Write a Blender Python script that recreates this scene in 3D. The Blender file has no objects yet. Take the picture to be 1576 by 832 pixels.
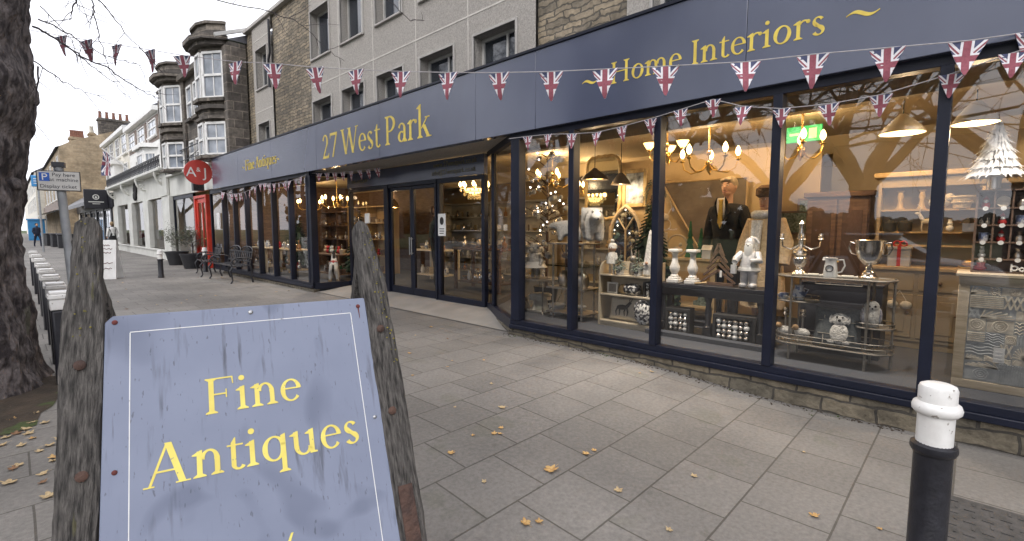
import bpy, bmesh, math, random
from mathutils import Vector, Matrix, noise as mnoise
random.seed(7)
C = bpy.context.scene.collection
sc = bpy.context.scene
R = math.radians; PI = math.pi; S = -PI/2

# ------------------------------------------------------------------ camera, sky, sun, exposure
cam = bpy.data.cameras.new('camera'); co = bpy.data.objects.new('camera', cam); C.objects.link(co)
cam.sensor_fit = 'HORIZONTAL'; cam.sensor_width = 36; cam.lens = 36*741/1576
cam.clip_start = .05; cam.clip_end = 1500
co.location = (0, 0, 1.55); co.rotation_euler = (R(90-5.09), 0, R(-46.22))
sc.camera = co
w = bpy.data.worlds.new('World'); sc.world = w; w.use_nodes = True
nt = w.node_tree; bg = nt.nodes['Background']
sky = nt.nodes.new('ShaderNodeTexSky'); sky.sky_type = 'NISHITA'; sky.sun_disc = False
sky.sun_elevation = R(38); sky.sun_rotation = R(250)
sky.air_density = 1.0; sky.dust_density = 6.0; sky.ozone_density = 2.0
hs = nt.nodes.new('ShaderNodeHueSaturation'); hs.inputs['Saturation'].default_value = .22
nt.links.new(sky.outputs[0], hs.inputs['Color'])
# high cloud: pale even overcast over the clear-sky gradient
mx = nt.nodes.new('ShaderNodeMix'); mx.data_type = 'RGBA'; mx.inputs[0].default_value = .75
nt.links.new(hs.outputs[0], mx.inputs[6])
tc = nt.nodes.new('ShaderNodeTexCoord'); cn = nt.nodes.new('ShaderNodeTexNoise')
cn.inputs['Scale'].default_value = 2.2; cn.inputs['Detail'].default_value = 5; cn.inputs['Distortion'].default_value = .6
nt.links.new(tc.outputs['Generated'], cn.inputs['Vector'])
cr = nt.nodes.new('ShaderNodeValToRGB'); cr.color_ramp.elements[0].position = .3; cr.color_ramp.elements[1].position = .75
cr.color_ramp.elements[0].color = (9.2, 9.4, 10.4, 1); cr.color_ramp.elements[1].color = (12.6, 12.6, 13.2, 1)
nt.links.new(cn.outputs['Fac'], cr.inputs[0]); nt.links.new(cr.outputs[0], mx.inputs[7])
nt.links.new(mx.outputs[2], bg.inputs['Color']); bg.inputs['Strength'].default_value = .125
sl = bpy.data.lights.new('sun', 'SUN'); sl.energy = .5; sl.angle = R(25); sl.color = (1, .96, .9)
so = bpy.data.objects.new('sun', sl); C.objects.link(so); so.rotation_euler = (R(48), 0, R(-70))
sc.view_settings.view_transform = 'Standard'; sc.view_settings.look = 'None'
sc.view_settings.exposure = 0.66; sc.view_settings.gamma = 1
sc.cycles.use_denoising = True; sc.cycles.max_bounces = 10; sc.cycles.transparent_max_bounces = 16
sc.cycles.diffuse_bounces = 4; sc.cycles.glossy_bounces = 4; sc.cycles.sample_clamp_indirect = 4
sc.cycles.caustics_reflective = False; sc.cycles.caustics_refractive = False

# ------------------------------------------------------------------ materials
def newmat(name):
    m = bpy.data.materials.new(name); m.use_nodes = True
    return m, m.node_tree, m.node_tree.nodes['Principled BSDF']
def lk(t, a, b): t.links.new(a, b)
def nd(t, k, **kw):
    n = t.nodes.new(k)
    for a, v in kw.items():
        if a in n.inputs: n.inputs[a].default_value = v
        else: setattr(n, a, v)
    return n
def c4(c): return (c[0], c[1], c[2], 1)
def M(name, c1, c2=None, scale=6, rough=.6, bump=0, bscale=None, bdist=.02, metal=0, stretch=None, detail=6, lo=.35, hi=.65, spec=None, speck=None, rot=None):
    """two-tone noise material; speck=(colour, scale, threshold) lays worn spots over it"""
    m, t, p = newmat(name)
    p.inputs['Roughness'].default_value = rough; p.inputs['Metallic'].default_value = metal
    if spec is not None: p.inputs['Specular IOR Level'].default_value = spec
    if c2 is None: c2 = tuple(v*.78 for v in c1)
    tc = nd(t, 'ShaderNodeTexCoord'); vec = tc.outputs['Object']
    if rot:
        mp0 = nd(t, 'ShaderNodeMapping'); mp0.inputs['Rotation'].default_value = rot; lk(t, vec, mp0.inputs[0]); vec = mp0.outputs[0]
    if stretch:
        mp = nd(t, 'ShaderNodeMapping'); mp.inputs['Scale'].default_value = stretch
        lk(t, vec, mp.inputs[0]); vec = mp.outputs[0]
    n = nd(t, 'ShaderNodeTexNoise', Scale=scale, Detail=detail); lk(t, vec, n.inputs['Vector'])
    r = nd(t, 'ShaderNodeValToRGB'); e = r.color_ramp.elements
    e[0].position = lo; e[1].position = hi; e[0].color = c4(c2); e[1].color = c4(c1)
    lk(t, n.outputs['Fac'], r.inputs[0]); col = r.outputs[0]
    if speck:
        n2 = nd(t, 'ShaderNodeTexNoise', Scale=speck[1], Detail=4); lk(t, vec, n2.inputs['Vector'])
        r2 = nd(t, 'ShaderNodeValToRGB'); r2.color_ramp.elements[0].position = speck[2]; r2.color_ramp.elements[1].position = min(1, speck[2]+.05)
        lk(t, n2.outputs['Fac'], r2.inputs[0])
        mx = nd(t, 'ShaderNodeMix', data_type='RGBA'); lk(t, r2.outputs[0], mx.inputs[0]); lk(t, col, mx.inputs[6]); mx.inputs[7].default_value = c4(speck[0])
        col = mx.outputs[2]
    lk(t, col, p.inputs['Base Color'])
    if bump:
        nb = nd(t, 'ShaderNodeTexNoise', Scale=bscale or scale*4, Detail=6); lk(t, vec, nb.inputs['Vector'])
        b = nd(t, 'ShaderNodeBump', Strength=bump, Distance=bdist); lk(t, nb.outputs['Fac'], b.inputs['Height']); lk(t, b.outputs[0], p.inputs['Normal'])
    return m
def stone(name, c1, c2, mortar, bw, bh, ms=.012, dist=.03, bump=.6, horiz=False, var=(.6, 1.25), offs=.5, rough=.85, noisesc=9, grime=.35, sq=1.0, blotch=False):
    """coursed masonry or paving; pattern runs along x+y and z (walls) or x and y (ground)"""
    m, t, p = newmat(name); p.inputs['Roughness'].default_value = rough
    tc = nd(t, 'ShaderNodeTexCoord'); vec = tc.outputs['Object']
    sp = nd(t, 'ShaderNodeSeparateXYZ'); lk(t, vec, sp.inputs[0])
    cb = nd(t, 'ShaderNodeCombineXYZ')
    if horiz: lk(t, sp.outputs[0], cb.inputs[0]); lk(t, sp.outputs[1], cb.inputs[1])
    else:
        ad = nd(t, 'ShaderNodeMath', operation='ADD'); lk(t, sp.outputs[0], ad.inputs[0]); lk(t, sp.outputs[1], ad.inputs[1])
        lk(t, ad.outputs[0], cb.inputs[0]); lk(t, sp.outputs[2], cb.inputs[1])
    v2 = cb.outputs[0]
    if dist:
        dn = nd(t, 'ShaderNodeTexNoise', Scale=2.2/bh*.25, Detail=2); lk(t, v2, dn.inputs['Vector'])
        sb = nd(t, 'ShaderNodeVectorMath', operation='SUBTRACT'); lk(t, dn.outputs['Color'], sb.inputs[0]); sb.inputs[1].default_value = (.5, .5, .5)
        scl = nd(t, 'ShaderNodeVectorMath', operation='SCALE'); lk(t, sb.outputs[0], scl.inputs[0]); scl.inputs['Scale'].default_value = dist*2
        av = nd(t, 'ShaderNodeVectorMath', operation='ADD'); lk(t, v2, av.inputs[0]); lk(t, scl.outputs[0], av.inputs[1]); v2 = av.outputs[0]
    br = nd(t, 'ShaderNodeTexBrick', Scale=1.0); br.offset = offs; br.squash = sq; br.squash_frequency = 3
    br.inputs['Brick Width'].default_value = bw; br.inputs['Row Height'].default_value = bh
    br.inputs['Mortar Size'].default_value = ms; br.inputs['Mortar Smooth'].default_value = .25; br.inputs['Bias'].default_value = 0
    br.inputs['Color1'].default_value = c4(c1); br.inputs['Color2'].default_value = c4(c2); br.inputs['Mortar'].default_value = c4(mortar)
    lk(t, v2, br.inputs['Vector'])
    n = nd(t, 'ShaderNodeTexNoise', Scale=noisesc, Detail=8, Roughness=.65); lk(t, vec, n.inputs['Vector'])
    mr = nd(t, 'ShaderNodeMapRange'); mr.inputs[1].default_value = .3; mr.inputs[2].default_value = .7; mr.inputs[3].default_value = var[0]; mr.inputs[4].default_value = var[1]
    lk(t, n.outputs['Fac'], mr.inputs[0])
    ml = nd(t, 'ShaderNodeVectorMath', operation='SCALE'); lk(t, br.outputs['Color'], ml.inputs[0]); lk(t, mr.outputs[0], ml.inputs['Scale'])
    col = ml.outputs[0]
    if grime:
        g = nd(t, 'ShaderNodeTexNoise', Scale=.55, Detail=4); lk(t, vec, g.inputs['Vector'])
        gr = nd(t, 'ShaderNodeMapRange'); gr.inputs[1].default_value = .35; gr.inputs[2].default_value = .65; gr.inputs[3].default_value = 1-grime; gr.inputs[4].default_value = 1.08
        lk(t, g.outputs['Fac'], gr.inputs[0])
        m2 = nd(t, 'ShaderNodeVectorMath', operation='SCALE'); lk(t, col, m2.inputs[0]); lk(t, gr.outputs[0], m2.inputs['Scale']); col = m2.outputs[0]
    if blotch:   # gum, drips and lichen spots
        for sc_, th, cc, am in ((7, .70, (.62, .60, .56), .5), (19, .72, (.35, .34, .33), .7), (2.2, .62, (.78, .80, .72), .6)):
            g = nd(t, 'ShaderNodeTexNoise', Scale=sc_, Detail=3); lk(t, vec, g.inputs['Vector'])
            gr = nd(t, 'ShaderNodeMapRange'); gr.inputs[1].default_value = th; gr.inputs[2].default_value = th+.06; gr.inputs[4].default_value = am; lk(t, g.outputs['Fac'], gr.inputs[0])
            mxb = nd(t, 'ShaderNodeMix', data_type='RGBA', blend_type='MULTIPLY'); lk(t, gr.outputs[0], mxb.inputs[0]); lk(t, col, mxb.inputs[6]); mxb.inputs[7].default_value = c4(cc); col = mxb.outputs[2]
    lk(t, col, p.inputs['Base Color'])
    inv = nd(t, 'ShaderNodeMath', operation='MULTIPLY_ADD'); lk(t, br.outputs['Fac'], inv.inputs[0]); inv.inputs[1].default_value = -1
    ns = nd(t, 'ShaderNodeTexNoise', Scale=noisesc*4, Detail=6); lk(t, vec, ns.inputs['Vector'])
    lk(t, ns.outputs['Fac'], inv.inputs[2])
    b = nd(t, 'ShaderNodeBump', Strength=bump, Distance=.015); lk(t, inv.outputs[0], b.inputs['Height']); lk(t, b.outputs[0], p.inputs['Normal'])
    return m
def glassmat(name, ior=1.9, tint=(1, 1, 1), rough=0.0):
    m, t, p = newmat(name); t.nodes.remove(p); out = t.nodes['Material Output']
    tr = nd(t, 'ShaderNodeBsdfTransparent'); tr.inputs[0].default_value = c4(tint)
    gl = nd(t, 'ShaderNodeBsdfGlossy'); gl.inputs['Roughness'].default_value = rough
    f = nd(t, 'ShaderNodeFresnel'); f.inputs[0].default_value = ior
    # old float glass: very slight waviness
    n = nd(t, 'ShaderNodeTexNoise', Scale=1.3, Detail=1); tc = nd(t, 'ShaderNodeTexCoord'); lk(t, tc.outputs['Object'], n.inputs['Vector'])
    b = nd(t, 'ShaderNodeBump', Strength=.02, Distance=.02); lk(t, n.outputs['Fac'], b.inputs['Height']); lk(t, b.outputs[0], gl.inputs['Normal'])
    mx = nd(t, 'ShaderNodeMixShader'); lk(t, f.outputs[0], mx.inputs[0]); lk(t, tr.outputs[0], mx.inputs[1]); lk(t, gl.outputs[0], mx.inputs[2])
    lk(t, mx.outputs[0], out.inputs[0]); return m
def emit(name, col, strength):
    m, t, p = newmat(name); p.inputs['Base Color'].default_value = c4(col)
    p.inputs['Emission Color'].default_value = c4(col); p.inputs['Emission Strength'].default_value = strength
    return m

navy = M('navy_paint', (.0095, .012, .026), (.006, .008, .017), 3, .4, .03, 60, spec=.3)
navyfascia = M('fascia_paint', (.074, .087, .142), (.057, .068, .114), 1.6, .25, .02, 3, spec=.8, stretch=(1, .6, .35))
for k_, v_ in (('Coat Weight', .55), ('Coat Roughness', .14), ('Coat IOR', 1.5)): navyfascia.node_tree.nodes['Principled BSDF'].inputs[k_].default_value = v_
gold = M('gold_leaf', (.80, .62, .10), (.62, .46, .08), 9, .45)
goldworn = M('worn_gold_paint', (.86, .73, .16), (.74, .60, .12), 14, .5, speck=((.30, .27, .20), 90, .66))
faintgold = M('faded_gold', (.16, .14, .05), (.10, .09, .05), 20, .6)
glass = glassmat('shop_glass', 1.92)
pebble = M('pebbledash', (.52, .485, .445), (.33, .305, .278), 48, .95, 1.0, 90, detail=3, lo=.3, hi=.7)
jointm = M('joint_sealant', (.66, .63, .58), (.55, .52, .48), 5, .9)
concrete = M('concrete', (.47, .45, .42), (.37, .35, .33), 3, .9, .2, 40)
rubble = stone('rubble_sandstone', (.36, .29, .20), (.20, .17, .13), (.12, .105, .085), .30, .085, .012, .06, .9, sq=1.4, noisesc=7, var=(.55, 1.35))
plinthst = stone('plinth_sandstone', (.24, .20, .14), (.15, .132, .10), (.075, .066, .055), .38, .13, .010, .04, .9, noisesc=8, var=(.45, 1.45), grime=.5)
blackstone = stone('soot_sandstone', (.145, .125, .104), (.070, .061, .055), (.20, .17, .14), .48, .27, .014, .01, .6, noisesc=6, var=(.5, 1.7), grime=.45)
blockstone = stone('warm_sandstone', (.42, .33, .22), (.33, .25, .16), (.30, .25, .18), .5, .2, .01, .015, .4, noisesc=3, var=(.7, 1.25))
paving = stone('paving_slabs', (.222, .206, .187), (.183, .170, .154), (.098, .088, .074), .465, .435, .006, .004, .35, horiz=True, var=(.78, 1.2), noisesc=38, grime=.32, rough=.8, blotch=True)
apron = M('apron_concrete', (.27, .252, .228), (.22, .205, .185), 2.5, .85, .15, 60)
asphalt = M('asphalt', (.06, .06, .062), (.045, .045, .047), 30, .9, .2, 200)
soil = M('soil', (.070, .050, .034), (.035, .026, .018), 5, 1, .9, 40, speck=((.055, .075, .022), 3.2, .58))
lawn = M('lawn', (.06, .085, .025), (.04, .06, .02), 3, 1, .5, 80)
white = M('white_paint', (.80, .79, .77), (.68, .67, .65), 4, .45)
wornwhite = M('worn_white_paint', (.82, .81, .78), (.74, .72, .69), 12, .42, .12, 26, speck=((.30, .27, .23), 34, .645))
offwhite = M('cream_paint', (.70, .66, .57), (.60, .56, .48), 3, .5)
greywhite = M('shopfront_white', (.66, .66, .62), (.56, .56, .52), 2, .5)
blackp = M('black_paint', (.018, .018, .024), (.011, .011, .015), 18, .38, .12, 60)
iron = M('cast_iron', (.045, .045, .05), (.022, .022, .026), 14, .42, .15, 50, metal=.3)
slate = M('slate_roof', (.10, .10, .115), (.065, .065, .075), 8, .6, .3, 30)
winframe = M('window_frame', (.55, .54, .52), (.45, .44, .42), 4, .5)
upglass = M('dark_window_glass', (.035, .042, .055), (.02, .026, .035), 1.5, .04, spec=1.0)
weather = M('weathered_oak', (.165, .150, .136), (.030, .027, .025), 4.2, .95, 1.0, 9, rot=(R(26.6), 0, 0), stretch=(30, 30, 4.5), detail=10, lo=.33, hi=.64, speck=((.12, .11, .06), 2.2, .70))
lichen = M('lichen', (.30, .25, .055), (.17, .15, .05), 30, 1, .8, 60)
rust = M('rusty_iron', (.10, .055, .04), (.05, .03, .025), 25, .9, .6, 60)
redrust = M('red_rust', (.16, .03, .025), (.09, .025, .02), 25, .8)
steel = M('brushed_steel', (.5, .5, .5), (.35, .35, .35), 20, .35, metal=1)
greypost = M('galvanised_grey', (.33, .34, .35), (.26, .27, .28), 10, .5)
bark = M('bark', (.185, .160, .155), (.038, .031, .032), 15, 1, 1.0, 26, bdist=.06, stretch=(1, 1, .5), detail=10, lo=.40, hi=.62, speck=((.11, .105, .08), 5, .66))
twig = M('twig_bark', (.075, .062, .066), (.05, .042, .044), 10, .9)
pots = M('terracotta', (.26, .12, .08), (.18, .085, .06), 9, .85)
redp = M('red_paint', (.62, .055, .03), (.5, .045, .025), 4, .4)
signred = M('sign_red', (.55, .065, .05), (.48, .055, .045), 4, .4)
leafc = [M('leaf_gold', (.56, .36, .14), (.36, .19, .06), 60, .7), M('leaf_tan', (.50, .38, .21), (.33, .23, .12), 60, .7), M('leaf_brown', (.24, .13, .065), (.14, .075, .04), 60, .8)]
snowfur = M('white_feather', (.90, .90, .90), (.80, .80, .80), 30, .9)
fred = M('flag_red', (.34, .105, .135), (.27, .08, .105), 60, .9)
fwhite = M('flag_white', (.86, .84, .87), (.78, .76, .79), 60, .9)
fblue = M('flag_navy', (.095, .108, .20), (.075, .085, .16), 60, .9)
cordm = M('cord', (.45, .42, .43), (.35, .33, .34), 20, .9)
# interior
carpet = M('grey_carpet', (.085, .093, .112), (.062, .068, .083), 120, 1, .3, 200)
innerwall = M('cream_wall', (.60, .45, .25), (.54, .40, .22), 2, .8)
ceilm = M('ceiling_paint', (.66, .54, .34), (.60, .48, .30), 2, .8)
pinewood = M('pine_wood', (.50, .36, .19), (.40, .28, .14), 3, .55, .1, 20, stretch=(6, 6, 1))
painted = M('sage_painted_wood', (.36, .28, .17), (.30, .23, .14), 2.5, .5)
palewood = M('pale_limed_wood', (.60, .51, .38), (.46, .38, .27), 4, .7, .2, 20, stretch=(1, 8, 8))
creamwood = M('cream_wood', (.66, .57, .43), (.58, .50, .37), 3, .5)
darkwood = M('dark_painted_wood', (.025, .025, .032), (.016, .016, .02), 6, .45)
walnut = M('walnut', (.17, .105, .07), (.10, .06, .04), 5, .5, .1, 20, stretch=(1, 1, 5))
fur = M('white_fur', (.80, .78, .73), (.58, .56, .52), 45, 1, 1.0, 90)
beigefur = M('beige_fur', (.62, .47, .29), (.46, .34, .2), 26, 1, .9, 60)
silver = M('silver', (.82, .80, .76), (.6, .58, .55), 8, .22, .05, 30, metal=1)
silverpaint = M('silver_paint', (.72, .72, .73), (.5, .5, .52), 14, .4, .3, 40, metal=.25)
pewter = M('pewter', (.45, .43, .40), (.33, .31, .29), 10, .35, metal=1)
brass = M('brass', (.72, .50, .18), (.5, .33, .1), 10, .3, metal=1)
wire = M('grey_wire', (.30, .28, .25), (.2, .19, .17), 20, .45, metal=.6)
fir = M('fir_green', (.022, .050, .026), (.012, .03, .016), 30, .9)
frost = M('frosted_green', (.22, .26, .22), (.05, .075, .05), 40, .9)
felt = M('green_felt', (.02, .11, .05), (.014, .075, .035), 30, .9)
ceramic = M('white_ceramic', (.82, .82, .80), (.74, .74, .72), 5, .2)
plaster = M('plaster', (.72, .68, .60), (.58, .54, .46), 8, .9, .3, 30)
skin = M('skin', (.58, .34, .22), (.52, .30, .19), 6, .55)
blacksuit = M('black_cloth', (.012, .011, .013), (.008, .008, .009), 30, .9)
yellowtie = M('ochre_silk', (.55, .36, .05), (.42, .26, .04), 30, .5)
tartan = M('grey_tweed', (.13, .145, .15), (.085, .095, .10), 60, .95)
linen = M('linen', (.62, .56, .46), (.52, .47, .38), 60, .95, .2, 200)
charcoal = M('charcoal_print', (.03, .028, .028), (.02, .02, .02), 20, .8)
blueware = M('blue_printed_ware', (.70, .72, .75), (.16, .20, .33), 22, .3, lo=.45, hi=.52)
bwfabric = M('black_white_fabric', (.78, .77, .74), (.04, .04, .05), 26, .9, lo=.49, hi=.52)
gilt = M('gilt_frame', (.52, .40, .20), (.36, .26, .12), 14, .5, .4, 40, metal=.2)
mirror = M('mirror_glass', (.75, .78, .74), (.7, .73, .7), 2, .03, metal=1)
lampblack = M('lamp_shade_dark', (.05, .045, .04), (.035, .03, .03), 6, .5)
bulb = emit('lamp_bulb', (1, .64, .24), 8)
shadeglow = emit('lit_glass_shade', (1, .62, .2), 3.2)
coolbulb = emit('spot_bulb', (1, .95, .85), 16)
greenglow = emit('exit_sign_green', (.03, .42, .12), .45)
redcloth = M('red_cloth', (.45, .03, .03), (.36, .025, .025), 30, .8)
teal = M('teal_coat', (.02, .06, .065), (.014, .045, .05), 20, .9)
denim = M('dark_denim', (.02, .025, .05), (.015, .018, .035), 20, .9)
bluesign = M('blue_sign', (.06, .30, .62), (.05, .26, .55), 3, .4)
parkblue = M('parking_blue', (.01, .10, .46), (.01, .09, .40), 3, .4)
signgrey = M('reflective_sign_face', (.60, .58, .54), (.52, .50, .47), 10, .45)
olive = M('olive_leaf', (.11, .125, .075), (.05, .062, .035), 9, .7)
planter = M('planter_black', (.03, .03, .034), (.02, .02, .024), 6, .5)

# ------------------------------------------------------------------ mesh builder
class MB:
    def __init__(s): s.v = []; s.f = []; s.m = []; s.mi = 0
    def add(s, vs, fs):
        o = len(s.v); s.v += [tuple(p) for p in vs]
        for f in fs: s.f.append(tuple(o+i for i in f)); s.m.append(s.mi)
        return s
    def box(s, x0, x1, y0, y1, z0, z1):
        return s.add([(x0,y0,z0),(x1,y0,z0),(x1,y1,z0),(x0,y1,z0),(x0,y0,z1),(x1,y0,z1),(x1,y1,z1),(x0,y1,z1)],
              [(0,3,2,1),(4,5,6,7),(0,1,5,4),(1,2,6,5),(2,3,7,6),(3,0,4,7)])
    def bar(s, a, b, wx, wz, up=(0,0,1)):
        a = Vector(a); b = Vector(b); d = (b-a).normalized(); u = Vector(up)
        if abs(d.dot(u)) > .98: u = Vector((0,1,0))
        x = d.cross(u).normalized()*wx/2; z = x.cross(d).normalized()*wz/2
        vs = [a-x-z, a+x-z, a+x+z, a-x+z, b-x-z, b+x-z, b+x+z, b-x+z]
        return s.add(vs, [(0,1,2,3),(4,7,6,5),(0,4,5,1),(1,5,6,2),(2,6,7,3),(3,7,4,0)])
    def tube(s, pts, rad, n=8, cap=True):
        pts = [Vector(p) for p in pts]; L = len(pts)
        rs = [rad]*L if not isinstance(rad, (list, tuple)) else rad
        u = None; vs = []; fs = []
        for i, p in enumerate(pts):
            d = (pts[min(i+1, L-1)]-pts[max(i-1, 0)])
            if d.length < 1e-9: d = Vector((0,0,1))
            d.normalize()
            if u is None:
                u = d.cross(Vector((0,0,1)) if abs(d.z) < .9 else Vector((1,0,0))).normalized()
            else:
                u = (u-d*u.dot(d))
                u = u.normalized() if u.length > 1e-6 else d.orthogonal().normalized()
            w_ = d.cross(u)
            for k in range(n):
                a = 2*PI*k/n; vs.append(p+(u*math.cos(a)+w_*math.sin(a))*rs[i])
        for i in range(L-1):
            for k in range(n):
                k2 = (k+1) % n; fs.append((i*n+k, i*n+k2, (i+1)*n+k2, (i+1)*n+k))
        if cap: fs.append(tuple(range(n))[::-1]); fs.append(tuple((L-1)*n+k for k in range(n)))
        return s.add(vs, fs)
    def lathe(s, prof, c=(0,0,0), n=20, sx=1, sy=1):
        vs = []; fs = []; L = len(prof)
        for r, z in prof:
            for k in range(n):
                a = 2*PI*k/n; vs.append((c[0]+r*math.cos(a)*sx, c[1]+r*math.sin(a)*sy, c[2]+z))
        for i in range(L-1):
            for k in range(n):
                k2 = (k+1) % n; fs.append((i*n+k, i*n+k2, (i+1)*n+k2, (i+1)*n+k))
        if prof[0][0] > 1e-5: fs.append(tuple(range(n))[::-1])
        if prof[-1][0] > 1e-5: fs.append(tuple((L-1)*n+k for k in range(n)))
        return s.add(vs, fs)
    def ball(s, c, r, n=12, sx=1, sy=1, sz=1):
        L = max(5, n//2+1)
        return s.lathe([(max(1e-6, r*math.sin(PI*i/(L-1))), -r*sz*math.cos(PI*i/(L-1))) for i in range(L)], c, n, sx, sy)
    def prism(s, poly, d0, d1, fn=None):
        """poly in (u,v); fn(u,v,d) -> point. default: u right, v up, d towards the viewer at -y"""
        fn = fn or (lambda u, v, d: (u, -d, v)); n = len(poly)
        vs = [fn(u, v, d0) for u, v in poly]+[fn(u, v, d1) for u, v in poly]
        fs = [tuple(range(n))[::-1], tuple(range(n, 2*n))]+[(i, (i+1) % n, n+(i+1) % n, n+i) for i in range(n)]
        return s.add(vs, fs)
    def torus(s, c, r, t, n=20, axis='z', k=6, sx=1, sy=1, a0=0, a1=2*PI):
        full = abs(a1-a0-2*PI) < 1e-6; pts = []
        for i in range(n+1):
            a = a0+(a1-a0)*i/n; x, y = r*math.cos(a)*sx, r*math.sin(a)*sy
            pts.append((c[0]+x, c[1]+y, c[2]) if axis == 'z' else (c[0]+x, c[1], c[2]+y) if axis == 'y' else (c[0], c[1]+x, c[2]+y))
        return s.tube(pts, t, k, not full)
def mesh(name, mb, mats, smooth=True, ang=40):
    me = bpy.data.meshes.new(name); me.from_pydata(mb.v, [], mb.f)
    for m in (mats if isinstance(mats, (list, tuple)) else [mats]): me.materials.append(m)
    me.polygons.foreach_set('material_index', mb.m)
    if smooth:
        me.polygons.foreach_set('use_smooth', [True]*len(me.polygons)); me.set_sharp_from_angle(angle=R(ang))
    me.update(); return me
def fixn(me):
    bm = bmesh.new(); bm.from_mesh(me); bmesh.ops.recalc_face_normals(bm, faces=bm.faces); bm.to_mesh(me); bm.free()
def put(name, me, parent=None, loc=None, rot=None):
    o = bpy.data.objects.new(name, me); C.objects.link(o)
    if parent: o.parent = parent
    if loc: o.location = loc
    if rot is not None: o.rotation_euler = rot if isinstance(rot, (tuple, list)) else (0, 0, rot)
    return o
def tag(o, label, cat, group=None):
    o['label'] = label; o['category'] = cat
    if group: o['group'] = group
    return o
def part(name, mb, mats, parent, bev=0, label=None, smooth=True):
    me = mesh(name, mb, mats, smooth); fixn(me); o = put(name, me, parent)
    if label: o['label'] = label
    if bev:
        b = o.modifiers.new('bevel', 'BEVEL'); b.width = bev; b.segments = 2; b.limit_method = 'ANGLE'
    return o
def thing(name, label, cat, loc=(0,0,0), rz=0, group=None):
    return tag(put(name, None, None, loc, rz), label, cat, group)
def solo(name, label, cat, mb, mats, loc=(0,0,0), rz=0, group=None, bev=0):
    o = part(name, mb, mats, None, bev); o.location = loc; o.rotation_euler = (0, 0, rz)
    return tag(o, label, cat, group)
def struct(name, mb, mats, kind='structure', smooth=True):
    o = part(name, mb, mats, None, 0, None, smooth); o['kind'] = kind; return o
def copytree(o, parent=None):
    c = o.copy(); C.objects.link(c)
    if parent: c.parent = parent
    for ch in o.children: copytree(ch, c)
    return c
def again(o, loc, rz=None, label=None, scale=None):
    c = copytree(o); c.location = loc
    if rz is not None: c.rotation_euler = (0, 0, rz)
    if label: c['label'] = label
    if scale: c.scale = (scale,)*3
    return c
def skinbody(name, verts, edges, rad, mat, parent, sub=2):
    me = bpy.data.meshes.new(name); me.from_pydata(verts, edges, [])
    o = bpy.data.objects.new(name, me); C.objects.link(o)
    sk = o.modifiers.new('skin', 'SKIN'); sk.use_smooth_shade = True
    for i, r in enumerate(rad):
        d = me.skin_vertices[0].data[i]; d.radius = (r, r) if not isinstance(r, tuple) else r
    me.skin_vertices[0].data[0].use_root = True
    sb = o.modifiers.new('sub', 'SUBSURF'); sb.levels = sub; sb.render_levels = sub
    dg = bpy.context.evaluated_depsgraph_get(); m2 = bpy.data.meshes.new_from_object(o.evaluated_get(dg))
    bpy.data.objects.remove(o); bpy.data.meshes.remove(me); m2.name = name
    m2.materials.clear()
    for m in (mat if isinstance(mat, (list, tuple)) else [mat]): m2.materials.append(m)
    m2.polygons.foreach_set('use_smooth', [True]*len(m2.polygons))
    return put(name, m2, parent)
def bfont(s, size, depth, mat, name, parent, mat4):
    cu = bpy.data.curves.new(name, 'FONT'); cu.body = s; cu.size = size; cu.extrude = depth; cu.align_x = 'CENTER'
    o = bpy.data.objects.new(name, cu); C.objects.link(o)
    dg = bpy.context.evaluated_depsgraph_get(); m2 = bpy.data.meshes.new_from_object(o.evaluated_get(dg))
    bpy.data.objects.remove(o); m2.transform(mat4); m2.materials.clear(); m2.materials.append(mat); m2.name = name
    return put(name, m2, parent)
def frame_mat(origin, u, v):
    u = Vector(u).normalized(); v = Vector(v).normalized(); n = u.cross(v)
    m = Matrix((u, v, n)).transposed().to_4x4(); m.translation = Vector(origin); return m

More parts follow.
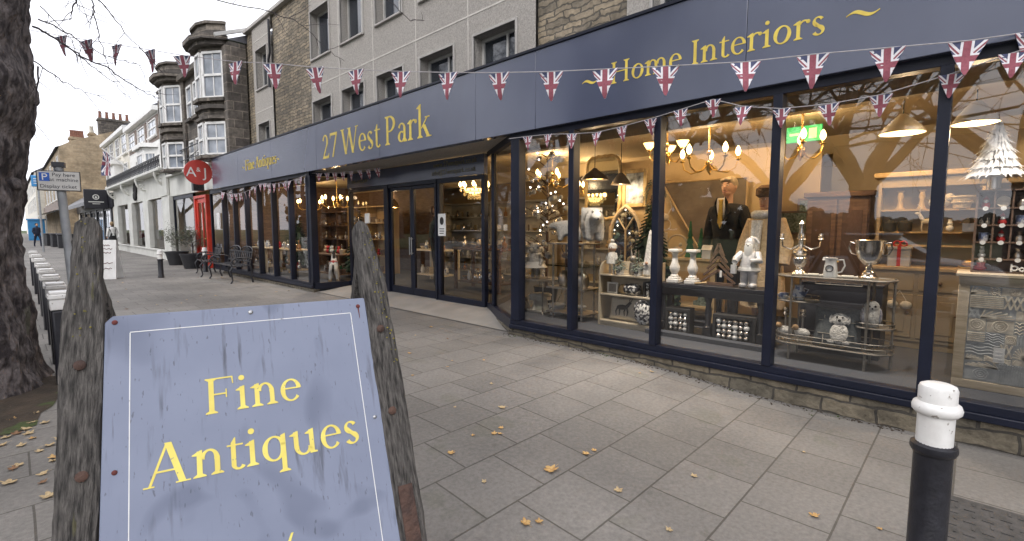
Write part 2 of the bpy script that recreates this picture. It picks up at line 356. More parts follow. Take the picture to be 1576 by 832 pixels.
# ------------------------------------------------------------------ old-style serif letters, drawn stroke by stroke
class Serif:
    def __init__(s): s.p = []; s.x = 0
    def poly(s, pts): s.p.append([(s.x+a, b) for a, b in pts])
    def stem(s, x, y0, y1, w=.085, b=1, t=1, k=.055):
        s.poly([(x, y0), (x+w, y0), (x+w, y1), (x, y1)])
        if b: s.poly([(x-k, y0), (x+w+k, y0), (x+w+k, y0+.018), (x+w, y0+.055), (x, y0+.055), (x-k, y0+.018)])
        if t == 1: s.poly([(x-k, y1), (x-k, y1-.018), (x, y1-.055), (x+w, y1-.055), (x+w+k, y1-.018), (x+w+k, y1)])
        if t == 2: s.poly([(x-.07, y1-.05), (x-.07, y1-.066), (x, y1-.075), (x+w, y1-.08), (x+w, y1+.015), (x+w*.6, y1+.012)])
    def diag(s, x0, y0, x1, y1, w): s.poly([(x0, y0), (x0+w, y0), (x1+w, y1), (x1, y1)])
    def arc(s, cx, cy, rx, ry, a0, a1, tk=.09, tn=.03, n=18, ph=0):
        o, i = [], []
        for k in range(n+1):
            a = R(a0+(a1-a0)*k/n); t = tn+(tk-tn)*abs(math.cos(a-R(ph)))**1.6
            o.append((cx+rx*math.cos(a), cy+ry*math.sin(a))); i.append((cx+(rx-t)*math.cos(a), cy+(ry-t)*math.sin(a)))
        for k in range(n): s.poly([o[k], o[k+1], i[k+1], i[k]])
    def dot(s, x, y, r): s.poly([(x+r*math.cos(2*PI*k/12), y+r*math.sin(2*PI*k/12)) for k in range(12)])
    def foot(s, x, y, k=.055, w=.04): s.poly([(x-k, y), (x+w+k, y), (x+w+k, y+.022), (x-k, y+.022)])
    def wave(s, x, y, L, h):
        n = 20; o = []; i = []
        for k in range(n+1):
            q = k/n; yy = y+h*math.sin(2*PI*q); t = .012+.035*math.sin(PI*q)**2
            o.append((x+L*q, yy+t)); i.append((x+L*q, yy-t))
        for k in range(n): s.poly([o[k], o[k+1], i[k+1], i[k]])
        s.dot(x+.02, y-.01, .03); s.dot(x+L-.02, y+.01, .03)
    def ch(s, c):
        A = s
        if c == ' ': s.x += .25; return
        if c == '_': s.x += .10; return
        if c == 'F':
            A.stem(.07, 0, .66); A.poly([(.02,.635),(.02,.66),(.47,.66),(.47,.635)]); A.poly([(.445,.66),(.47,.66),(.478,.52),(.46,.52)])
            A.poly([(.15,.335),(.36,.335),(.36,.362),(.15,.362)]); A.poly([(.345,.27),(.365,.27),(.365,.43),(.345,.43)]); ad = .50
        elif c == 'i': A.stem(.08, 0, .43, .08, 1, 2); A.dot(.118, .60, .052); ad = .25
        elif c == 'n': A.stem(.08, 0, .43, .08, 1, 2); A.stem(.34, 0, .29, .08, 1, 0); A.arc(.265, .25, .155, .19, 0, 165, .085, .035); ad = .50
        elif c == 'm':
            A.stem(.08, 0, .43, .08, 1, 2); A.stem(.34, 0, .29, .08, 1, 0); A.arc(.265, .25, .155, .19, 0, 165, .085, .035)
            A.stem(.60, 0, .29, .08, 1, 0); A.arc(.525, .25, .155, .19, 0, 165, .085, .035); ad = .76
        elif c == 'e': A.arc(.225, .215, .19, .225, 8, 318, .085, .032, 26); A.poly([(.08,.235),(.40,.235),(.41,.262),(.08,.262)]); ad = .43
        elif c == 'o': A.arc(.225, .215, .20, .225, 0, 360, .09, .032, 30, -15); ad = .46
        elif c == 'A':
            A.diag(.06, 0, .305, .68, .04); A.diag(.49, 0, .285, .68, .10); A.poly([(.14,.21),(.46,.21),(.455,.24),(.15,.24)])
            A.foot(.055, 0); A.foot(.50, 0, .06, .09); ad = .66
        elif c == 't': A.poly([(.09,.07),(.165,.07),(.165,.55),(.15,.55),(.09,.46)]); A.poly([(.03,.405),(.28,.405),(.28,.432),(.03,.432)]); A.arc(.205, .09, .115, .10, 180, 330, .075, .035); ad = .30
        elif c == 'q': A.arc(.225, .215, .195, .225, 0, 360, .088, .032, 28); A.stem(.34, -.22, .43, .08, 1, 0); A.poly([(.34,.43),(.42,.46),(.42,.36)]); ad = .49
        elif c == 'u': A.stem(.07, .14, .43, .08, 0, 2); A.stem(.34, 0, .43, .08, 0, 2); A.arc(.235, .17, .165, .18, 180, 345, .085, .035); A.poly([(.34,0),(.47,0),(.47,.025),(.34,.06)]); ad = .51
        elif c == 's':
            A.arc(.175, .315, .125, .122, 35, 265, .075, .03, 16, 20); A.arc(.175, .115, .135, .122, 85, -150, .08, .03, 16, 20)
            A.poly([(.07,.28),(.11,.335),(.29,.15),(.25,.09)]); ad = .35
        elif c == '2': A.arc(.21, .46, .165, .195, 165, -25, .085, .03, 18); A.poly([(.30,.42),(.375,.42),(.14,.07),(.04,.0)]); A.poly([(.04,0),(.41,0),(.43,.13),(.41,.13),(.38,.07),(.08,.07)]); ad = .47
        elif c == '7': A.poly([(.04,.585),(.45,.585),(.45,.655),(.04,.655)]); A.poly([(.04,.655),(.06,.655),(.06,.52),(.035,.52)]); A.diag(.15, 0, .385, .62, .065); ad = .47
        elif c == 'W':
            A.diag(.21, 0, .03, .66, .095); A.diag(.245, 0, .44, .66, .035); A.diag(.585, 0, .40, .66, .095); A.diag(.62, 0, .82, .66, .035)
            A.foot(.04, .638, .055, .09); A.foot(.41, .638, .05, .08); A.foot(.82, .638); ad = .90
        elif c == 'P': A.stem(.07, 0, .66); A.arc(.20, .475, .245, .185, 90, -90, .095, .03, 18); A.poly([(.12,.63),(.22,.63),(.22,.66),(.12,.66)]); A.poly([(.12,.29),(.22,.29),(.22,.32),(.12,.32)]); ad = .51
        elif c == 'a':
            A.stem(.27, .05, .31, .08, 0, 0); A.arc(.20, .29, .15, .14, 0, 160, .08, .03); A.arc(.19, .125, .145, .125, 60, 320, .085, .03, 18); A.poly([(.27,0),(.40,.0),(.40,.025),(.35,.08),(.27,.08)]); ad = .42
        elif c == 'r': A.stem(.08, 0, .43, .08, 1, 2); A.arc(.25, .29, .14, .15, 40, 150, .05, .035); A.dot(.325, .385, .045); ad = .37
        elif c == 'k': A.stem(.07, 0, .70, .08, 1, 2); A.diag(.15, .20, .36, .42, .04); A.diag(.37, 0, .20, .27, .10); A.foot(.36, .41, .06); A.foot(.38, 0, .05, .09); ad = .52
        elif c == 'H': A.stem(.08, 0, .66); A.stem(.53, 0, .66); A.poly([(.16,.335),(.53,.335),(.53,.362),(.16,.362)]); ad = .74
        elif c == 'I': A.stem(.08, 0, .66); ad = .27
        elif c == '~': A.wave(0, 0, 1, .05); ad = 1
        elif c == 'J': A.stem(.17, .05, .66, .1, 0, 1); A.arc(.12, .06, .15, .16, 0, -150, .1, .05); ad = .36
        else: ad = .3
        s.x += ad
def words(text, em, fn, mats, name, parent, depth=.004, space=.25):
    x = 0
    for wd in text.split(' '):
        g = Serif()
        for c in wd: g.ch(c)
        serif(wd, em, (lambda u, v, d, x=x: fn(u+x*em, v, d)), mats, name, parent, None, depth); x += g.x+space
def serif(text, em, fn, mats, name, parent, extra=None, depth=.004):
    g = Serif()
    for c in text: g.ch(c)
    if extra: extra(g)
    mb = MB()
    for k, poly in enumerate(g.p):
        mb.prism([(u*em, v*em) for u, v in poly], -.001, depth+.00012*(k % 9), fn)
    return part(name, mb, mats, parent, smooth=False)

# ================================================================== THE SETTING
def smooth(a, b, x): t = max(0, min(1, (x-a)/(b-a))); return t*t*(3-2*t)
def GH(x, y):
    h = .10*smooth(.9, 2.8, y)
    if x > 4.6: h += .10*smooth(4.7, 5.45, x)*smooth(4.4, 5.0, y)*(1-smooth(10.4, 10.9, y))
    return h
def sheet(x0, x1, y0, y1, dx, dy, zoff=0, H=GH):
    mb = MB(); nx = max(1, round((x1-x0)/dx)); ny = max(1, round((y1-y0)/dy)); vs = []
    for j in range(ny+1):
        for i in range(nx+1):
            x = x0+(x1-x0)*i/nx; y = y0+(y1-y0)*j/ny; vs.append((x, y, H(x, y)+zoff))
    fs = [(j*(nx+1)+i, j*(nx+1)+i+1, (j+1)*(nx+1)+i+1, (j+1)*(nx+1)+i) for j in range(ny) for i in range(nx)]
    return mb.add(vs, fs)
mb = sheet(-1.6, 5.7, -8, 30, .12, .2); mb.v += []
struct('pavement', mb, paving)
struct('pavement_far', sheet(-1.6, 5.7, 30, 170, 3, 10), paving)
mb = MB().box(-1.76, -1.605, -8, 170, -.2, .098); struct('kerb', mb, concrete)
struct('road', sheet(-9.5, -1.7, -60, 220, 4, 40, -.03, lambda x, y: 0), asphalt)
struct('ground', sheet(-300, 300, -300, 400, 100, 100, -.12, lambda x, y: 0), lawn)
struct('park_lawn', sheet(-120, -9.5, -90, 200, 20, 30, .02, lambda x, y: 0), lawn)
# bare soil round the tree (wavering edge)
mb = MB(); vs = [(-.7, 5.6, GH(0, 5.6)+.03)]; N = 60
for k in range(N):
    a = 2*PI*k/N; rr = 1+.10*math.sin(3*a+1)+.07*math.sin(7*a)+.03*math.sin(17*a)
    x = -.75+.98*rr*math.cos(a); y = 5.75+1.42*rr*math.sin(a); vs.append((x, y, GH(x, y)+.006))
mb.add(vs, [(0, 1+k, 1+(k+1) % N) for k in range(N)]); struct('soil_patch', mb, soil)
struct('doorway_apron', sheet(4.72, 5.5, 4.5, 10.6, .1, .2, .014), apron)

# ================================================================== THE ANTIQUES SHOP
shop = thing('shop_building', 'long antiques shop in pale concrete and rubble stone over a navy fascia with gold lettering', 'shop')
FX, WX, DX = 4.62, 5.43, 5.50          # fascia face, upper wall, door plane
Z0, ZF, ZT = .19, 2.765, 3.70
# fascia of butted panels
mb = MB(); edges = [17.55, 15.1, 12.6, 10.1, 7.6, 5.1, 4.0, 1.55, -.9, -3.4, -6]
for a, b in zip(edges, edges[1:]): mb.box(FX-.03, FX+.09, b+.002, a-.002, ZF, ZT)
fas = part('fascia', mb, navyfascia, shop, .004)
mb = MB().box(FX-.05, FX+.12, -6, 17.57, ZT, ZT+.03); part('fascia_capping', mb, navy, shop)
mb = MB().box(FX+.09, WX-.002, -6, 17.55, ZT-.10, ZT-.02); part('canopy_roof', mb, slate, shop)
mb = MB().box(FX+.09, DX+.10, 4.52, 10.62, ZF+.015, ZF+.05); part('soffit', mb, pebble, shop)
def onF(y0, z0, x=FX-.03): return lambda u, v, d: (x-d, y0-u, z0+v)
def wv(x, y, L, h): return lambda g: (setattr(g, 'x', 0), g.wave(x, y, L, h))
words('27 West Park', .722, onF(9.82, 2.955), gold, 'lettering', fas, .004, .20)
words('Fine Antiques', .405, onF(14.45, 3.10), gold, 'lettering', fas, .009)
for y_, z_, L_, h_ in ((14.70, 3.19, .13, .013), (12.24, 3.19, .15, .013), (3.30, 3.165, .20, .017), (.82, 3.17, .21, .02)): serif('', 1, onF(y_, z_), gold, 'lettering', fas, lambda g, L_=L_, h_=h_: [g.poly([(a*L_, h_*math.sin(2*PI*a)+(.004+.012*math.sin(PI*a)**2)), (b*L_, h_*math.sin(2*PI*b)+(.004+.012*math.sin(PI*b)**2)), (b*L_, h_*math.sin(2*PI*b)-(.004+.012*math.sin(PI*b)**2)), (a*L_, h_*math.sin(2*PI*a)-(.004+.012*math.sin(PI*a)**2))]) for a, b in [(k/18, (k+1)/18) for k in range(18)]])
words('Home Interiors', .334, onF(2.93, 3.085), gold, 'lettering', fas)
# stone plinth
mb = MB().box(4.665, 4.80, -6, 4.52, -.15, Z0); part('plinth', mb, plinthst, shop, .012)
mb = MB().box(4.665, 4.80, 10.62, 17.2, -.15, .17); part('plinth', mb, plinthst, shop)
# shopfront: sills, heads, mullions, panes.  posts between (x,y) points
GX = 4.70
def strip(pts, z0, z1, w, name, mat=navy, off=0):
    mb = MB()
    for a, b in zip(pts, pts[1:]):
        mb.bar((a[0], a[1], (z0+z1)/2), (b[0], b[1], (z0+z1)/2), w, z1-z0)
    return part(name, mb, mat, shop, .004)
def post(x, y, z0=.31, z1=ZF, wx=.13, wy=.065):
    part('mullion', MB().box(x-wx/2+.01, x+wx/2+.01, y-wy/2, y+wy/2, z0, z1), navy, shop, .004)
def pane(a, b, z0, z1, off=.03, mat=glass, name='window_pane', parent=None):
    d = Vector((b[0]-a[0], b[1]-a[1], 0)).normalized(); n = Vector((-d.y, d.x, 0))*off
    if n.x < 0: n = -n
    a3, b3 = Vector((a[0], a[1], 0))+n, Vector((b[0], b[1], 0))+n
    if (b3-a3).y > 0: a3, b3 = b3, a3          # the outer face looks to the street
    me = bpy.data.meshes.new(name)
    me.from_pydata([(a3.x, a3.y, z0), (b3.x, b3.y, z0), (b3.x, b3.y, z1), (a3.x, a3.y, z1)], [], [(0, 1, 2, 3)]); me.materials.append(mat)
    return put(name, me, parent or shop)
rights = [4.40, 3.49, 2.40, 1.29, .21, -.87, -1.95, -3.03, -4.1]
lefts = [16.92, 15.86, 14.85, 13.88, 12.87, 11.81, 10.80]
for seq, y0, y1 in ((rights, 4.50, -6), (lefts, 17.0, 10.66)):
    part('frame_sill', MB().box(4.635, 4.80, y1, y0, Z0+.002, Z0+.055), navy, shop, .006)
    part('frame_rail', MB().box(4.66, 4.78, y1, y0, Z0+.055, Z0+.12), navy, shop, .004)
    part('frame_rail', MB().box(4.66, 4.78, y1, y0, ZF-.075, ZF+.013), navy, shop, .004)
    for k, y in enumerate(seq):
        post(GX, y, .31, ZF-.075, .13, .15 if k == 0 and seq is rights else .075)
    for a, b in zip(seq, seq[1:]): pane((GX, a), (GX, b), .30, ZF-.07)
post(4.72, 10.70, .31, ZF-.075, .15, .16)
# splayed returns beside the recessed doorway
for a, b, nm in (((4.70, 4.47), (5.52, 5.80), 'r'), ((4.70, 10.66), (5.52, 10.52), 'l')):
    strip([a, b], .17, .31, .10, 'frame_sill'); strip([a, b], ZF-.075, ZF+.013, .09, 'frame_rail')
    pane(a, b, .30, ZF-.07, .0)
    mid = (a[0]*.2+b[0]*.8, a[1]*.2+b[1]*.8)
post(5.28, 5.46, .31, ZF-.075, .06, .06)
strip([(4.72, 4.50), (5.52, 5.80)], .05, .17, .12, 'plinth', plinthst)
# recessed doorway: header sign, frames, doors
hd = part('header_sign', MB().box(DX-.05, DX+.04, 5.86, 10.46, 2.43, 2.76), navyfascia, shop, .004)
def onD(s, size, y, z):
    return bfont(s, size, .002, faintgold, 'lettering', hd, frame_mat((DX-.053, y, z), (0, -1, 0), (0, 0, 1)))
onD('www.27westpark.co.uk', .125, 6.62, 2.635); onD('info@27westpark.co.uk', .125, 6.66, 2.495); onD('FINE ANTIQUES', .10, 9.9, 2.53)
ZD = GH(5.5, 7)+.012
def frame(name, y0, y1, z0, z1, t=.06, dep=.07, x=DX, parent=None, mat=navy, bot=None):
    bot = bot or t; mb = MB()
    mb.box(x-dep/2, x+dep/2, y0, y0+t, z0, z1); mb.box(x-dep/2, x+dep/2, y1-t, y1, z0, z1)
    mb.box(x-dep/2, x+dep/2, y0+t, y1-t, z0, z0+bot); mb.box(x-dep/2, x+dep/2, y0+t, y1-t, z1-t, z1)
    return part(name, mb, mat, parent or shop, .003)
for y0, y1, nm in ((5.86, 7.13, 'side_light'), (8.86, 10.44, 'side_light')):
    f = frame(nm, y0, y1, ZD, 2.425, .075, .09, DX, None, navy, .10); pane((DX, y0+.05), (DX, y1-.05), ZD+.05, 2.38, 0, glass, 'pane', f)
part('door_jamb', MB().box(DX-.06, DX+.06, 8.76, 8.855, ZD, 2.425), navy, shop); part('door_jamb', MB().box(DX-.06, DX+.06, 7.135, 7.18, ZD, 2.425), navy, shop)
part('door_head', MB().box(DX-.05, DX+.05, 7.18, 8.76, 2.36, 2.425), navy, shop)
for y0, y1 in ((7.185, 7.965), (7.972, 8.755)):
    f = frame('door', y0, y1, ZD+.01, 2.355, .065, .05, DX+.01, None, navy, .14); pane((DX+.01, y0+.05), (DX+.01, y1-.05), ZD+.12, 2.31, 0, glass, 'pane', f)
    hy = y1-.03 if y0 < 7.5 else y0+.03
    part('handle', MB().tube([(DX-.06, hy, 1.02), (DX-.06, hy, 1.36)], .011).tube([(DX-.02, hy, 1.05), (DX-.06, hy, 1.05)], .008).tube([(DX-.02, hy, 1.33), (DX-.06, hy, 1.33)], .008), steel, f)
solo('door_notice', 'white paper notice with a dark oval picture taped to the glass beside the doors', 'notice', MB().box(-.11, .11, -.004, 0, -.2, .2), ceramic, (DX-.05, 6.98, 1.6), S)
o = C.objects['door_notice']
part('print_picture', MB().lathe([(.001, -.002), (.055, -.002), (.055, .002), (.001, .002)], (0, 0, 0), 20, 1, 1.3), charcoal, o)
o.children[0].rotation_euler = (PI/2, 0, 0); o.children[0].location = (0, -.006, .07)
part('print_lines', MB().box(-.07, .07, -.0065, -.005, -.08, -.065).box(-.07, .07, -.0065, -.005, -.12, -.105).box(-.07, .05, -.0065, -.005, -.16, -.145), charcoal, o)
solo('alarm_box', 'small white alarm sounder box high on the glazed side light', 'alarm box', MB().box(-.09, .09, -.05, 0, -.11, .11), white, (DX-.05, 9.55, 1.75), S, None, .02)
# upper storey
def wall(holes, y0, y1, z0, z1, x, mat, name='wall_panel', dep=.24, parent=None):
    ys = sorted({y0, y1, *[h[0] for h in holes], *[h[1] for h in holes]}); zs = sorted({z0, z1, *[h[2] for h in holes], *[h[3] for h in holes]}); mb = MB()
    for a, b in zip(ys, ys[1:]):
        for c, d in zip(zs, zs[1:]):
            if any(h[0] <= a and b <= h[1] and h[2] <= c and d <= h[3] for h in holes): continue
            mb.add([(x, b, c), (x, a, c), (x, a, d), (x, b, d)], [(0, 1, 2, 3)])
    for a, b, c, d in holes:
        X = x+dep
        mb.add([(x,a,c),(x,b,c),(x,b,d),(x,a,d),(X,a,c),(X,b,c),(X,b,d),(X,a,d)], [(0,1,5,4),(1,2,6,5),(2,3,7,6),(3,0,4,7)])
    me = mesh(name, mb, mat, False); return put(name, me, parent or shop)
cols = [(11.03, 12.0), (9.53, 10.5), (8.08, 9.02), (6.57, 7.52), (5.12, 6.05)]
def window(a, b, c, d, x=WX, parent=None, split=True, fm=winframe, gm=upglass, surround=True, fw=.05, bars=0, sash=False):
    X = x+.17; mb = MB(); P = parent or shop
    mb.box(X, X+.06, a, a+fw, c, d); mb.box(X, X+.06, b-fw, b, c, d); mb.box(X, X+.06, a+fw, b-fw, c, c+fw); mb.box(X, X+.06, a+fw, b-fw, d-fw, d)
    if split: mb.box(X+.005, X+.055, a+(b-a)*.38-.02, a+(b-a)*.38+.02, c+fw, d-fw)
    if sash: mb.box(X-.01, X+.05, a+fw, b-fw, (c+d)/2-.03, (c+d)/2+.03)
    for k in range(bars):
        yy = a+(b-a)*(k+1)/(bars+1); mb.box(X+.01, X+.04, yy-.012, yy+.012, c+fw, d-fw)
    f = part('window', mb, fm, P, 0)
    part('pane', MB().box(X+.03, X+.035, a+.03, b-.03, c+.03, d-.03), gm, f)
    if surround:
        t = .04; mb = MB()
        mb.box(x-.03, x+.02, a-t, a, c-t, d+t); mb.box(x-.03, x+.02, b, b+t, c-t, d+t); mb.box(x-.03, x+.02, a, b, d, d+t); mb.box(x-.05, x+.16, a, b, c-t, c)
        part('window_surround', mb, concrete, P, .006)
    return f
rows = ((3.40, 4.62), (5.63, 6.74))
H = [(a, b, c, d) for a, b in cols for c, d in rows]
wall(H, 4.73, 12.08, 3.6, 7.45, WX, pebble)
for h in H: window(*h)
wall([], 12.08, 14.55, 3.6, 7.45, WX+.05, rubble); part('wall_panel', MB().box(WX, WX+.05, 12.07, 12.085, 3.6, 7.45), pebble, shop)
Hn = [(14.86, 15.74, c, d) for c, d in rows]
wall(Hn, 14.55, 16.0, 3.6, 7.45, WX, pebble); [window(*h) for h in Hn]
wall([], 16.0, 16.55, 3.6, 7.45, WX+.05, rubble)
wall([], 3.25, 4.73, 3.6, 7.45, WX+.05, rubble)
Hr = [(2.02, 2.90, c, d) for c, d in rows]+[(.5, 1.4, c, d) for c, d in rows]+[(-1, -.1, c, d) for c, d in rows]
wall(Hr, -6, 3.25, 3.6, 7.45, WX, pebble); [window(*h) for h in Hr]
mb = MB()
for a, b in ((4.76, 12.05), (14.58, 15.97), (-6, 3.22)): mb.box(WX-.006, WX+.01, a, b, 4.975, 5.0).box(WX-.006, WX+.01, a, b, 7.02, 7.04)
for y in (10.62, 9.16, 7.66, 6.20): mb.box(WX-.005, WX+.01, y-.011, y+.011, 3.7, 4.974).box(WX-.005, WX+.01, y-.011, y+.011, 5.001, 7.019)
part('panel_joints', mb, jointm, shop, 0)
part('parapet_coping', MB().box(WX-.07, WX+.4, -6, 16.6, 7.451, 7.55), concrete, shop, .01)
part('end_wall', MB().box(WX+.06, 12, 16.56, 16.8, 3.6, 7.45), rubble, shop)
part('rear_block', MB().box(WX+.5, 12, -6, 16.5, 3.62, 7.4), concrete, shop)
part('rainwater_pipe', MB().tube([(WX-.06, 14.5, 7.3), (WX-.06, 14.5, 6.4), (WX-.06, 14.62, 6.25), (WX-.06, 14.62, 5.5)], .035), blackp, shop)
# inside of the shop
fl_ = MB().box(5.5, 10.4, -6, 17, .10, .215).box(4.80, 5.5, -6, 4.45, .10, .215).box(4.80, 5.5, 10.7, 17, .10, .215)
fl_.prism([(4.76, 4.451), (5.499, 4.451), (5.499, 5.72)], .10, .2145, lambda u, v, d: (u, v, d)); part('shop_floor', fl_, carpet, shop)
part('shop_ceiling', MB().box(4.715, 10.4, -6, 17, 2.98, 3.06), ceilm, shop)
part('ceiling_beam', MB().box(5.9, 6.05, -6, 17, 2.78, 2.979), ceilm, shop); part('ceiling_beam', MB().box(9.0, 9.2, -6, 17, 2.70, 2.979), ceilm, shop)
part('rear_inner_wall', MB().box(10.3, 10.4, -6, 17, .2, 2.98), innerwall, shop); part('end_inner_wall', MB().box(4.82, 10.3, 16.9, 17, .2, 2.98), walnut, shop); part('panelling', MB().box(8.6, 8.68, 11.0, 16.89, .21, 2.75), walnut, shop)
part('end_inner_wall', MB().box(4.82, 10.3, -6, -5.9, .2, 2.98), innerwall, shop)
part('partition', MB().box(7.62, 7.70, 2.02, 4.72, .21, 2.70), innerwall, shop)
part('partition', MB().box(8.6, 8.68, -3, 1.6, .21, 2.75), painted, shop)

# ================================================================== NEIGHBOURING BUILDINGS
paleglass = M('pale_window_glass', (.34, .37, .42), (.16, .18, .21), 2.5, .08, spec=.8)  # mottled pale grey pane colour for the sash windows
def fwin(P, a, b, z0, z1, f0=.12, f1=.88, sash=True, bars=2, fm=white, gm=paleglass, sill=None, arch=False):
    """a sash window set in the wall face that runs from a to b"""
    a = Vector((a[0], a[1], 0)); b = Vector((b[0], b[1], 0)); d = b-a; L = d.length; d.normalize(); n = Vector((d.y, -d.x, 0))
    if n.x > 0 and abs(n.x) > .05: n = -n
    p = lambda t, z, o: a+d*(L*t)+n*o+Vector((0, 0, z))
    mb = MB(); t = .07
    for q in (f0, f1): mb.bar(p(q, z0, .015), p(q, z1, .015), t, .08, d)
    for z in (z0, z1): mb.bar(p(f0, z, .017), p(f1, z, .017), .08, t)
    if sash: mb.bar(p(f0, (z0+z1)/2, .02), p(f1, (z0+z1)/2, .02), .06, .07)
    for k in range(bars): q = f0+(f1-f0)*(k+1)/(bars+1); mb.bar(p(q, z0, .01), p(q, z1, .01), .025, .03, d)
    f = part('window', mb, fm, P)
    mb = MB(); mb.add([p(f0, z0, .006), p(f1, z0, .006), p(f1, z1, .006), p(f0, z1, .006)], [(0, 1, 2, 3)]); part('pane', mb, gm, f)
    if sill: part('sill', MB().bar(p(f0-.08, z0-.08, .06), p(f1+.08, z0-.08, .06), .18, .10), sill, f)
    return f
def poly_wall(P, pts, z0, z1, mat, name='wall', cap=True):
    mb = MB(); n = len(pts); mb.add([(x, y, z0) for x, y in pts]+[(x, y, z1) for x, y in pts], [(i, i+1, n+i+1, n+i) for i in range(n-1)]+([tuple(range(n, 2*n))] if cap else []))
    return part(name, mb, mat, P, smooth=False)
dk = thing('stone_building', 'soot blackened stone building with two round bays and white sash windows', 'building', (0, 0, 0))
ring = [(5.43, 16.585), (4.95, 16.585)]
bays = (17.9, 23.1)
for yc in bays: ring += [(4.95, yc-.95), (4.48, yc-.25), (4.48, yc+.35), (4.95, yc+.95)]
ring += [(4.95, 26.3), (9, 26.3)]
poly_wall(dk, ring, 3.72, 7.15, blackstone, cap=False)
part('roof', MB().add([(4.9, 16.6, 7.2), (4.9, 26.3, 7.2), (8, 26.3, 8.6), (8, 16.6, 8.6), (11, 16.6, 7.2), (11, 26.3, 7.2)], [(0, 1, 2, 3), (3, 2, 5, 4), (0, 3, 4), (1, 5, 2)]), slate, dk)
part('roof_verge', MB().bar((4.6, 16.62, 7.25), (8, 16.62, 8.7), .10, .10), winframe, dk)
def outl(y0, y1, o): return ring
for yc in bays:
    for (z0, z1, g) in ((7.10, 7.22, .16), (7.22, 7.36, .30), (7.36, 7.72, .02), (7.72, 7.80, .10), (5.22, 5.34, .08), (4.92, 5.0, .06)):
        prof = [(yc-1.0-g*.5, 5.0), (yc-.95-g*.6, 4.92-g*.3), (yc-.64-g*.7, 4.60-g*.8), (yc-.25-g*.35, 4.465-g), (yc+.35+g*.35, 4.465-g), (yc+.72+g*.7, 4.60-g*.8), (yc+.95+g*.6, 4.92-g*.3), (yc+1.0+g*.5, 5.0)]
        mb = MB(); n = len(prof); mb.add([(x, y, z0) for y, x in prof]+[(x, y, z1) for y, x in prof], [tuple(range(n)), tuple(range(n, 2*n))]+[(i, (i+1) % n, n+(i+1) % n, n+i) for i in range(n)])
        part('cornice' if z0 > 7 else 'string_course', mb, blackstone, dk, smooth=False)
    F = [(4.95, yc-.95), (4.48, yc-.25), (4.48, yc+.35)]
    for a, b, f0, f1 in ((F[0], F[1], .08, .92), (F[1], F[2], .06, .94)):
        for z0, z1 in ((5.58, 6.92), (3.85, 4.80)): fwin(dk, a, b, z0, z1, f0, f1, bars=1, sill=blackstone)
    mb = MB()
    for k in range(7): mb.lathe([(.035, 0), (.055, .07), (.03, .14), (.05, .20)], (4.46+abs(k-3)**2*.03, yc-.6+.2*k, 5.34), 6)
    part('balustrade', mb, blackstone, dk)
for y0, y1 in ((19.85, 20.5), (20.8, 21.45)):
    for z0, z1 in ((5.55, 6.68), (3.85, 4.72)): fwin(dk, (4.949, y0), (4.949, y1), z0, z1, 0, 1, bars=0, sill=blackstone)
part('cornice', MB().box(4.75, 5.0, 18.9, 22.1, 7.02, 7.2), blackstone, dk)
for y in (16.78, 19.3, 21.9, 25.9): part('quoin_pier', MB().box(4.86, 5.0, y-.16, y+.16, 3.75, 7.05), blackstone, dk, .02)
# its ground floor shop: white fascia, dark glazing, red door, round hanging sign
part('shop_fascia', MB().box(4.93, 5.05, 17.57, 25.05, 2.87, 3.68), greywhite, dk, .01)
part('shop_cornice', MB().box(4.78, 5.05, 17.57, 25.1, 3.681, 3.76), greywhite, dk)
part('shop_recess', MB().box(5.6, 5.7, 17.6, 25, 0, 2.87), innerwall, dk)
part('shop_floor', MB().box(5.0, 5.6, 17.6, 25, .05, .12), carpet, dk)
for a, b in ((21.6, 24.9), (17.7, 19.5)):
    f = part('shop_window', MB().box(4.98, 5.06, a, a+.09, .12, 2.86).box(4.98, 5.06, b-.09, b, .12, 2.86).box(4.98, 5.06, a, b, .12, .35).box(4.98, 5.06, a, b, 2.72, 2.865), navy, dk); pane((5.02, a), (5.02, b), .3, 2.75, 0, glass, 'pane', f)
d = part('door_frame', MB().box(4.90, 5.04, 21.16, 21.28, .1, 2.72).box(4.90, 5.04, 19.70, 19.82, .1, 2.72).box(4.90, 5.04, 19.8, 21.2, 2.62, 2.72), redp, dk, .01)
dd = part('door', MB().box(4.96, 5.02, 19.82, 19.94, .12, 2.62).box(4.96, 5.02, 21.04, 21.16, .12, 2.62).box(4.96, 5.02, 19.98, 20.98, .12, .82).box(4.96, 5.02, 19.98, 20.98, 2.45, 2.62).box(4.965, 5.015, 20.44, 20.52, .8, 2.46), redp, dk, .008)
pane((5.0, 19.9), (5.0, 21.1), .8, 2.5, 0, glass, 'pane', dd)
part('door_handle', MB().ball((4.93, 20.05, 1.15), .035), brass, dd)
part('oval_plaque', MB().box(4.95, 4.97, 18.4, 18.7, 1.5, 2.05), white, dk, .12)
part('wall_clock', MB().tube([(5.3, 22.0, 1.95), (5.34, 22.0, 1.95)], .22, 20), brass, dk)
sg = thing('hanging_sign', 'round red hanging sign with white letters A and J on black bracket', 'sign', (4.45, 18.55, 3.36))
mb = MB().tube([(0, -.035, 0), (0, .035, 0)], .40, 40); part('sign_disc', mb, signred, sg)
for side, r in ((-1, (1, 0, 0)), (1, (-1, 0, 0))):
    o_ = (0, side*.038, -.15)
    for ch, dx, sz in (('A', -.21, .44), ('&', 0.0, .20), ('J', .19, .44)):
        bfont(ch, sz, .003, white, 'lettering', sg, frame_mat((dx*r[0], side*.038, -.15 if sz > .3 else .02), r, (0, 0, 1)))
part('bracket', MB().tube([(.36, 0, .15), (.62, 0, .15)], .018).tube([(.36, 0, -.15), (.62, 0, -.15)], .018).box(.58, .62, -.03, .03, -.25, .25), blackp, sg)
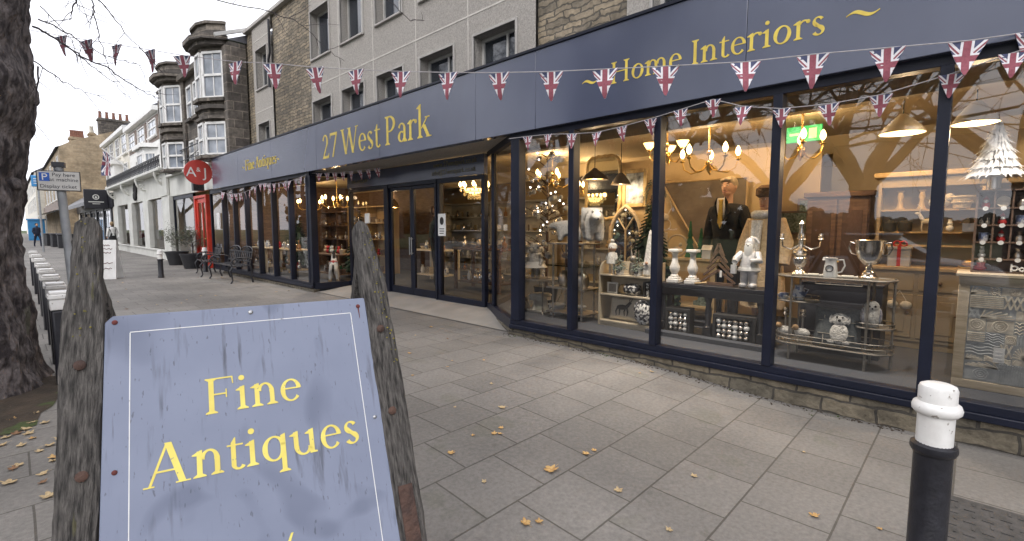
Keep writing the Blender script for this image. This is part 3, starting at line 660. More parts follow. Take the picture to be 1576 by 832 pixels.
solo('wall_lantern', 'small dark lantern fixed under the round red hanging sign', 'lantern', MB().box(-.16, .16, -.12, .12, -.14, .12).tube([(.15, 0, .1), (.3, 0, .25)], .02).lathe([(.2, .12), (.05, .2), (.02, .26)], (0, 0, 0), 4), iron, (4.62, 19.4, 2.95))
# white single storey shop with ironwork balcony
ws = thing('white_shop', 'white painted shopfront with three tall windows under an ironwork balcony', 'shop')
part('shop_fascia', MB().box(4.95, 5.15, 25.15, 41, 2.92, 3.98), greywhite, ws, .01)
part('balcony_slab', MB().box(4.55, 6.9, 25.1, 41.1, 3.98, 4.10), greywhite, ws, .02)
part('stall_riser', MB().box(4.93, 5.2, 26.4, 41, -.1, .46), greywhite, ws, .01); part('sill', MB().box(4.86, 5.0, 26.4, 41, .461, .54), greywhite, ws, .01)
part('pilaster', MB().box(4.86, 5.2, 25.12, 26.45, -.1, 2.919), greywhite, ws, .02); part('pilaster', MB().box(4.82, 4.94, 25.2, 26.4, 2.92, 3.979), greywhite, ws, .02)
for y0, y1 in ((29.9, 31.1), (34.5, 35.6), (39.5, 41)): part('pilaster', MB().box(4.90, 5.2, y0, y1, .541, 2.919), greywhite, ws, .02)
for y0, y1 in ((26.45, 29.9), (31.1, 34.5), (35.6, 39.5)):
    pane((5.1, y0), (5.1, y1), .54, 2.9, 0)
    ws_ = C.objects[-1]; ws_.parent = ws
    part('glazing_bar', MB().box(5.06, 5.14, y0+.9, y0+1.0, .54, 2.92), blackp, ws)
part('window_backdrop_wall', MB().box(6.6, 6.7, 25.2, 41, 0, 3.9), innerwall, ws); part('shop_floor', MB().box(5.21, 6.6, 25.2, 41, .3, .42), pinewood, ws)
mb = MB()
for y in (26.0, 30.5, 35.0, 40.2):
    bk = MB(); pts = [(4.95-.38*math.sin(PI/2*k/8), y, 3.4+.55*(1-math.cos(PI/2*k/8))) for k in range(9)]; bk.tube(pts, .05, 6).torus((4.80, y, 3.62), .09, .03, 12, 'y'); bk.box(4.56, 4.95, y-.06, y+.06, 3.9, 3.978)
    part('scroll_bracket', bk, greywhite, ws)
em = MB()
for dy in (-.28, 0, .28): em.lathe([(.02, 0), (.13, .12), (.11, .3), (.02, .62)], (4.90, 33+dy, 3.36+.05*(dy == 0)), 8, .4, 1)
em.ball((4.88, 33, 3.25), .3, 10, .3, 1, .9); part('emblem', em, charcoal, ws)
rl = MB(); rl.tube([(4.65, 25.2, 4.62), (4.65, 41, 4.62)], .025, 6).tube([(4.65, 25.2, 4.2), (4.65, 41, 4.2)], .02, 6)
y = 25.3
while y < 40.9:
    rl.torus((4.65, y+.16, 4.41), .17, .016, 10, 'x', 4).tube([(4.65, y, 4.1), (4.65, y, 4.62)], .012, 4).torus((4.65, y+.16, 4.41), .08, .014, 8, 'x', 4); y += .36
part('balcony_rail', rl, iron, ws)
solo('balcony_railing', 'thin black iron railing over the white fascia of the red door shop', 'railing', MB().tube([(4.8, 25.0, 4.5), (4.8, 17.7, 4.5)], .02, 6).tube([(4.8, 25.0, 4.1), (4.8, 17.7, 4.1)], .016, 6).tube([(4.8, 25, 3.76), (4.8, 25, 4.5)], .02, 6).tube([(4.8, 21.4, 3.76), (4.8, 21.4, 4.5)], .02, 6).tube([(4.8, 17.75, 3.76), (4.8, 17.75, 4.5)], .02, 6).tube([(4.8, 25, 4.1), (4.8, 21.4, 4.5)], .012, 6).tube([(4.8, 21.4, 4.1), (4.8, 17.7, 4.5)], .012, 6), iron)
# goods glimpsed in the white shop's windows: three mannequins of folded stock would be guesswork, so plain display plinths
for k, (y, hh) in enumerate(((27.6, 1.3), (32.4, 1.5), (37.2, 1.2))):
    t = thing('display_stand', ['pale display stand in the white shop window nearest the pilaster', 'pale display stand in the middle window of the white shop', 'pale display stand in the far window of the white shop'][k], 'display stand', (5.7, y, .42), S, 'stands in the white shop windows')
    part('plinth', MB().box(-.5, .5, -.2, .2, 0, .5), creamwood, t, .02); mb = MB()
    for q in range(5): mb.lathe([(.06, 0), (.11, .1), (.07, .3), (.09, hh*.35)], (-.42+.21*q, 0, .5), 8)
    part('stock', mb, [brass, ceramic, redcloth][k], t)
# white terraced house with brown panels
def house(name, label, y0, y1, zt, wall_m, x=6.8, xb=16, zr=2.6, bay=False, cols=3, rows_=((5.9, 7.4), (8.0, 9.3)), panel=None, winf=white, eave=white, zb=3.5):
    h = thing(name, label, 'house')
    part('wall', MB().box(x, xb, y0, y1, zb, zt), wall_m, h)
    xm = x+3.5; r_ = MB(); r_.add([(x-.3, y0, zt), (x-.3, y1, zt), (xm, y1, zt+zr), (xm, y0, zt+zr), (xb, y0, zt), (xb, y1, zt)], [(0, 1, 2, 3), (3, 2, 5, 4), (0, 3, 4), (1, 5, 2)]); rf = part('roof', r_, slate, h)
    part('eaves', MB().box(x-.32, x+.05, y0, y1, zt-.28, zt-.001), eave, h)
    W = (y1-y0)/cols
    for k in range(cols):
        a = y0+W*k+W*.2; b = y0+W*(k+1)-W*.2
        for z0, z1 in rows_:
            if panel: part('panel', MB().box(x-.03, x, a-.5, b+.5, z0-.35, z1+.2), panel, h)
            fwin(h, (x-.03, a), (x-.03, b), z0, z1, 0, 1, bars=1, sill=eave)
    return h, rf
h1, r1 = house('terraced_house', 'white terraced house with brown upper panels and white bay beside stone building', 36.3, 47, 8.95, white, cols=3, rows_=((7.35, 8.3),), panel=walnut, zr=2.2)
b = MB(); pts = [(6.8, 37.2), (6.2, 38.0), (6.2, 40.2), (6.8, 41)]
poly_wall(h1, pts, 4.1, 6.55, white, 'bay'); poly_wall(h1, [(6.9, 36.9), (6.0, 37.7), (6.0, 40.5), (6.9, 41.3)], 6.55, 6.80, white, 'bay_cornice')
fwin(h1, (6.8, 37.2), (6.2, 38.0), 4.9, 6.2, .15, .85); fwin(h1, (6.2, 38.0), (6.2, 40.2), 4.9, 6.2, .1, .9)
fwin(h1, (6.795, 42.6), (6.795, 44.6), 4.9, 6.3, .1, .9)
st = part('chimney', MB().box(8.2, 9.4, 42, 43.6, 9.5, 11.2).box(8.1, 9.5, 41.9, 43.7, 11.2, 11.4), blackstone, r1)
h2, r2 = house('terraced_house', 'cream terraced house with tall narrow windows between white house and stone gable', 47.05, 60, 9.3, offwhite, cols=4, rows_=((5.4, 6.6), (7.4, 8.8)), zr=2)
part('bay', MB().box(6.2, 6.8, 50, 53, 3.9, 6.6).box(6.0, 6.85, 49.7, 53.3, 6.6, 6.9), white, h2)
# stone gable with chimneys
gb = thing('gabled_building', 'tall stone gable end building with long rows of chimney pots', 'building')
y0, y1 = 65, 96
mb = MB(); gp = [(3.95, 0), (3.95, 9.45), (5.0, 10.15), (9.5, 12.0), (14, 9.6), (14, 0)]
n = len(gp); mb.add([(x, y0, z) for x, z in gp]+[(x, y1, z) for x, z in gp], [tuple(range(n)), tuple(range(n, 2*n))]+[(i, (i+1) % n, n+(i+1) % n, n+i) for i in range(n)])
part('wall', mb, blockstone, gb, smooth=False)
rf = part('roof', MB().add([(3.7, y0+.3, 9.4), (3.7, y1, 9.4), (9.5, y1, 12.1), (9.5, y0+.3, 12.1), (14.2, y0+.3, 9.5), (14.2, y1, 9.5)], [(0, 1, 2, 3), (3, 2, 5, 4)]), slate, gb)
def stack(x0, x1, yy, z0, z1, n, mt):
    c = part('chimney', MB().box(x0, x1, yy, yy+1.0, z0, z1).box(x0-.08, x1+.08, yy-.08, yy+1.08, z1-.25, z1-.1), mt, rf)
    mb = MB()
    for k in range(n): mb.lathe([(.13, 0), (.15, .1), (.11, .55), (.14, .62), (.14, .7)], (x0+.2+(x1-x0-.4)*k/max(1, n-1), yy+.5, z1), 8)
    part('chimney_pots', mb, pots if n > 2 else offwhite, c)
stack(4.8, 6.0, 65.2, 9.6, 10.55, 6, blockstone); stack(7.1, 9.7, 65.2, 10.8, 12.75, 5, blackstone); stack(6.4, 6.9, 66.2, 10.2, 11.3, 2, blockstone)
for k in range(5):
    ya = 66.5+k*5.6
    for z0, z1 in ((4.6, 6.3), (7.3, 8.7)): fwin(gb, (3.95, ya), (3.95, ya+2.6), z0, z1, .1, .9, sill=white)
part('render_band', MB().box(3.86, 3.949, 65.05, 96, 3.4, 4.2), white, gb)
t2 = thing('far_terrace', 'pale terrace far along the street beyond the stone gable building', 'building')
part('wall', MB().box(3.2, 13, 100, 168, -.2, 9.6), offwhite, t2); part('roof', MB().add([(2.9, 100, 9.6), (2.9, 168, 9.6), (8, 168, 13), (8, 100, 13), (13, 100, 9.6), (13, 168, 9.6)], [(0, 1, 2, 3), (3, 2, 5, 4), (0, 3, 4)]), slate, t2)
for k in range(6):
    for z0, z1 in ((4.2, 6.2), (7, 8.8)): fwin(t2, (3.19, 102+k*7), (3.19, 105.5+k*7), z0, z1, .1, .9)
# shops at street level between white shop and gable
dsh = thing('dark_shop', 'dark shopfront with black sloping awning and hanging sign beyond the white shop', 'shop')
part('wall', MB().box(5.0, 12, 41.2, 64.9, -.1, 4.2), offwhite, dsh)
part('awning', MB().add([(5.0, 44, 4.3), (5.0, 62, 4.3), (3.7, 62, 3.3), (3.7, 44, 3.3), (3.7, 44, 3.05), (3.7, 62, 3.05), (5.0, 44, 3.9), (5.0, 62, 3.9)], [(0, 1, 2, 3), (3, 2, 5, 4), (0, 3, 4, 6), (6, 4, 5, 7)]), blackp, dsh)
part('fascia', MB().box(4.88, 4.999, 41.2, 64.9, 2.9, 3.85), blackp, dsh)
for y in (42.2, 46, 50, 54, 58, 62): part('pilaster', MB().box(4.9, 5.0, y, y+.5, 0, 2.9), blackp, dsh)
for y in (42.7, 46.5, 50.5, 54.5, 58.5): fwin(dsh, (4.995, y), (4.995, y+3.5), .5, 2.8, 0, 1, False, 1, blackp)
hs_ = thing('projecting_sign', 'black projecting sign with pale round emblem above the dark shop', 'sign', (4.25, 43, 3.45))
part('board', MB().box(-.62, .62, -.08, .08, -.62, .62), blackp, hs_, .02); part('bracket', MB().tube([(-.6, 0, .64), (.75, 0, .64)], .03), iron, hs_)
part('emblem', MB().torus((0, -.085, .15), .15, .03, 20, 'y').ball((0, -.085, .13), .07, 10, 1, .3).box(-.4, .4, -.09, -.08, -.2, -.14).box(-.2, .2, -.09, -.08, -.32, -.28), greywhite, hs_)
fs = thing('low_shops', 'row of low shops with white canopy far along the pavement', 'shop')
part('wall', MB().box(3.96, 4.0, 65.1, 99, 0, 3.3), blackp, fs); part('canopy', MB().add([(3.9, 67, 3.5), (3.9, 98, 3.5), (2.4, 98, 2.9), (2.4, 67, 2.9), (2.4, 67, 2.75), (2.4, 98, 2.75)], [(0, 1, 2, 3), (3, 2, 5, 4)]), greywhite, fs)
part('fascia', MB().box(3.84, 3.95, 66, 99, 3.55, 4.4), walnut, fs)
# union flag on a slanting pole, blue signs
uf = thing('union_flag', 'union flag hanging from a slanting white pole over the balcony', 'flag', (0, 0, 0))
part('pole', MB().tube([(5.95, 40.2, 5.1), (4.42, 39.9, 6.5)], .045, 8), white, uf)

BR = [([(0.3, 6.0, 3.35), (0.38, 6.0, 3.34), (0.48, 6.0, 3.3), (0.58, 6.0, 3.23), (0.72, 6.0, 3.17), (0.88, 6.0, 3.14), (1.04, 6.0, 3.13)], 0.012), ([(0.26, 6.0, 3.29), (0.37, 6.0, 3.23), (0.46, 6.0, 3.18), (0.57, 6.0, 3.11), (0.75, 6.0, 3.05), (0.85, 6.0, 2.97), (0.97, 6.0, 2.91), (1.06, 6.0, 2.86), (1.15, 6.0, 2.85)], 0.016), ([(0.46, 5.9, 3.15), (0.58, 5.9, 3.06), (0.67, 5.9, 2.98), (0.79, 5.9, 2.89), (0.86, 5.9, 2.76)], 0.01), ([(0.26, 6.0, 2.99), (0.35, 6.0, 2.91), (0.42, 6.0, 2.86), (0.5, 6.0, 2.82), (0.63, 6.0, 2.79), (0.74, 6.0, 2.78)], 0.01), ([(0.56, 5.0, 3.43), (0.56, 5.0, 3.29), (0.57, 5.0, 3.18), (0.59, 5.0, 3.0), (0.63, 5.0, 2.81), (0.65, 5.0, 2.73)], 0.01), ([(0.54, 5.2, 3.49), (0.62, 5.2, 3.37), (0.7, 5.2, 3.28), (0.81, 5.2, 3.13), (0.9, 5.2, 3.04), (1.02, 5.2, 2.89)], 0.01), ([(0.49, 5.0, 3.41), (0.47, 5.0, 3.26), (0.44, 5.0, 3.18), (0.42, 5.0, 3.1)], 0.014), ([(0.45, 5.0, 3.35), (0.47, 5.0, 3.25), (0.5, 5.0, 3.18), (0.54, 5.0, 3.12)], 0.007), ([(0.28, 6.1, 2.97), (0.25, 6.1, 2.74), (0.23, 6.1, 2.49), (0.2, 6.1, 2.41)], 0.012), ([(1.25, 4.6, 3.54), (1.31, 4.6, 3.41), (1.75, 4.6, 3.44), (1.92, 4.6, 3.44), (2.09, 4.6, 3.35), (2.22, 4.6, 3.25), (2.41, 4.6, 3.19)], 0.009), ([(2.67, 4.4, 4.03), (2.8, 4.4, 3.83), (3.05, 4.4, 3.71), (3.23, 4.4, 3.76)], 0.01), ([(0.31, 6.0, 3.48), (0.43, 6.0, 3.36), (0.51, 6.0, 3.25), (0.59, 6.0, 3.18)], 0.008), ]

# ================================================================== union jack pieces
def clip(poly, tri):
    out = poly
    for i in range(len(tri)):
        a, b = tri[i], tri[(i+1) % len(tri)]; inp = out; out = []
        side = lambda p: (b[0]-a[0])*(p[1]-a[1])-(b[1]-a[1])*(p[0]-a[0])
        for k in range(len(inp)):
            p, q = inp[k], inp[(k+1) % len(inp)]; sp, sq = side(p), side(q)
            if sp >= 0: out.append(p)
            if (sp >= 0) != (sq >= 0): t = sp/(sp-sq); out.append((p[0]+(q[0]-p[0])*t, p[1]+(q[1]-p[1])*t))
        if not out: return out
    return out
def band(p, q, w):
    dx, dy = q[0]-p[0], q[1]-p[1]; L = math.hypot(dx, dy); nx, ny = -dy/L*w/2, dx/L*w/2
    return [(p[0]+nx, p[1]+ny), (p[0]-nx, p[1]-ny), (q[0]-nx, q[1]-ny), (q[0]+nx, q[1]+ny)]
def ccw(poly): a = sum(p[0]*q[1]-q[0]*p[1] for p, q in zip(poly, poly[1:]+poly[:1])); return poly if a > 0 else poly[::-1]
def flagmesh(outline, W, Hh, curl, name='pennant'):
    """union jack laid over the outline; curl bends the cloth"""
    tri = ccw(outline); mb = MB(); cx, cy = 0, -Hh/2
    L = [(2, [(-W, 0), (W, 0), (W, -Hh), (-W, -Hh)])]
    for sx in (-1, 1): L.append((1, band((sx*W, .0), (-sx*W, -Hh), W*.30)))
    for sx in (-1, 1): L.append((0, band((sx*W*1.05, .0), (-sx*W*.95, -Hh), W*.10)))
    L += [(1, [(-W, cy+Hh*.15), (W, cy+Hh*.15), (W, cy-Hh*.15), (-W, cy-Hh*.15)]), (1, [(-W*.34, 0), (W*.34, 0), (W*.34, -Hh), (-W*.34, -Hh)]),
          (0, [(-W, cy+Hh*.09), (W, cy+Hh*.09), (W, cy-Hh*.09), (-W, cy-Hh*.09)]), (0, [(-W*.20, 0), (W*.20, 0), (W*.20, -Hh), (-W*.20, -Hh)])]
    N = 9
    for k, (mi, poly) in enumerate(L):
        poly = clip(ccw(poly), tri)
        if len(poly) < 3: continue
        for j in range(N):   # slice into rows so that the cloth can curl
            t1, t0 = -Hh*j/N, -Hh*(j+1)/N
            pc = clip(poly, ccw([(-3*W, t0), (3*W, t0), (3*W, t1), (-3*W, t1)]))
            if len(pc) < 3: continue
            mb.mi = mi
            for sgn in (-1, 1):
                d = sgn*(.0006+.0004*k)
                vs = [(u, curl(u, v)+d, v) for u, v in pc]; mb.add(vs, [tuple(range(len(vs)))])
    me = mesh(name, mb, [fred, fwhite, fblue], False); return me
pens = []
for k in range(5):
    a, b_, c_ = random.uniform(-.25, .25), random.uniform(-1.2, 1.2), random.uniform(0, 6)
    pens.append(flagmesh([(-.104, 0), (.104, 0), (.007, -.222), (-.007, -.222)], .104, .222, lambda u, v, a=a, b_=b_, c_=c_: a*v*.9+b_*u*v*1.2+.016*math.sin(15*v+c_)*(-v/.2)))
def bunting(label, pts, spots, size=1, yaw=0, rnd=.18):
    """pts: cord points; spots: (x,y,z,heading) of pennants"""
    b = thing('bunting', label, 'bunting', (0, 0, 0), 0, None)
    part('cord', MB().tube(pts, .004, 5), cordm, b)
    for k, (x, y, z, hd) in enumerate(spots):
        put('pennant', pens[random.randrange(5)], b, (x, y, z), (random.uniform(-rnd, rnd), random.uniform(-.06, .06), hd+random.uniform(-.25, .25))).scale = (size, size, size*random.uniform(.95, 1.05))
    return b
A = [(.40,7.97,3.81),(.56,7.66,3.73),(.74,7.30,3.64),(.95,6.89,3.54),(1.17,6.48,3.44),(1.37,6.08,3.34),(1.69,5.47,3.21),(1.9,5.06,3.15),(2.12,4.63,3.07),(2.33,4.24,3.01),(2.54,3.82,2.95),(2.75,3.41,2.90),(2.97,3.0,2.86),(3.18,2.6,2.83),(3.38,2.21,2.81),(3.59,1.8,2.79),(3.85,1.3,2.77),(4.05,.91,2.78),(4.26,.51,2.78),(4.47,.11,2.78),(4.62,-.2,2.80)]
hd = math.atan2(-.89, .46)
bunting('long string of union jack pennants stretched across from tree to shop fascia', [(.05, 8.6, 3.98)]+A+[(4.60, -.9, 2.86)], [(p[0], p[1], p[2]-.004, hd) for p in A[1:]])
B = [(4.45,2.70),(4.12,2.69),(3.79,2.67),(3.43,2.63),(3.09,2.60),(2.78,2.62),(2.45,2.65),(2.13,2.69),(1.82,2.73),(1.55,2.62),(1.24,2.55),(.9,2.53),(.57,2.54),(.18,2.61),(-.11,2.68),(-.5,2.74)]
bunting('short string of union jack pennants looped under the fascia across the big windows', [(4.585, y, z) for y, z in B], [(4.58, y, z-.004, S) for y, z in B[1:-1]], .72)
def loop(x, y0, y1, n, z, sag, x1=None):
    x1 = x if x1 is None else x1; P = []
    for k in range(n+1): t = k/n; P.append((x+(x1-x)*t, y0+(y1-y0)*t, z-sag*4*t*(1-t)))
    return P
P = loop(4.58, 16.9, 13.4, 9, 2.68, .17)+loop(4.58, 13.4, 10.6, 9, 2.70, .09)[1:]
bunting('faded pennant string looped across the narrow windows behind the benches', P, [(x, y, z, S) for x, y, z in P[1:-1]], .95)
P = loop(4.7, 10.6, 8.4, 9, 2.74, .03, 5.2)
bunting('pale pennant string hung above the recessed doorway', P, [(x, y, z, S+.2) for x, y, z in P[1:-1]], .85)
put('cloth', flagmesh([(-.24, 0), (.24, 0), (.20, -1.45), (-.22, -1.5)], .26, 1.5, lambda u, v: .12*math.sin(9*u+v*2)+.05*math.sin(4*v)), uf, (4.62, 39.94, 6.3), (0, .05, .35))

# ================================================================== TREES
def limb(mb, p, d, r, L, lev, rnd, xm=None):
    n = 4; pts = [p]; rs = [r]
    for k in range(n):
        d = (d+Vector((rnd.uniform(-1, 1), rnd.uniform(-1, 1), rnd.uniform(-.7, .9)))*.22).normalized()
        p = p+d*(L/n); pts.append(p); rs.append(r*(1-.45*(k+1)/n))
    if xm and xm(pts[-1]): return          # pruned: clear of the pavement and the road
    mb.tube(pts, rs, 7 if lev < 2 else 5 if lev < 3 else 3, False)
    if lev >= 6: return
    kids = 3
    for k in range(kids):
        t = rnd.choice([2, 3, 4]) if k else 4
        ax = d.orthogonal(); ax.rotate(Matrix.Rotation(rnd.uniform(0, 2*PI), 4, d)); dd = d.copy(); dd.rotate(Matrix.Rotation(rnd.uniform(.35, 1.05), 4, ax))
        if lev >= 3: dd.z -= .12
        limb(mb, pts[t], dd.normalized(), max(.011, rs[t]*.66), L*rnd.uniform(.66, .92), lev+1, rnd, xm)
def trunkmesh(prof, cx, cy, zb, seed, n=96, bump=.05):
    mb = MB(); vs = []; fs = []; dz = .03; nz = int((prof[-1][0]-prof[0][0])/dz)
    def rad(z):
        for (za, ra), (zb_, rb) in zip(prof, prof[1:]):
            if z <= zb_: t = (z-za)/(zb_-za); t = t*t*(3-2*t); return ra+(rb-ra)*t
        return prof[-1][1]
    for j in range(nz+1):
        z = prof[0][0]+dz*j; r = rad(z)
        for k in range(n):
            a = 2*PI*k/n; q = Vector((math.cos(a)*r*2.6, math.sin(a)*r*2.6, z*1.1+seed))
            w = mnoise.fractal(q*1.6, 1, 2, 5)*bump*1.3+abs(mnoise.noise(q*3.3))*bump*1.2+max(0, mnoise.noise(q*1.15+Vector((9, 3, 1)))-.18)*bump*3.2+mnoise.noise(q*7.5)*.018+mnoise.noise(q*15)*.010+.035*math.sin(a*7+z*1.3)*math.exp(-max(0, z)*1.2)
            vs.append((cx+(r+w)*math.cos(a), cy+(r+w)*math.sin(a), zb+z))
    for j in range(nz):
        for k in range(n): k2 = (k+1) % n; fs.append((j*n+k, j*n+k2, (j+1)*n+k2, (j+1)*n+k))
    return mb.add(vs, fs)
tr = thing('street_tree', 'huge gnarled tree trunk with burrs growing from bare soil beside the pavement', 'tree', (0, 0, 0))
TC = (-.66, 6.45)
part('trunk', trunkmesh([(-.3, 1.1), (0, .86), (.35, .78), (.9, .74), (1.45, .72), (1.9, .76), (2.3, .83), (2.72, .93), (3.1, .88), (3.6, .93), (4.6, .9), (5.2, .85)], TC[0], TC[1], 0, 3.1, 128, .033), bark, tr)
for (x, y, z, r) in ((.10, 6.3, 2.33, .085), (.05, 6.2, 1.93, .08), (.16, 6.3, 2.75, .12)):
    mb = MB().ball((0, 0, 0), r, 16, 1, 1.1, .8); mb.v = [tuple(Vector(p)*(1+.35*mnoise.noise(Vector(p)*12+Vector((x*9, y, z))))+Vector((x, y, z))) for p in mb.v]; part('burr', mb, bark, tr)
rnd = random.Random(5); mb = MB()
for k in range(6):
    a = PI*.55+k*PI*.18; limb(mb, Vector((TC[0]+.3*math.cos(a), TC[1]+.3*math.sin(a), 5.0)), Vector((math.cos(a)*.5, math.sin(a)*.5, 1.2)).normalized(), .28, 3.0, 1, rnd, lambda q: q.x > .3 or q.z < 4.6)
part('crown', mb, twig, tr)
rnd = random.Random(11)
def drop(pts, r0):
    P = [Vector(p) for p in pts]; Q = []
    for a, b in zip(P, P[1:]):
        for k in range(4): Q.append(a.lerp(b, k/4)+Vector((rnd.uniform(-1, 1), rnd.uniform(-1, 1), rnd.uniform(-1, 1)))*.010)
    Q.append(P[-1]); n = len(Q); mb = MB().tube(Q, [r0*.62*(1-.7*k/(n-1)) for k in range(n)], 5)
    for k in range(2, n-1, 3):
        d = (Q[k+1]-Q[k-1]).normalized(); s = d.orthogonal(); s.rotate(Matrix.Rotation(rnd.uniform(0, 6.28), 4, d)); e = Q[k]; L = rnd.uniform(.08, .34); pts2 = [e]
        dd = (d*.7+s*.6+Vector((0, 0, -.25))).normalized()
        for q in range(3): dd = (dd+Vector((rnd.uniform(-.3, .3), rnd.uniform(-.3, .3), rnd.uniform(-.3, .2)))).normalized(); e = e+dd*L/3; pts2.append(e)
        mb.tube(pts2, [.003, .0025, .002, .0012], 4)
    part('branch', mb, twig, tr)
for pts, r0 in BR: drop(pts, r0)
pk = thing('park_tree', 'bare spreading tree in the park across the road', 'tree', (-10.5, 2.8, -.05), 0, 'bare trees across the road')
part('trunk', trunkmesh([(0, .6), (.5, .42), (2.4, .33), (3.1, .36), (3.3, .32)], 0, 0, 0, 8.2, 32, .03), bark, pk)
mb = MB(); rnd = random.Random(3)
for k in range(6):
    a = k*2*PI/6+.3; limb(mb, Vector((.15*math.cos(a), .15*math.sin(a), 3.0)), Vector((math.cos(a)*.7, math.sin(a)*.7, .75)).normalized(), .19, 4.0, 1, rnd, lambda q: math.hypot(q.x, q.y) > 7.6 or q.z < 2.6)
part('crown', mb, twig, pk)
for x, y, rz, s_ in ((-11, 11.5, 1.2, 1.0), (-15, -1.2, 4.9, 1.05), (-15, 6.5, .4, 1.0), (-11.5, -5.5, 2.6, 1.0), (-11, 20, 4.0, 1.1), (-11, 29, 2.2, 1.1), (-11, -15, 5.2, 1.1), (-11.5, 38, .7, 1.1), (-11, 48, 3.7, 1.1), (-11, 58, 1.7, 1.2), (-11, 70, 5.0, 1.2), (-11, 84, 2.4, 1.2), (-11, 100, .2, 1.2), (-28, 60, 4.4, 1.5)): again(pk, (x, y, -.05), rz, None, s_)
mb = MB(); rnd = random.Random(9)
for k in range(5200):
    yy = rnd.uniform(-60, 170); top = 2.4+9.5*smooth(10, 34, yy); c = Vector((-62+rnd.uniform(-6, 6), yy, rnd.uniform(.2, top*(1+.35*mnoise.noise(Vector((yy*.13, 0, 4)))+.15*mnoise.noise(Vector((yy*.5, 0, 9))))))); r = rnd.uniform(.25, .75)*(1+.05*top)
    mb.ball(c, r, 6, rnd.uniform(.6, 1.5), rnd.uniform(.6, 1.5), rnd.uniform(.5, 1))
struct('unseen_wood', mb, M('unseen_wood_leaf', (.05, .055, .035), (.03, .034, .025), 2, 1, .8, 10), 'stuff', False)  # unseen wood, raised along one stretch to darken reflections in the shop glass

# ================================================================== A-BOARD IN FRONT
ab = thing('sandwich_board', 'large weathered sandwich board reading Fine Antiques in yellow on blue grey', 'sign', (.15, 1.516, 0), R(-15.29))
T = R(26.6); ZTL = 1.334
def bp(a, b, c): return (a, b*math.sin(T)-c*math.cos(T), ZTL+b*math.cos(T)+c*math.sin(T))      # across, up the slope, out of the face
def bp2(a, b, c): # the rear half, leaning the other way from the shared top
    y, z = .30*math.sin(T), ZTL+.30*math.cos(T); q = .30-b
    return (a, y+q*math.sin(T)*.95+c*math.cos(T)-.02, z-q*math.cos(T)+c*math.sin(T)-.01)
def rough_post(out, c0, c1, fn, name, seed):
    """a sawn, weathered post: outline in (across, up), cut into rows with a wavering edge"""
    mb = MB(); rows_ = []; r_ = random.Random(seed)
    for (b0, l0, r0), (b1, l1, r1) in zip(out, out[1:]):
        n = max(1, int(abs(b1-b0)/.02))
        for k in range(n):
            t = k/n; b = b0+(b1-b0)*t
            rows_.append((b, l0+(l1-l0)*t+mnoise.noise(Vector((b*9, seed, 0)))*.004+r_.uniform(-.0012, .0012), r0+(r1-r0)*t+mnoise.noise(Vector((b*9, seed+5, 0)))*.004+r_.uniform(-.0012, .0012)))
    rows_.append(out[-1]); NX = 7; vs = []; fs = []
    for b, l, r in rows_:
        for c, sg_ in ((c1, 1), (c0, -1)):
            for k in range(NX+1):
                t = k/NX; a = l+(r-l)*t; rd = .006*(1-min(1, min(t, 1-t)*NX/1.0))
                gro = mnoise.noise(Vector((a*200, b*5, seed)))*.0014
                vs.append(fn(a, b, c-sg_*rd+sg_*gro))
    m = 2*(NX+1)
    for j in range(len(rows_)-1):
        for s_ in (0, NX+1):
            for k in range(NX): fs.append((j*m+s_+k, j*m+s_+k+1, (j+1)*m+s_+k+1, (j+1)*m+s_+k))
        fs.append((j*m, (j+1)*m, (j+1)*m+NX+1, j*m+NX+1)); fs.append((j*m+NX, j*m+m-1, (j+1)*m+m-1, (j+1)*m+NX))
    for j in (0, len(rows_)-1):
        for k in range(NX): fs.append((j*m+k, j*m+k+1, j*m+NX+1+k+1, j*m+NX+1+k))
    mb.add(vs, fs); return part(name, mb, weather, ab)
LP = [(.268, -.052, -.026), (.255, -.064, -.018), (.20, -.066, -.014), (.10, -.068, -.010), (.045, -.079, -.003), (0, -.082, -.002), (-.3, -.076, -.003), (-1.47, -.074, -.004)]
RP = [(.262, .634, .656), (.25, .623, .668), (.20, .620, .676), (.09, .620, .690), (.02, .620, .696), (-.3, .622, .697), (-.7, .624, .698), (-1.47, .626, .70)]
pl = rough_post(LP, -.048, .006, bp, 'post', 1.3); pr = rough_post(RP, -.048, .006, bp, 'post', 7.7)
rough_post([(b-.03, l-.012, r-.022) for b, l, r in LP[:-1]]+[(-1.37, -.09, -.02)], -.03, .02, bp2, 'rear_post', 3.1)
rough_post([(b-.03, l+.022, r+.008) for b, l, r in RP[:-1]]+[(-1.37, .645, .71)], -.03, .02, bp2, 'rear_post', 4.4)
# the painted board: bluish grey with dirt runs
m, t, p = newmat('board_paint'); p.inputs['Roughness'].default_value = .42
tcn = nd(t, 'ShaderNodeTexCoord'); mp = nd(t, 'ShaderNodeMapping'); mp.inputs['Scale'].default_value = (60, 7, 7); lk(t, tcn.outputs['Object'], mp.inputs[0])
n1 = nd(t, 'ShaderNodeTexNoise', Scale=1, Detail=6); lk(t, mp.outputs[0], n1.inputs['Vector'])
r1_ = nd(t, 'ShaderNodeValToRGB'); r1_.color_ramp.elements[0].position = .58; r1_.color_ramp.elements[1].position = .72; lk(t, n1.outputs['Fac'], r1_.inputs[0])
n2 = nd(t, 'ShaderNodeTexNoise', Scale=5, Detail=6); lk(t, tcn.outputs['Object'], n2.inputs['Vector'])
r2_ = nd(t, 'ShaderNodeValToRGB'); r2_.color_ramp.elements[0].color = (.178, .202, .280, 1); r2_.color_ramp.elements[1].color = (.212, .238, .322, 1); r2_.color_ramp.elements[0].position = .3; r2_.color_ramp.elements[1].position = .7; lk(t, n2.outputs['Fac'], r2_.inputs[0])
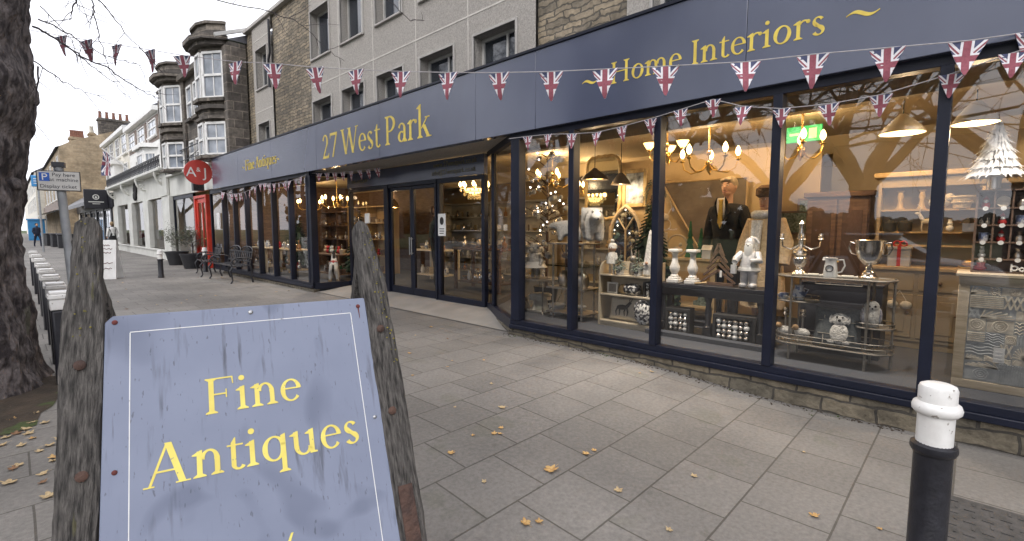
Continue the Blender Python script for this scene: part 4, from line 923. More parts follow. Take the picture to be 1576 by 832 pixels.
mxx = nd(t, 'ShaderNodeMix', data_type='RGBA'); mxx.inputs[7].default_value = (.085, .093, .125, 1)
n3 = nd(t, 'ShaderNodeTexNoise', Scale=4.5, Detail=3); lk(t, tcn.outputs['Object'], n3.inputs['Vector'])
mr_ = nd(t, 'ShaderNodeMapRange'); mr_.inputs[1].default_value = .42; mr_.inputs[2].default_value = .62; lk(t, n3.outputs['Fac'], mr_.inputs[0])
ml_ = nd(t, 'ShaderNodeMath', operation='MULTIPLY'); lk(t, r1_.outputs[0], ml_.inputs[0]); lk(t, mr_.outputs[0], ml_.inputs[1])
fl = nd(t, 'ShaderNodeMapping'); fl.inputs['Scale'].default_value = (130, 40, 40); lk(t, tcn.outputs['Object'], fl.inputs[0])
fn_ = nd(t, 'ShaderNodeTexNoise', Scale=1, Detail=3); lk(t, fl.outputs[0], fn_.inputs['Vector'])
fr_ = nd(t, 'ShaderNodeMapRange'); fr_.inputs[1].default_value = .66; fr_.inputs[2].default_value = .72; fr_.inputs[4].default_value = .75; lk(t, fn_.outputs['Fac'], fr_.inputs[0])
mxa = nd(t, 'ShaderNodeMath', operation='MAXIMUM'); lk(t, ml_.outputs[0], mxa.inputs[0]); lk(t, fr_.outputs[0], mxa.inputs[1])
lk(t, mxa.outputs[0], mxx.inputs[0]); lk(t, r2_.outputs[0], mxx.inputs[6])
# a paler tide-mark of old grime low on the board
n4 = nd(t, 'ShaderNodeTexNoise', Scale=2.6, Detail=2, Distortion=1.2); lk(t, tcn.outputs['Object'], n4.inputs['Vector'])
r4_ = nd(t, 'ShaderNodeValToRGB'); r4_.color_ramp.elements[0].position = .56; r4_.color_ramp.elements[1].position = .60; r4_.color_ramp.elements[0].color = (1, 1, 1, 1); r4_.color_ramp.elements[1].color = (.74, .75, .78, 1); lk(t, n4.outputs['Fac'], r4_.inputs[0])
mm = nd(t, 'ShaderNodeMix', data_type='RGBA', blend_type='MULTIPLY'); mm.inputs[0].default_value = 1; lk(t, mxx.outputs[2], mm.inputs[6]); lk(t, r4_.outputs[0], mm.inputs[7])
lk(t, mm.outputs[2], p.inputs['Base Color']); boardm = m
mb = MB(); poly = [(.014, 0), (.0, -.016), (.0, -1.30), (.626, -1.30), (.622, -.004), (.618, 0)]
mb.prism(poly[::-1], -.012, 0, bp); pn = part('sign_panel', mb, boardm, ab, .002)
mb = MB().prism([(.01, -.16), (.012, -1.15), (.61, -1.15), (.61, -.16)][::-1], -.010, 0, bp2); part('rear_panel', mb, boardm, ab)
def lin(x0, y0, x1, y1, wd):
    dx, dy = x1-x0, y1-y0; L = math.hypot(dx, dy); nx, ny = -dy/L*wd/2, dx/L*wd/2
    return [(x0+nx, y0+ny), (x0-nx, y0-ny), (x1-nx, y1-ny), (x1+nx, y1+ny)]
mb = MB()
for a, b in (((.049, -.045), (.575, -.045)), ((.575, -.0465), (.582, -1.25)), ((.049, -.0465), (.052, -1.25))): mb.prism(lin(*a, *b, .0019), -.001, .0007, bp)
part('painted_border', mb, wornwhite, pn, 0, None, False)
def onB(a, b): return lambda u, v, d: bp(a+u, b+v, d)
serif('Fine', .1335, onB(.197, -.2745), goldworn, 'lettering', pn, None, .0009)
serif('Antiques', .1385, onB(.075, -.417), goldworn, 'lettering', pn, None, .0009)
serif('', .18, onB(.27, -.64), goldworn, 'lettering', pn, lambda g: (setattr(g, 'x', 0), g.poly([(.40, 0), (.45, .0), (.56, .27), (.53, .27)]), g.wave(0, -.35, 1.0, .08)), .0009)
def stud(a, b, r, mat, c=0, par=pn, name='screw'):
    mb = MB().lathe([(r, 0), (r, r*.25), (r*.7, r*.55), (.0001, r*.65)], (0, 0, 0), 14); q = Matrix.Rotation(PI/2+0, 4, 'X')
    mb.v = [bp(a+x, b+y, c+z) for x, y, z in mb.v]; part(name, mb, mat, par)
for a, b, r, mt in ((.019, -.017, .006, redrust), (.311, -.018, .006, steel), (.599, -.026, .006, redrust), (.024, -.367, .0055, redrust), (.603, -.359, .005, steel)): stud(a, b, r, mt)
part('rust_run', MB().prism([(.597, -.03), (.601, -.03), (.6008, -.062), (.5995, -.066)], -.001, .0005, bp), redrust, pn)
for pp, a, b in ((pl, -.041, -.116), (pl, -.030, -.362), (pr, .655, -.106), (pr, .653, -.352)):
    mb = MB().ball((0, 0, 0), .0125, 10, 1, 1, .6); mb.v = [bp(a+x*(1+.2*mnoise.noise(Vector((x*90, y*90, a)))), b+y, .009+z) for x, y, z in mb.v]; part('coach_bolt', mb, rust, pp)
part('iron_strap', MB().prism([(.636, -.555), (.676, -.555), (.680, -.80), (.638, -.80)][::-1], .004, .010, bp), rust, pr, .001)
mb = MB(); r_ = random.Random(2)
for k in range(60):
    b = r_.uniform(-.22, .24); a = .672-abs(r_.gauss(0, .012))+(.02 if b < .1 else 0)*(1-b*5)*.6
    x, y, z = bp(min(a, .690), b, .008); rr = r_.uniform(.0012, .0034); mb.ball((x, y, z), rr, 5, 1, .7, .9)
part('lichen_crust', mb, lichen, pr)['kind'] = 'stuff'; mb = MB()
for k in range(16):
    b = r_.uniform(-.05, .26); a = -.04+r_.gauss(0, .016); x, y, z = bp(max(-.062, min(-.014, a)), b, .008); mb.ball((x, y, z), r_.uniform(.0012, .0032), 5, 1, .7, .9)
part('lichen_crust', mb, lichen, pl)['kind'] = 'stuff'

# ================================================================== STREET FURNITURE
def bollard(name, label, x, y, h=.90, group=None, r=.066):
    t = thing(name, label, 'bollard', (x, y, GH(x, y)), 0, group)
    H1 = h-.265
    part('post', MB().lathe([(r+.012, -.05), (r+.012, .05), (r, .07), (r, H1-.035), (r+.008, H1-.03), (r+.014, H1-.015), (r+.012, H1+.004), (r-.004, H1+.012), (r-.006, H1+.03)], (0, 0, 0), 28), blackp, t)
    part('cap', MB().lathe([(r-.004, H1+.008), (r-.004, H1+.135), (r+.006, H1+.138), (r+.016, H1+.15), (r+.018, H1+.165), (r+.012, H1+.182), (r-.001, H1+.19), (r-.001, H1+.245), (r-.006, H1+.258), (r-.02, h), (.0001, h+.002)], (0, 0, 0), 32), wornwhite, t)
    return t
bollard('bollard', 'big black bollard with chipped white cap close beside the stone plinth of the main window', 2.65, .07)
b0 = bollard('bollard', 'black bollard with white cap standing alone on the pavement left of the benches', 3.0, 17.0, .80, 'bollards near the red door')
again(b0, (4.42, 18.2, GH(4.4, 18)), 0, 'black bollard with white cap standing in front of the red door')
SB = [(.29, 6.05), (.31, 7.04), (.33, 8.25), (.34, 9.5), (.36, 11.0), (.38, 12.8), (.39, 14.8), (.40, 17)]
q0 = None
lab = ['nearest white topped black bollard in the row behind the left post of the sandwich board', 'second white topped black bollard of the row beside the tree trunk', 'third white topped black bollard of the row beside the tree trunk', 'fourth white topped black bollard of the row beside the tree trunk', 'fifth white topped black bollard of the row beside the tree trunk', 'sixth white topped black bollard of the row beside the tree trunk', 'second farthest white topped black bollard of the row beyond the tree', 'farthest white topped black bollard of the row beyond the tree']
for (x, y), l in zip(SB, lab):
    if q0 is None:
        q0 = thing('kerb_bollard', l, 'bollard', (x, y, GH(x, y)), 0, 'row of white topped bollards along the kerb')
        part('post', MB().box(-.068, .068, -.068, .068, -.05, .70), blackp, q0, .02)
        part('cap', MB().box(-.074, .074, -.074, .074, .70, .80).box(-.085, .085, -.085, .085, .80, .845).box(-.075, .075, -.075, .075, .845, .87), wornwhite, q0, .01)
    else: again(q0, (x, y, GH(x, y)), random.uniform(-.1, .1), l)
# parking sign
ps = thing('parking_sign', 'parking sign on tilted grey post with blue P and pay here wording', 'sign', (.365, 6.2, .08), R(-10))
part('post', MB().tube([(.06, 0, 0), (.0, 0, 2.0)], .034, 14).lathe([(.037, 2.0), (.037, 2.04), (.0001, 2.05)], (0, 0, 0), 14), greypost, ps)
pb = part('sign_plate', MB().box(-.145, .145, -.050, -.040, 1.815, 1.985), signgrey, ps, .004)
part('plate_edge', MB().box(-.152, .152, -.046, -.036, 1.808, 1.992), blackp, ps, .004)
part('mounting_clip', MB().box(-.045, .045, -.037, .04, 1.86, 1.89), greypost, ps); part('post_clip', MB().box(-.045, .045, -.045, .045, 2.03, 2.075), blackp, ps)
part('blue_panel', MB().box(-.132, -.062, -.0515, -.049, 1.895, 1.972), parkblue, pb)
F_ = lambda x, z, d=-.0525: frame_mat((x, d, z), (1, 0, 0), (0, 0, 1))
bfont('P', .085, .0008, white, 'lettering', pb, F_(-.097, 1.905))
bfont('Pay here', .046, .0006, blackp, 'lettering', pb, F_(.035, 1.942, -.0510)); bfont('at machine', .046, .0006, blackp, 'lettering', pb, F_(.035, 1.897, -.0510)); bfont('Display ticket', .046, .0006, blackp, 'lettering', pb, F_(-.005, 1.835, -.0510))
# benches: cast iron with scrolled backs
def bench(name, label, loc, rz, L=1.25, seats=2):
    t = thing(name, label, 'bench', loc, rz, 'cast iron benches under the narrow windows')
    h = L/2; sm = MB()
    for k in range(7): sm.bar((-h, -.36+.07*k, .43+.008*abs(k-3)), (h, -.36+.07*k, .43+.008*abs(k-3)), .045, .015)
    part('seat', sm, iron, t)
    bk = MB(); 
    for s_ in range(seats):
        x0, x1 = -h+L/seats*s_+.03, -h+L/seats*(s_+1)-.03; xm = (x0+x1)/2; P = [(x0, .06, .45)]
        for q in range(13): a = PI*q/12; P.append((xm-(x1-x0)/2*math.cos(a), .14+.04*math.sin(a), .82+.12*math.sin(a)))
        P.append((x1, .06, .45)); bk.tube(P, .016, 6)
        bk.bar((x0, .08, .55), (x1, .08, .55), .03, .03).bar((x0, .135, .80), (x1, .135, .80), .03, .03)
        for q in range(5): xx = x0+(x1-x0)*(q+1)/6; bk.bar((xx, .08, .55), (xx, .135, .80), .045, .012, (0, 1, 0))
        bk.torus((xm, .155, .86), .06, .012, 12, 'y', 5).torus((xm-.14, .15, .845), .04, .010, 10, 'y', 5).torus((xm+.14, .15, .845), .04, .010, 10, 'y', 5)
    part('backrest', bk, iron, t)
    for x in (-h, h):
        P = [(x, .10, .62), (x, 0, .66), (x, -.15, .67), (x, -.28, .655), (x, -.36, .60), (x, -.36, .53), (x, -.31, .50)]
        part('armrest', MB().tube(P, .020, 6).torus((x, -.31, .58), .045, .012, 12, 'x', 5).tube([(x, -.36, .43), (x, -.40, .52), (x, -.36, .60)], .014, 6).tube([(x, -.15, .44), (x, -.1, .55), (x, -.15, .66)], .012, 6), iron, t)
        part('leg', MB().tube([(x, -.36, .43), (x, -.42, .33), (x, -.385, .18), (x, -.37, .08), (x, -.42, .0)], [.022, .03, .02, .018, .024], 6), iron, t)
        part('leg', MB().tube([(x, .06, .45), (x, .10, .30), (x, .07, .14), (x, .12, 0)], [.022, .026, .018, .024], 6), iron, t)
    return t
bn = bench('metal_bench', 'nearer cast iron bench with two high scrolled backs under the narrow windows', (4.32, 14.75, GH(4, 14)), S, 1.9)
bench('metal_bench', 'farther cast iron bench seen end on beside the bollard by the red door', (4.36, 17.0, GH(4, 17)), S-.15, 1.5)
# planters with olive bushes
def olive_pot(label, loc, seed, sc_=1.0, panel=False):
    t = thing('potted_olive', label, 'potted plant', loc, 0, 'potted olive bushes by the red door'); r_ = random.Random(seed)
    t.scale = (.88,)*3
    part('pot', MB().lathe([(.30, 0), (.42, .50), (.45, .56), (.45, .60), (.40, .60), (.39, .52), (.0001, .52)], (0, 0, 0), 24), planter, t)
    part('trunk', MB().tube([(0, 0, .5), (.03, .02, .9), (-.02, .03, 1.3)], [.035, .03, .02], 7), bark, t)
    st_ = MB(); lf = MB()
    for k in range(26):
        a = r_.uniform(0, 2*PI); e = r_.uniform(-.15, 1.2); L = r_.uniform(.35, .85)*sc_; p0_ = Vector((0, 0, r_.uniform(.8, 1.3))); d_ = Vector((math.cos(a)*math.cos(e), math.sin(a)*math.cos(e), math.sin(e)))
        st_.tube([p0_, p0_+d_*L*.5+Vector((0, 0, .05)), p0_+d_*L], [.008, .005, .002], 4)
        for q in range(34):
            c = p0_+d_*L*r_.uniform(.2, 1.08)+Vector((r_.gauss(0, .06), r_.gauss(0, .06), r_.gauss(0, .06))); u_ = Vector((r_.gauss(0, 1), r_.gauss(0, 1), r_.gauss(0, 1))).normalized(); v_ = u_.orthogonal().normalized(); ln, wd = r_.uniform(.03, .06), .009
            lf.add([c-u_*ln, c+v_*wd, c+u_*ln, c-v_*wd], [(0, 1, 2, 3)])
    part('stem', st_, bark, t); part('foliage', lf, olive, t, 0, None, False); return t
olive_pot('round black planter with a wide grey green olive bush left of the red door', (4.5, 22.4, GH(4, 20)), 4, 1.1)
olive_pot('round black planter with olive bush nearest the red door', (4.5, 20.1, GH(4, 20)), 8, 1.0)
solo('menu_board', 'pale mottled notice board standing between the black planters', 'board', MB().box(-.3, .3, -.02, .02, .6, 1.35).box(-.3, -.27, -.02, .02, 0, .6).box(.27, .3, -.02, .02, 0, .6), M('mottled_paper', (.45, .44, .40), (.2, .2, .2), 12, .7), (4.78, 21.1, GH(4, 20)), S)
# white A-board, people, far clutter
wb = thing('pavement_sign', 'white sandwich board with dark scrawl standing on the pavement beyond the tree', 'sign', (1.93, 17.8, GH(2, 17)), R(-30)); wb.scale = (.85, .85, 1)
for sgn, nm in ((-1, 'front_panel'), (1, 'rear_panel')):
    mb = MB().add([(-.30, sgn*.28, 0), (.30, sgn*.28, 0), (.27, sgn*.03, 1.1), (-.27, sgn*.03, 1.1), (-.30, sgn*.25, 0), (.30, sgn*.25, 0), (.27, 0, 1.1), (-.27, 0, 1.1)], [(0, 1, 2, 3), (4, 7, 6, 5), (0, 3, 7, 4), (1, 5, 6, 2), (3, 2, 6, 7), (0, 4, 5, 1)]); f = part(nm, mb, white, wb)
    if sgn < 0:
        mb = MB(); fn = lambda u, v: (u, -.285+v*.2273-.004, v)
        for k, (v, L) in enumerate(((.95, .2), (.85, .34), (.74, .28), (.45, .4), (.3, .36))): mb.tube([fn(-L/2+L*q/8, v+.02*math.sin(q*2.3+k)) for q in range(9)], .008, 4)
        part('scrawl', mb, redrust, f)
def walker(name, label, loc, rz, top, bottom, hairm, stride=.12, skirt=False, sleeve=None, bag=False):
    t = thing(name, label, 'person', loc, rz)
    V = [(0, 0, .95), (0, 0, 1.15), (0, 0, 1.38), (0, .01, 1.50), (0, 0, 1.58), (.09, 0, .90), (.10, -stride, .50), (.10, -stride*.8, .06), (.10, -stride*.8-.10, .03), (-.09, 0, .90), (-.10, stride, .50), (-.10, stride*1.6, .07), (-.10, stride*1.6-.1, .03), (.19, 0, 1.40), (.24, .03, 1.14), (.22, -.10, .92), (-.19, 0, 1.40), (-.24, .03, 1.14), (-.22, -.10, .92)]
    E_ = [(0, 1), (1, 2), (2, 3), (3, 4), (0, 5), (5, 6), (6, 7), (7, 8), (0, 9), (9, 10), (10, 11), (11, 12), (2, 13), (13, 14), (14, 15), (2, 16), (16, 17), (17, 18)]
    rr = [.14, .13, .15, .06, .055, .10, .065, .045, .04, .10, .065, .045, .04, .065, .048, .035, .065, .048, .035]
    skinbody('body', V, E_, rr, bottom, t)
    part('face', MB().ball((0, -.015, 1.66), .092, 14, .85, 1, 1.25).ball((0, -.11, 1.65), .018, 8), skin, t)
    part('hair', MB().ball((0, .02, 1.70), .102, 14, .9, 1.0, 1.05), hairm, t)
    part('jacket', MB().lathe([(.15, .93), (.155, 1.1), (.165, 1.3), (.17, 1.40), (.09, 1.49), (.06, 1.51)], (0, 0, 0), 16, 1.1, .78), top, t)
    for s_ in (1, -1):
        part('sleeve', MB().tube([(s_*.17, 0, 1.41), (s_*.245, .03, 1.15), (s_*.225, -.09, .96)], [.075, .06, .048], 10), top, t)
        hd_ = MB().ball((s_*.22, -.11, .91), .035, 8, .6, 1, 1.2)
        for k in range(5): hd_.tube([(s_*.22, -.13+.015*k, .89), (s_*.22, -.14+.016*k, .83+.008*abs(k-2))], .008, 5)
        part('hand', hd_, skin, t)
    if skirt: part('skirt', MB().lathe([(.15, .99), (.19, .8), (.25, .45), (.27, .38), (.26, .375), (.0001, .6)], (0, 0, 0), 18, 1, .8), bottom, t)
    if bag: part('bag', MB().box(-.33, -.20, -.12, .12, .62, .88).tube([(-.26, -.08, .88), (-.25, 0, 1.02), (-.26, .08, .88)], .012, 5), white, t, .02)
    return t
walker('person', 'person in white blouse and long black skirt by the white shop window', (4.2, 36.3, .1), R(200), white, blacksuit, M('blond_hair', (.35, .25, .14), None, 20, .8), .05, True, None, True)
walker('person', 'distant person in dark blue clothes walking far along the pavement', (1.55, 52, .1), R(20), denim, denim, blacksuit, .2)
for k, (x, y, l) in enumerate(((2.9, 47, 'dark planter box beside the far pavement nearer than the others'), (2.7, 50, 'dark planter box in the middle of the far pavement'), (2.5, 53.5, 'dark planter box farthest along the pavement by the walker'))):
    solo('planter_box', l, 'planter', MB().box(-.5, .5, -.4, .4, 0, .9).box(-.54, .54, -.44, .44, .9, 1.0), planter, (x, y, .1), .1*k, 'dark planter boxes far along the pavement', .03)
bs = thing('blue_sign', 'blue square sign on a pole far behind the tree trunk', 'sign', (1.40, 40, .1)); part('plate', MB().box(-.28, .28, -.04, .04, 3.85, 4.5), bluesign, bs, .03); part('post', MB().tube([(0, .07, 0), (0, .07, 4.5)], .05), greypost, bs)
part('symbol', MB().box(-.18, .18, -.05, -.04, 4.15, 4.2).box(-.18, .1, -.05, -.04, 4.02, 4.06).box(-.18, .18, -.05, -.04, 4.28, 4.33), white, bs)
solo('blue_hoarding', 'pale blue panelled kiosk far along the pavement', 'kiosk', MB().box(-.7, .7, -.5, .5, 0, 2.3).box(-.8, .8, -.6, .6, 2.3, 2.45).box(-.5, .5, -.52, -.5, .9, 2.0), bluesign, (2.3, 78, .1), 0, None, .03)
# drain cover by the bollard
dc = MB(); dc.box(-.36, .36, -.23, .23, -.02, .006)
for i in range(9):
    for j in range(6):
        dc.box(-.31+.0745*i, -.31+.0745*i+.05, -.185+.07*j, -.185+.07*j+.012, .006, .0105) if (i+j) % 2 else dc.box(-.31+.0745*i, -.31+.0745*i+.012, -.185+.07*j, -.185+.07*j+.045, .006, .0105)
solo('manhole_cover', 'rectangular grey cast manhole cover with raised tread beside the white capped bollard', 'manhole cover', dc, M('cast_cover', (.085, .08, .078), (.05, .048, .046), 14, .65, .3, 50, metal=.2), (3.32, -.12, .002), 0)
# parked cars across the road (they show in the shop glass)
def car(label, loc, rz, col):
    t = thing('parked_car', label, 'car', loc, rz, 'cars parked across the road')
    secs = [(-2.1, .35, .70, .62, .62), (-1.9, .28, .86, .78, .70), (-1.2, .25, .95, .84, .74), (-.6, .25, 1.0, .86, .76), (.9, .25, .98, .86, .76), (1.7, .28, .92, .82, .7), (2.05, .36, .75, .66, .6)]
    mb = MB(); vs = []
    for x, z0, z1, w1, w2 in secs: vs += [(x, -w2, z0), (x, -w1, (z0+z1)/2), (x, -w2*.98, z1), (x, w2*.98, z1), (x, w1, (z0+z1)/2), (x, w2, z0)]
    fs = [(i*6+k, i*6+(k+1) % 6, (i+1)*6+(k+1) % 6, (i+1)*6+k) for i in range(len(secs)-1) for k in range(6)]+[(0, 1, 2, 3, 4, 5), tuple(len(vs)-6+k for k in range(6))]
    part('body', mb.add(vs, fs), col, t, .05)
    g = [(-1.15, .95, .70), (-.45, 1.40, .58), (.75, 1.42, .58), (1.55, .95, .66)]; vs = []
    for x, z, wd in g: vs += [(x, -wd, z), (x, wd, z)]
    vs += [(-1.15, -.72, .9), (-1.15, .72, .9), (1.55, -.7, .9), (1.55, .7, .9)]
    part('glasshouse', MB().add(vs, [(0, 1, 3, 2), (4, 5, 7, 6), (0, 2, 4, 6), (1, 7, 5, 3)]), upglass, t); part('roof', MB().box(-.5, .8, -.57, .57, 1.40, 1.46), col, t, .03)
    for x in (-1.35, 1.3):
        for y in (-.74, .74):
            w_ = part('wheel', MB().tube([(x, y-.1, .31), (x, y+.1, .31)], .31, 20), blackp, t); part('hub', MB().tube([(x, y-.11, .31), (x, y+.11, .31)], .19, 14), steel, w_)
    for y in (-.55, .55): part('headlight', MB().ball((-1.98, y, .66), .11, 10, .6, 1.2, .7), ceramic, t)
car('silver car parked across the road opposite the big window', (-3.3, 1.6, -.03), PI/2, M('silver_car', (.6, .6, .62), None, 2, .25, metal=.5)); car('dark grey car parked across the road further along', (-3.2, 9.5, -.03), PI/2, M('grey_car', (.1, .1, .12), None, 2, .25, metal=.5))
car('white car parked across the road opposite the doorway', (-3.3, 16, -.03), PI/2, M('white_car', (.7, .7, .7), None, 2, .25))

# ================================================================== WINDOW DISPLAY
FZ = .217
def it(name, label, cat, x, y, z, mb, mats, rz=0, group=None, bev=0): return solo(name, label, cat, mb, mats, (x, y, z), S+rz, group, bev)
def T_(name, label, cat, x, y, z=FZ, rz=0, group=None): return thing(name, label, cat, (x, y, z), S+rz, group)
# ---- first window: ornament tree, pedestal with doll, wire stand
ot = T_('ornament_tree', 'tall twig tree hung with pale baubles and stars in the corner window', 'ornament tree', 6.2, 5.15); ot.scale = (1.25, 1.25, 1.28)
r_ = random.Random(21); br_ = MB(); tips = []
part('pot', MB().lathe([(.12, 0), (.17, .28), (.15, .28), (.0001, .24)], (0, 0, 0), 16), charcoal, ot)
br_.tube([(0, 0, .2), (.02, 0, .9), (0, .02, 1.9)], [.022, .016, .008], 6)
for k in range(46):
    z = r_.uniform(.55, 1.95); a = r_.uniform(0, 2*PI); L = r_.uniform(.22, .62)*(1.25-z/2.6); d_ = Vector((math.cos(a), math.sin(a)*.7, r_.uniform(.2, .8))).normalized(); P = [Vector((0, 0, z)), Vector((0, 0, z))+d_*L*.55, Vector((0, 0, z))+d_*L+Vector((0, 0, -.05))]
    br_.tube(P, [.008, .005, .002], 4)
    for q in range(3): tips.append(P[1].lerp(P[2], r_.uniform(0, 1)))
part('twigs', br_, walnut, ot)
bsm = [mesh('bauble', MB().ball((0, 0, -.05), .034, 10).tube([(0, 0, 0), (0, 0, -.03)], .0015, 3), ceramic), mesh('bauble', MB().ball((0, 0, -.05), .030, 10).tube([(0, 0, 0), (0, 0, -.03)], .0015, 3), silver), mesh('bauble', MB().ball((0, 0, -.05), .030, 10).tube([(0, 0, 0), (0, 0, -.03)], .0015, 3), fur)]
mb = MB()
for k in range(5): mb.bar((0, 0, -.06), (.04*math.cos(k*2*PI/5), 0, -.06+.04*math.sin(k*2*PI/5)), .014, .012)
star = mesh('star', mb, linen)
for q in tips[:96]:
    me = r_.choice(bsm+[star]); put(me.name.split('.')[0], me, ot, tuple(q), r_.uniform(0, 6))
for q in tips[96:]: pass
mb = MB()
for q in tips[3::6]: mb.ball((q[0], q[1], q[2]+.02), .013, 6)
part('fairy_lights', mb, emit('fairy_light_bulb', (1, .93, .8), 3.5), ot)
pdm = T_('pedestal', 'square tapered plaster pedestal in the corner window', 'pedestal', 5.82, 4.95)
part('base', MB().box(-.16, .16, -.16, .16, 0, .035).lathe([(.205, .035), (.16, .10), (.145, .22)], (0, 0, 0), 4).box(-.125, .125, -.125, .125, .18, .25), plaster, pdm, .006); part('capital', MB().box(-.14, .14, -.14, .14, .25, .27).box(-.12, .12, -.12, .12, .27, .29), plaster, pdm, .006)
tb = T_('side_table', 'small scrolled wire table standing over the plaster pedestal', 'table', 5.8, 4.92); part('top', MB().tube([(0, 0, .515), (0, 0, .53)], .30, 24), wire, tb)
for k in range(4):
    a = PI/4+k*PI/2; c_, s_ = math.cos(a), math.sin(a); part('leg', MB().tube([(c_*.2, s_*.2, .51), (c_*.34, s_*.34, .46), (c_*.33, s_*.33, .3), (c_*.24, s_*.24, .12), (c_*.3, s_*.3, 0)], .010, 6), wire, tb)
def plush(name, label, x, y, z, sc_, mat=fur, hat=None, cat='soft toy', tutu=False):
    t = T_(name, label, cat, x, y, z)
    part('body', MB().lathe([(.02, 0), (.09, .02), (.11, .10), (.085, .19), (.05, .23)], (0, 0, .14*sc_), 16).lathe([(.001, 0), (.032, .01), (.028, .15*sc_)], (-.045, 0, 0), 10).lathe([(.001, 0), (.032, .01), (.028, .15*sc_)], (.045, 0, 0), 10), mat, t)
    hd_ = part('head', MB().ball((0, -.01, .40), .082, 14).ball((-.06, 0, .465), .03, 8).ball((.06, 0, .465), .03, 8), mat, t)
    part('muzzle', MB().ball((0, -.085, .385), .035, 10), linen, hd_); part('eyes', MB().ball((-.03, -.082, .42), .009, 6).ball((.03, -.082, .42), .009, 6).ball((0, -.12, .39), .010, 6), charcoal, hd_)
    part('arm', MB().tube([(-.08, 0, .32), (-.13, -.02, .24), (-.12, -.05, .18)], [.03, .03, .025], 8), mat, t); part('arm', MB().tube([(.08, 0, .32), (.13, -.02, .24), (.12, -.05, .18)], [.03, .03, .025], 8), mat, t)
    if tutu: part('skirt', MB().lathe([(.09, .26), (.15, .17), (.17, .15), (.10, .16)], (0, 0, 0), 24), ceramic, t)
    t.scale = (1.15*sc_,)*3; return t
plush('plush_bear', 'white plush bear in a frilled skirt standing on the small wire table', 5.78, 5.02, .75, 1.0, tutu=True)
st_ = T_('snowball_ornament', 'fluffy white ball ornament on a twig stem beside the plush bear', 'ornament', 5.85, 4.82, .75); part('stem', MB().tube([(0, 0, 0), (.01, 0, .3)], .008).tube([(-.06, 0, 0), (.06, 0, 0)], .012), linen, st_); part('ball', MB().ball((.01, 0, .37), .062, 14), fur, st_)
it('plush_sheep', 'round white woolly sheep at the edge of the corner window', 'soft toy', 5.65, 5.28, .72, MB().ball((0, 0, .12), .13, 14, 1, .9, .85).ball((.13, -.04, .17), .055, 10).tube([(-.07, 0, 0), (-.07, 0, .06)], .02).tube([(.07, 0, 0), (.07, 0, .06)], .02), fur)
tb2 = T_('plant_stand', 'wire plant stand holding the woolly sheep in the corner window', 'stand', 5.65, 5.28); part('top', MB().tube([(0, 0, .49), (0, 0, .503)], .15, 18), wire, tb2)
for k in range(3): a = k*2*PI/3; part('leg', MB().tube([(.13*math.cos(a), .13*math.sin(a), .49), (.08*math.cos(a), .08*math.sin(a), .25), (.15*math.cos(a), .15*math.sin(a), 0)], .009, 6), wire, tb2)
it('cat_ornament', 'small grey cat ornament leaning beside the plaster pedestal', 'ornament', 5.72, 5.16, FZ, MB().lathe([(.05, 0), (.055, .06), (.03, .15), (.012, .17)], (0, 0, 0), 12).ball((0, -.01, .19), .035, 10).lathe([(.014, 0), (.0001, .035)], (-.02, -.01, .215), 5).lathe([(.014, 0), (.0001, .035)], (.02, -.01, .215), 5), pewter)
# metal stand with the white bears
ms = T_('tiered_stand', 'tall grey metal display stand with glass tiers across two windows', 'display stand', 5.72, 4.28)
for x in (-.20, .32): part('post', MB().tube([(x, -.16, 0), (x, -.16, 1.10)], .016), wire, ms)
for x in (-.24, .28): part('post', MB().tube([(x, .2, 0), (x, .2, 1.10)], .016), wire, ms)
for z in (.08, .44, .77, 1.09): part('shelf', MB().box(-.30, .40, -.2, .24, z, z+.02), glassmat('stand_shelf_glass', 1.5, (.75, .8, .78)) if z == .77 else pewter, ms)
def bear(label, y, x, sc_, rz=0):
    t = T_('polar_bear', label, 'polar bear figure', x, y, 1.33, rz)
    V = [(0, 0, .34), (.17, 0, .36), (-.18, 0, .34), (-.30, 0, .38), (-.40, 0, .36), (-.49, 0, .33), (.18, .07, .15), (.18, .07, .03), (.18, -.07, .15), (.18, -.07, .03), (-.2, .07, .15), (-.22, .07, .03), (-.2, -.07, .15), (-.22, -.07, .03)]
    E_ = [(0, 1), (0, 2), (2, 3), (3, 4), (4, 5), (1, 6), (6, 7), (1, 8), (8, 9), (2, 10), (10, 11), (2, 12), (12, 13)]
    skinbody('body', V, E_, [.15, .15, .135, .095, .075, .035, .075, .055, .075, .055, .07, .05, .07, .05], fur, t)
    part('ears', MB().ball((-.37, .055, .435), .022, 8).ball((-.37, -.055, .435), .022, 8), fur, t); part('nose', MB().ball((-.525, 0, .335), .016, 8), charcoal, t)
    t.scale = (sc_,)*3; return t
bear('large white polar bear standing on the metal stand behind the second pane', 3.9, 5.72, 1.0, 2.3); bear('smaller white polar bear on the metal stand behind the first mullion', 4.32, 5.76, .68, .6)
def pot(label, x, y, z, r=.075, h=.10, tree=True, grp='white ring printed buckets'):
    t = T_('bucket', label, 'bucket', x, y, z, 0, grp)
    part('pail', MB().lathe([(r*.8, 0), (r, h), (r*1.06, h), (r*1.06, h-.01), (r*.95, h-.012), (r*.9, h*.7), (.0001, h*.7)], (0, 0, 0), 20), ceramic, t); part('print_ring', MB().torus((0, -r*.93, h*.5), h*.24, .006, 14, 'y'), charcoal, t)
    return t
pot('wide white enamel bucket on the floor left of the second mullion', 5.80, 4.60, FZ, .13, .16); pot('wide white enamel bucket on the floor at the foot of the metal stand', 5.84, 4.24, FZ, .13, .16)
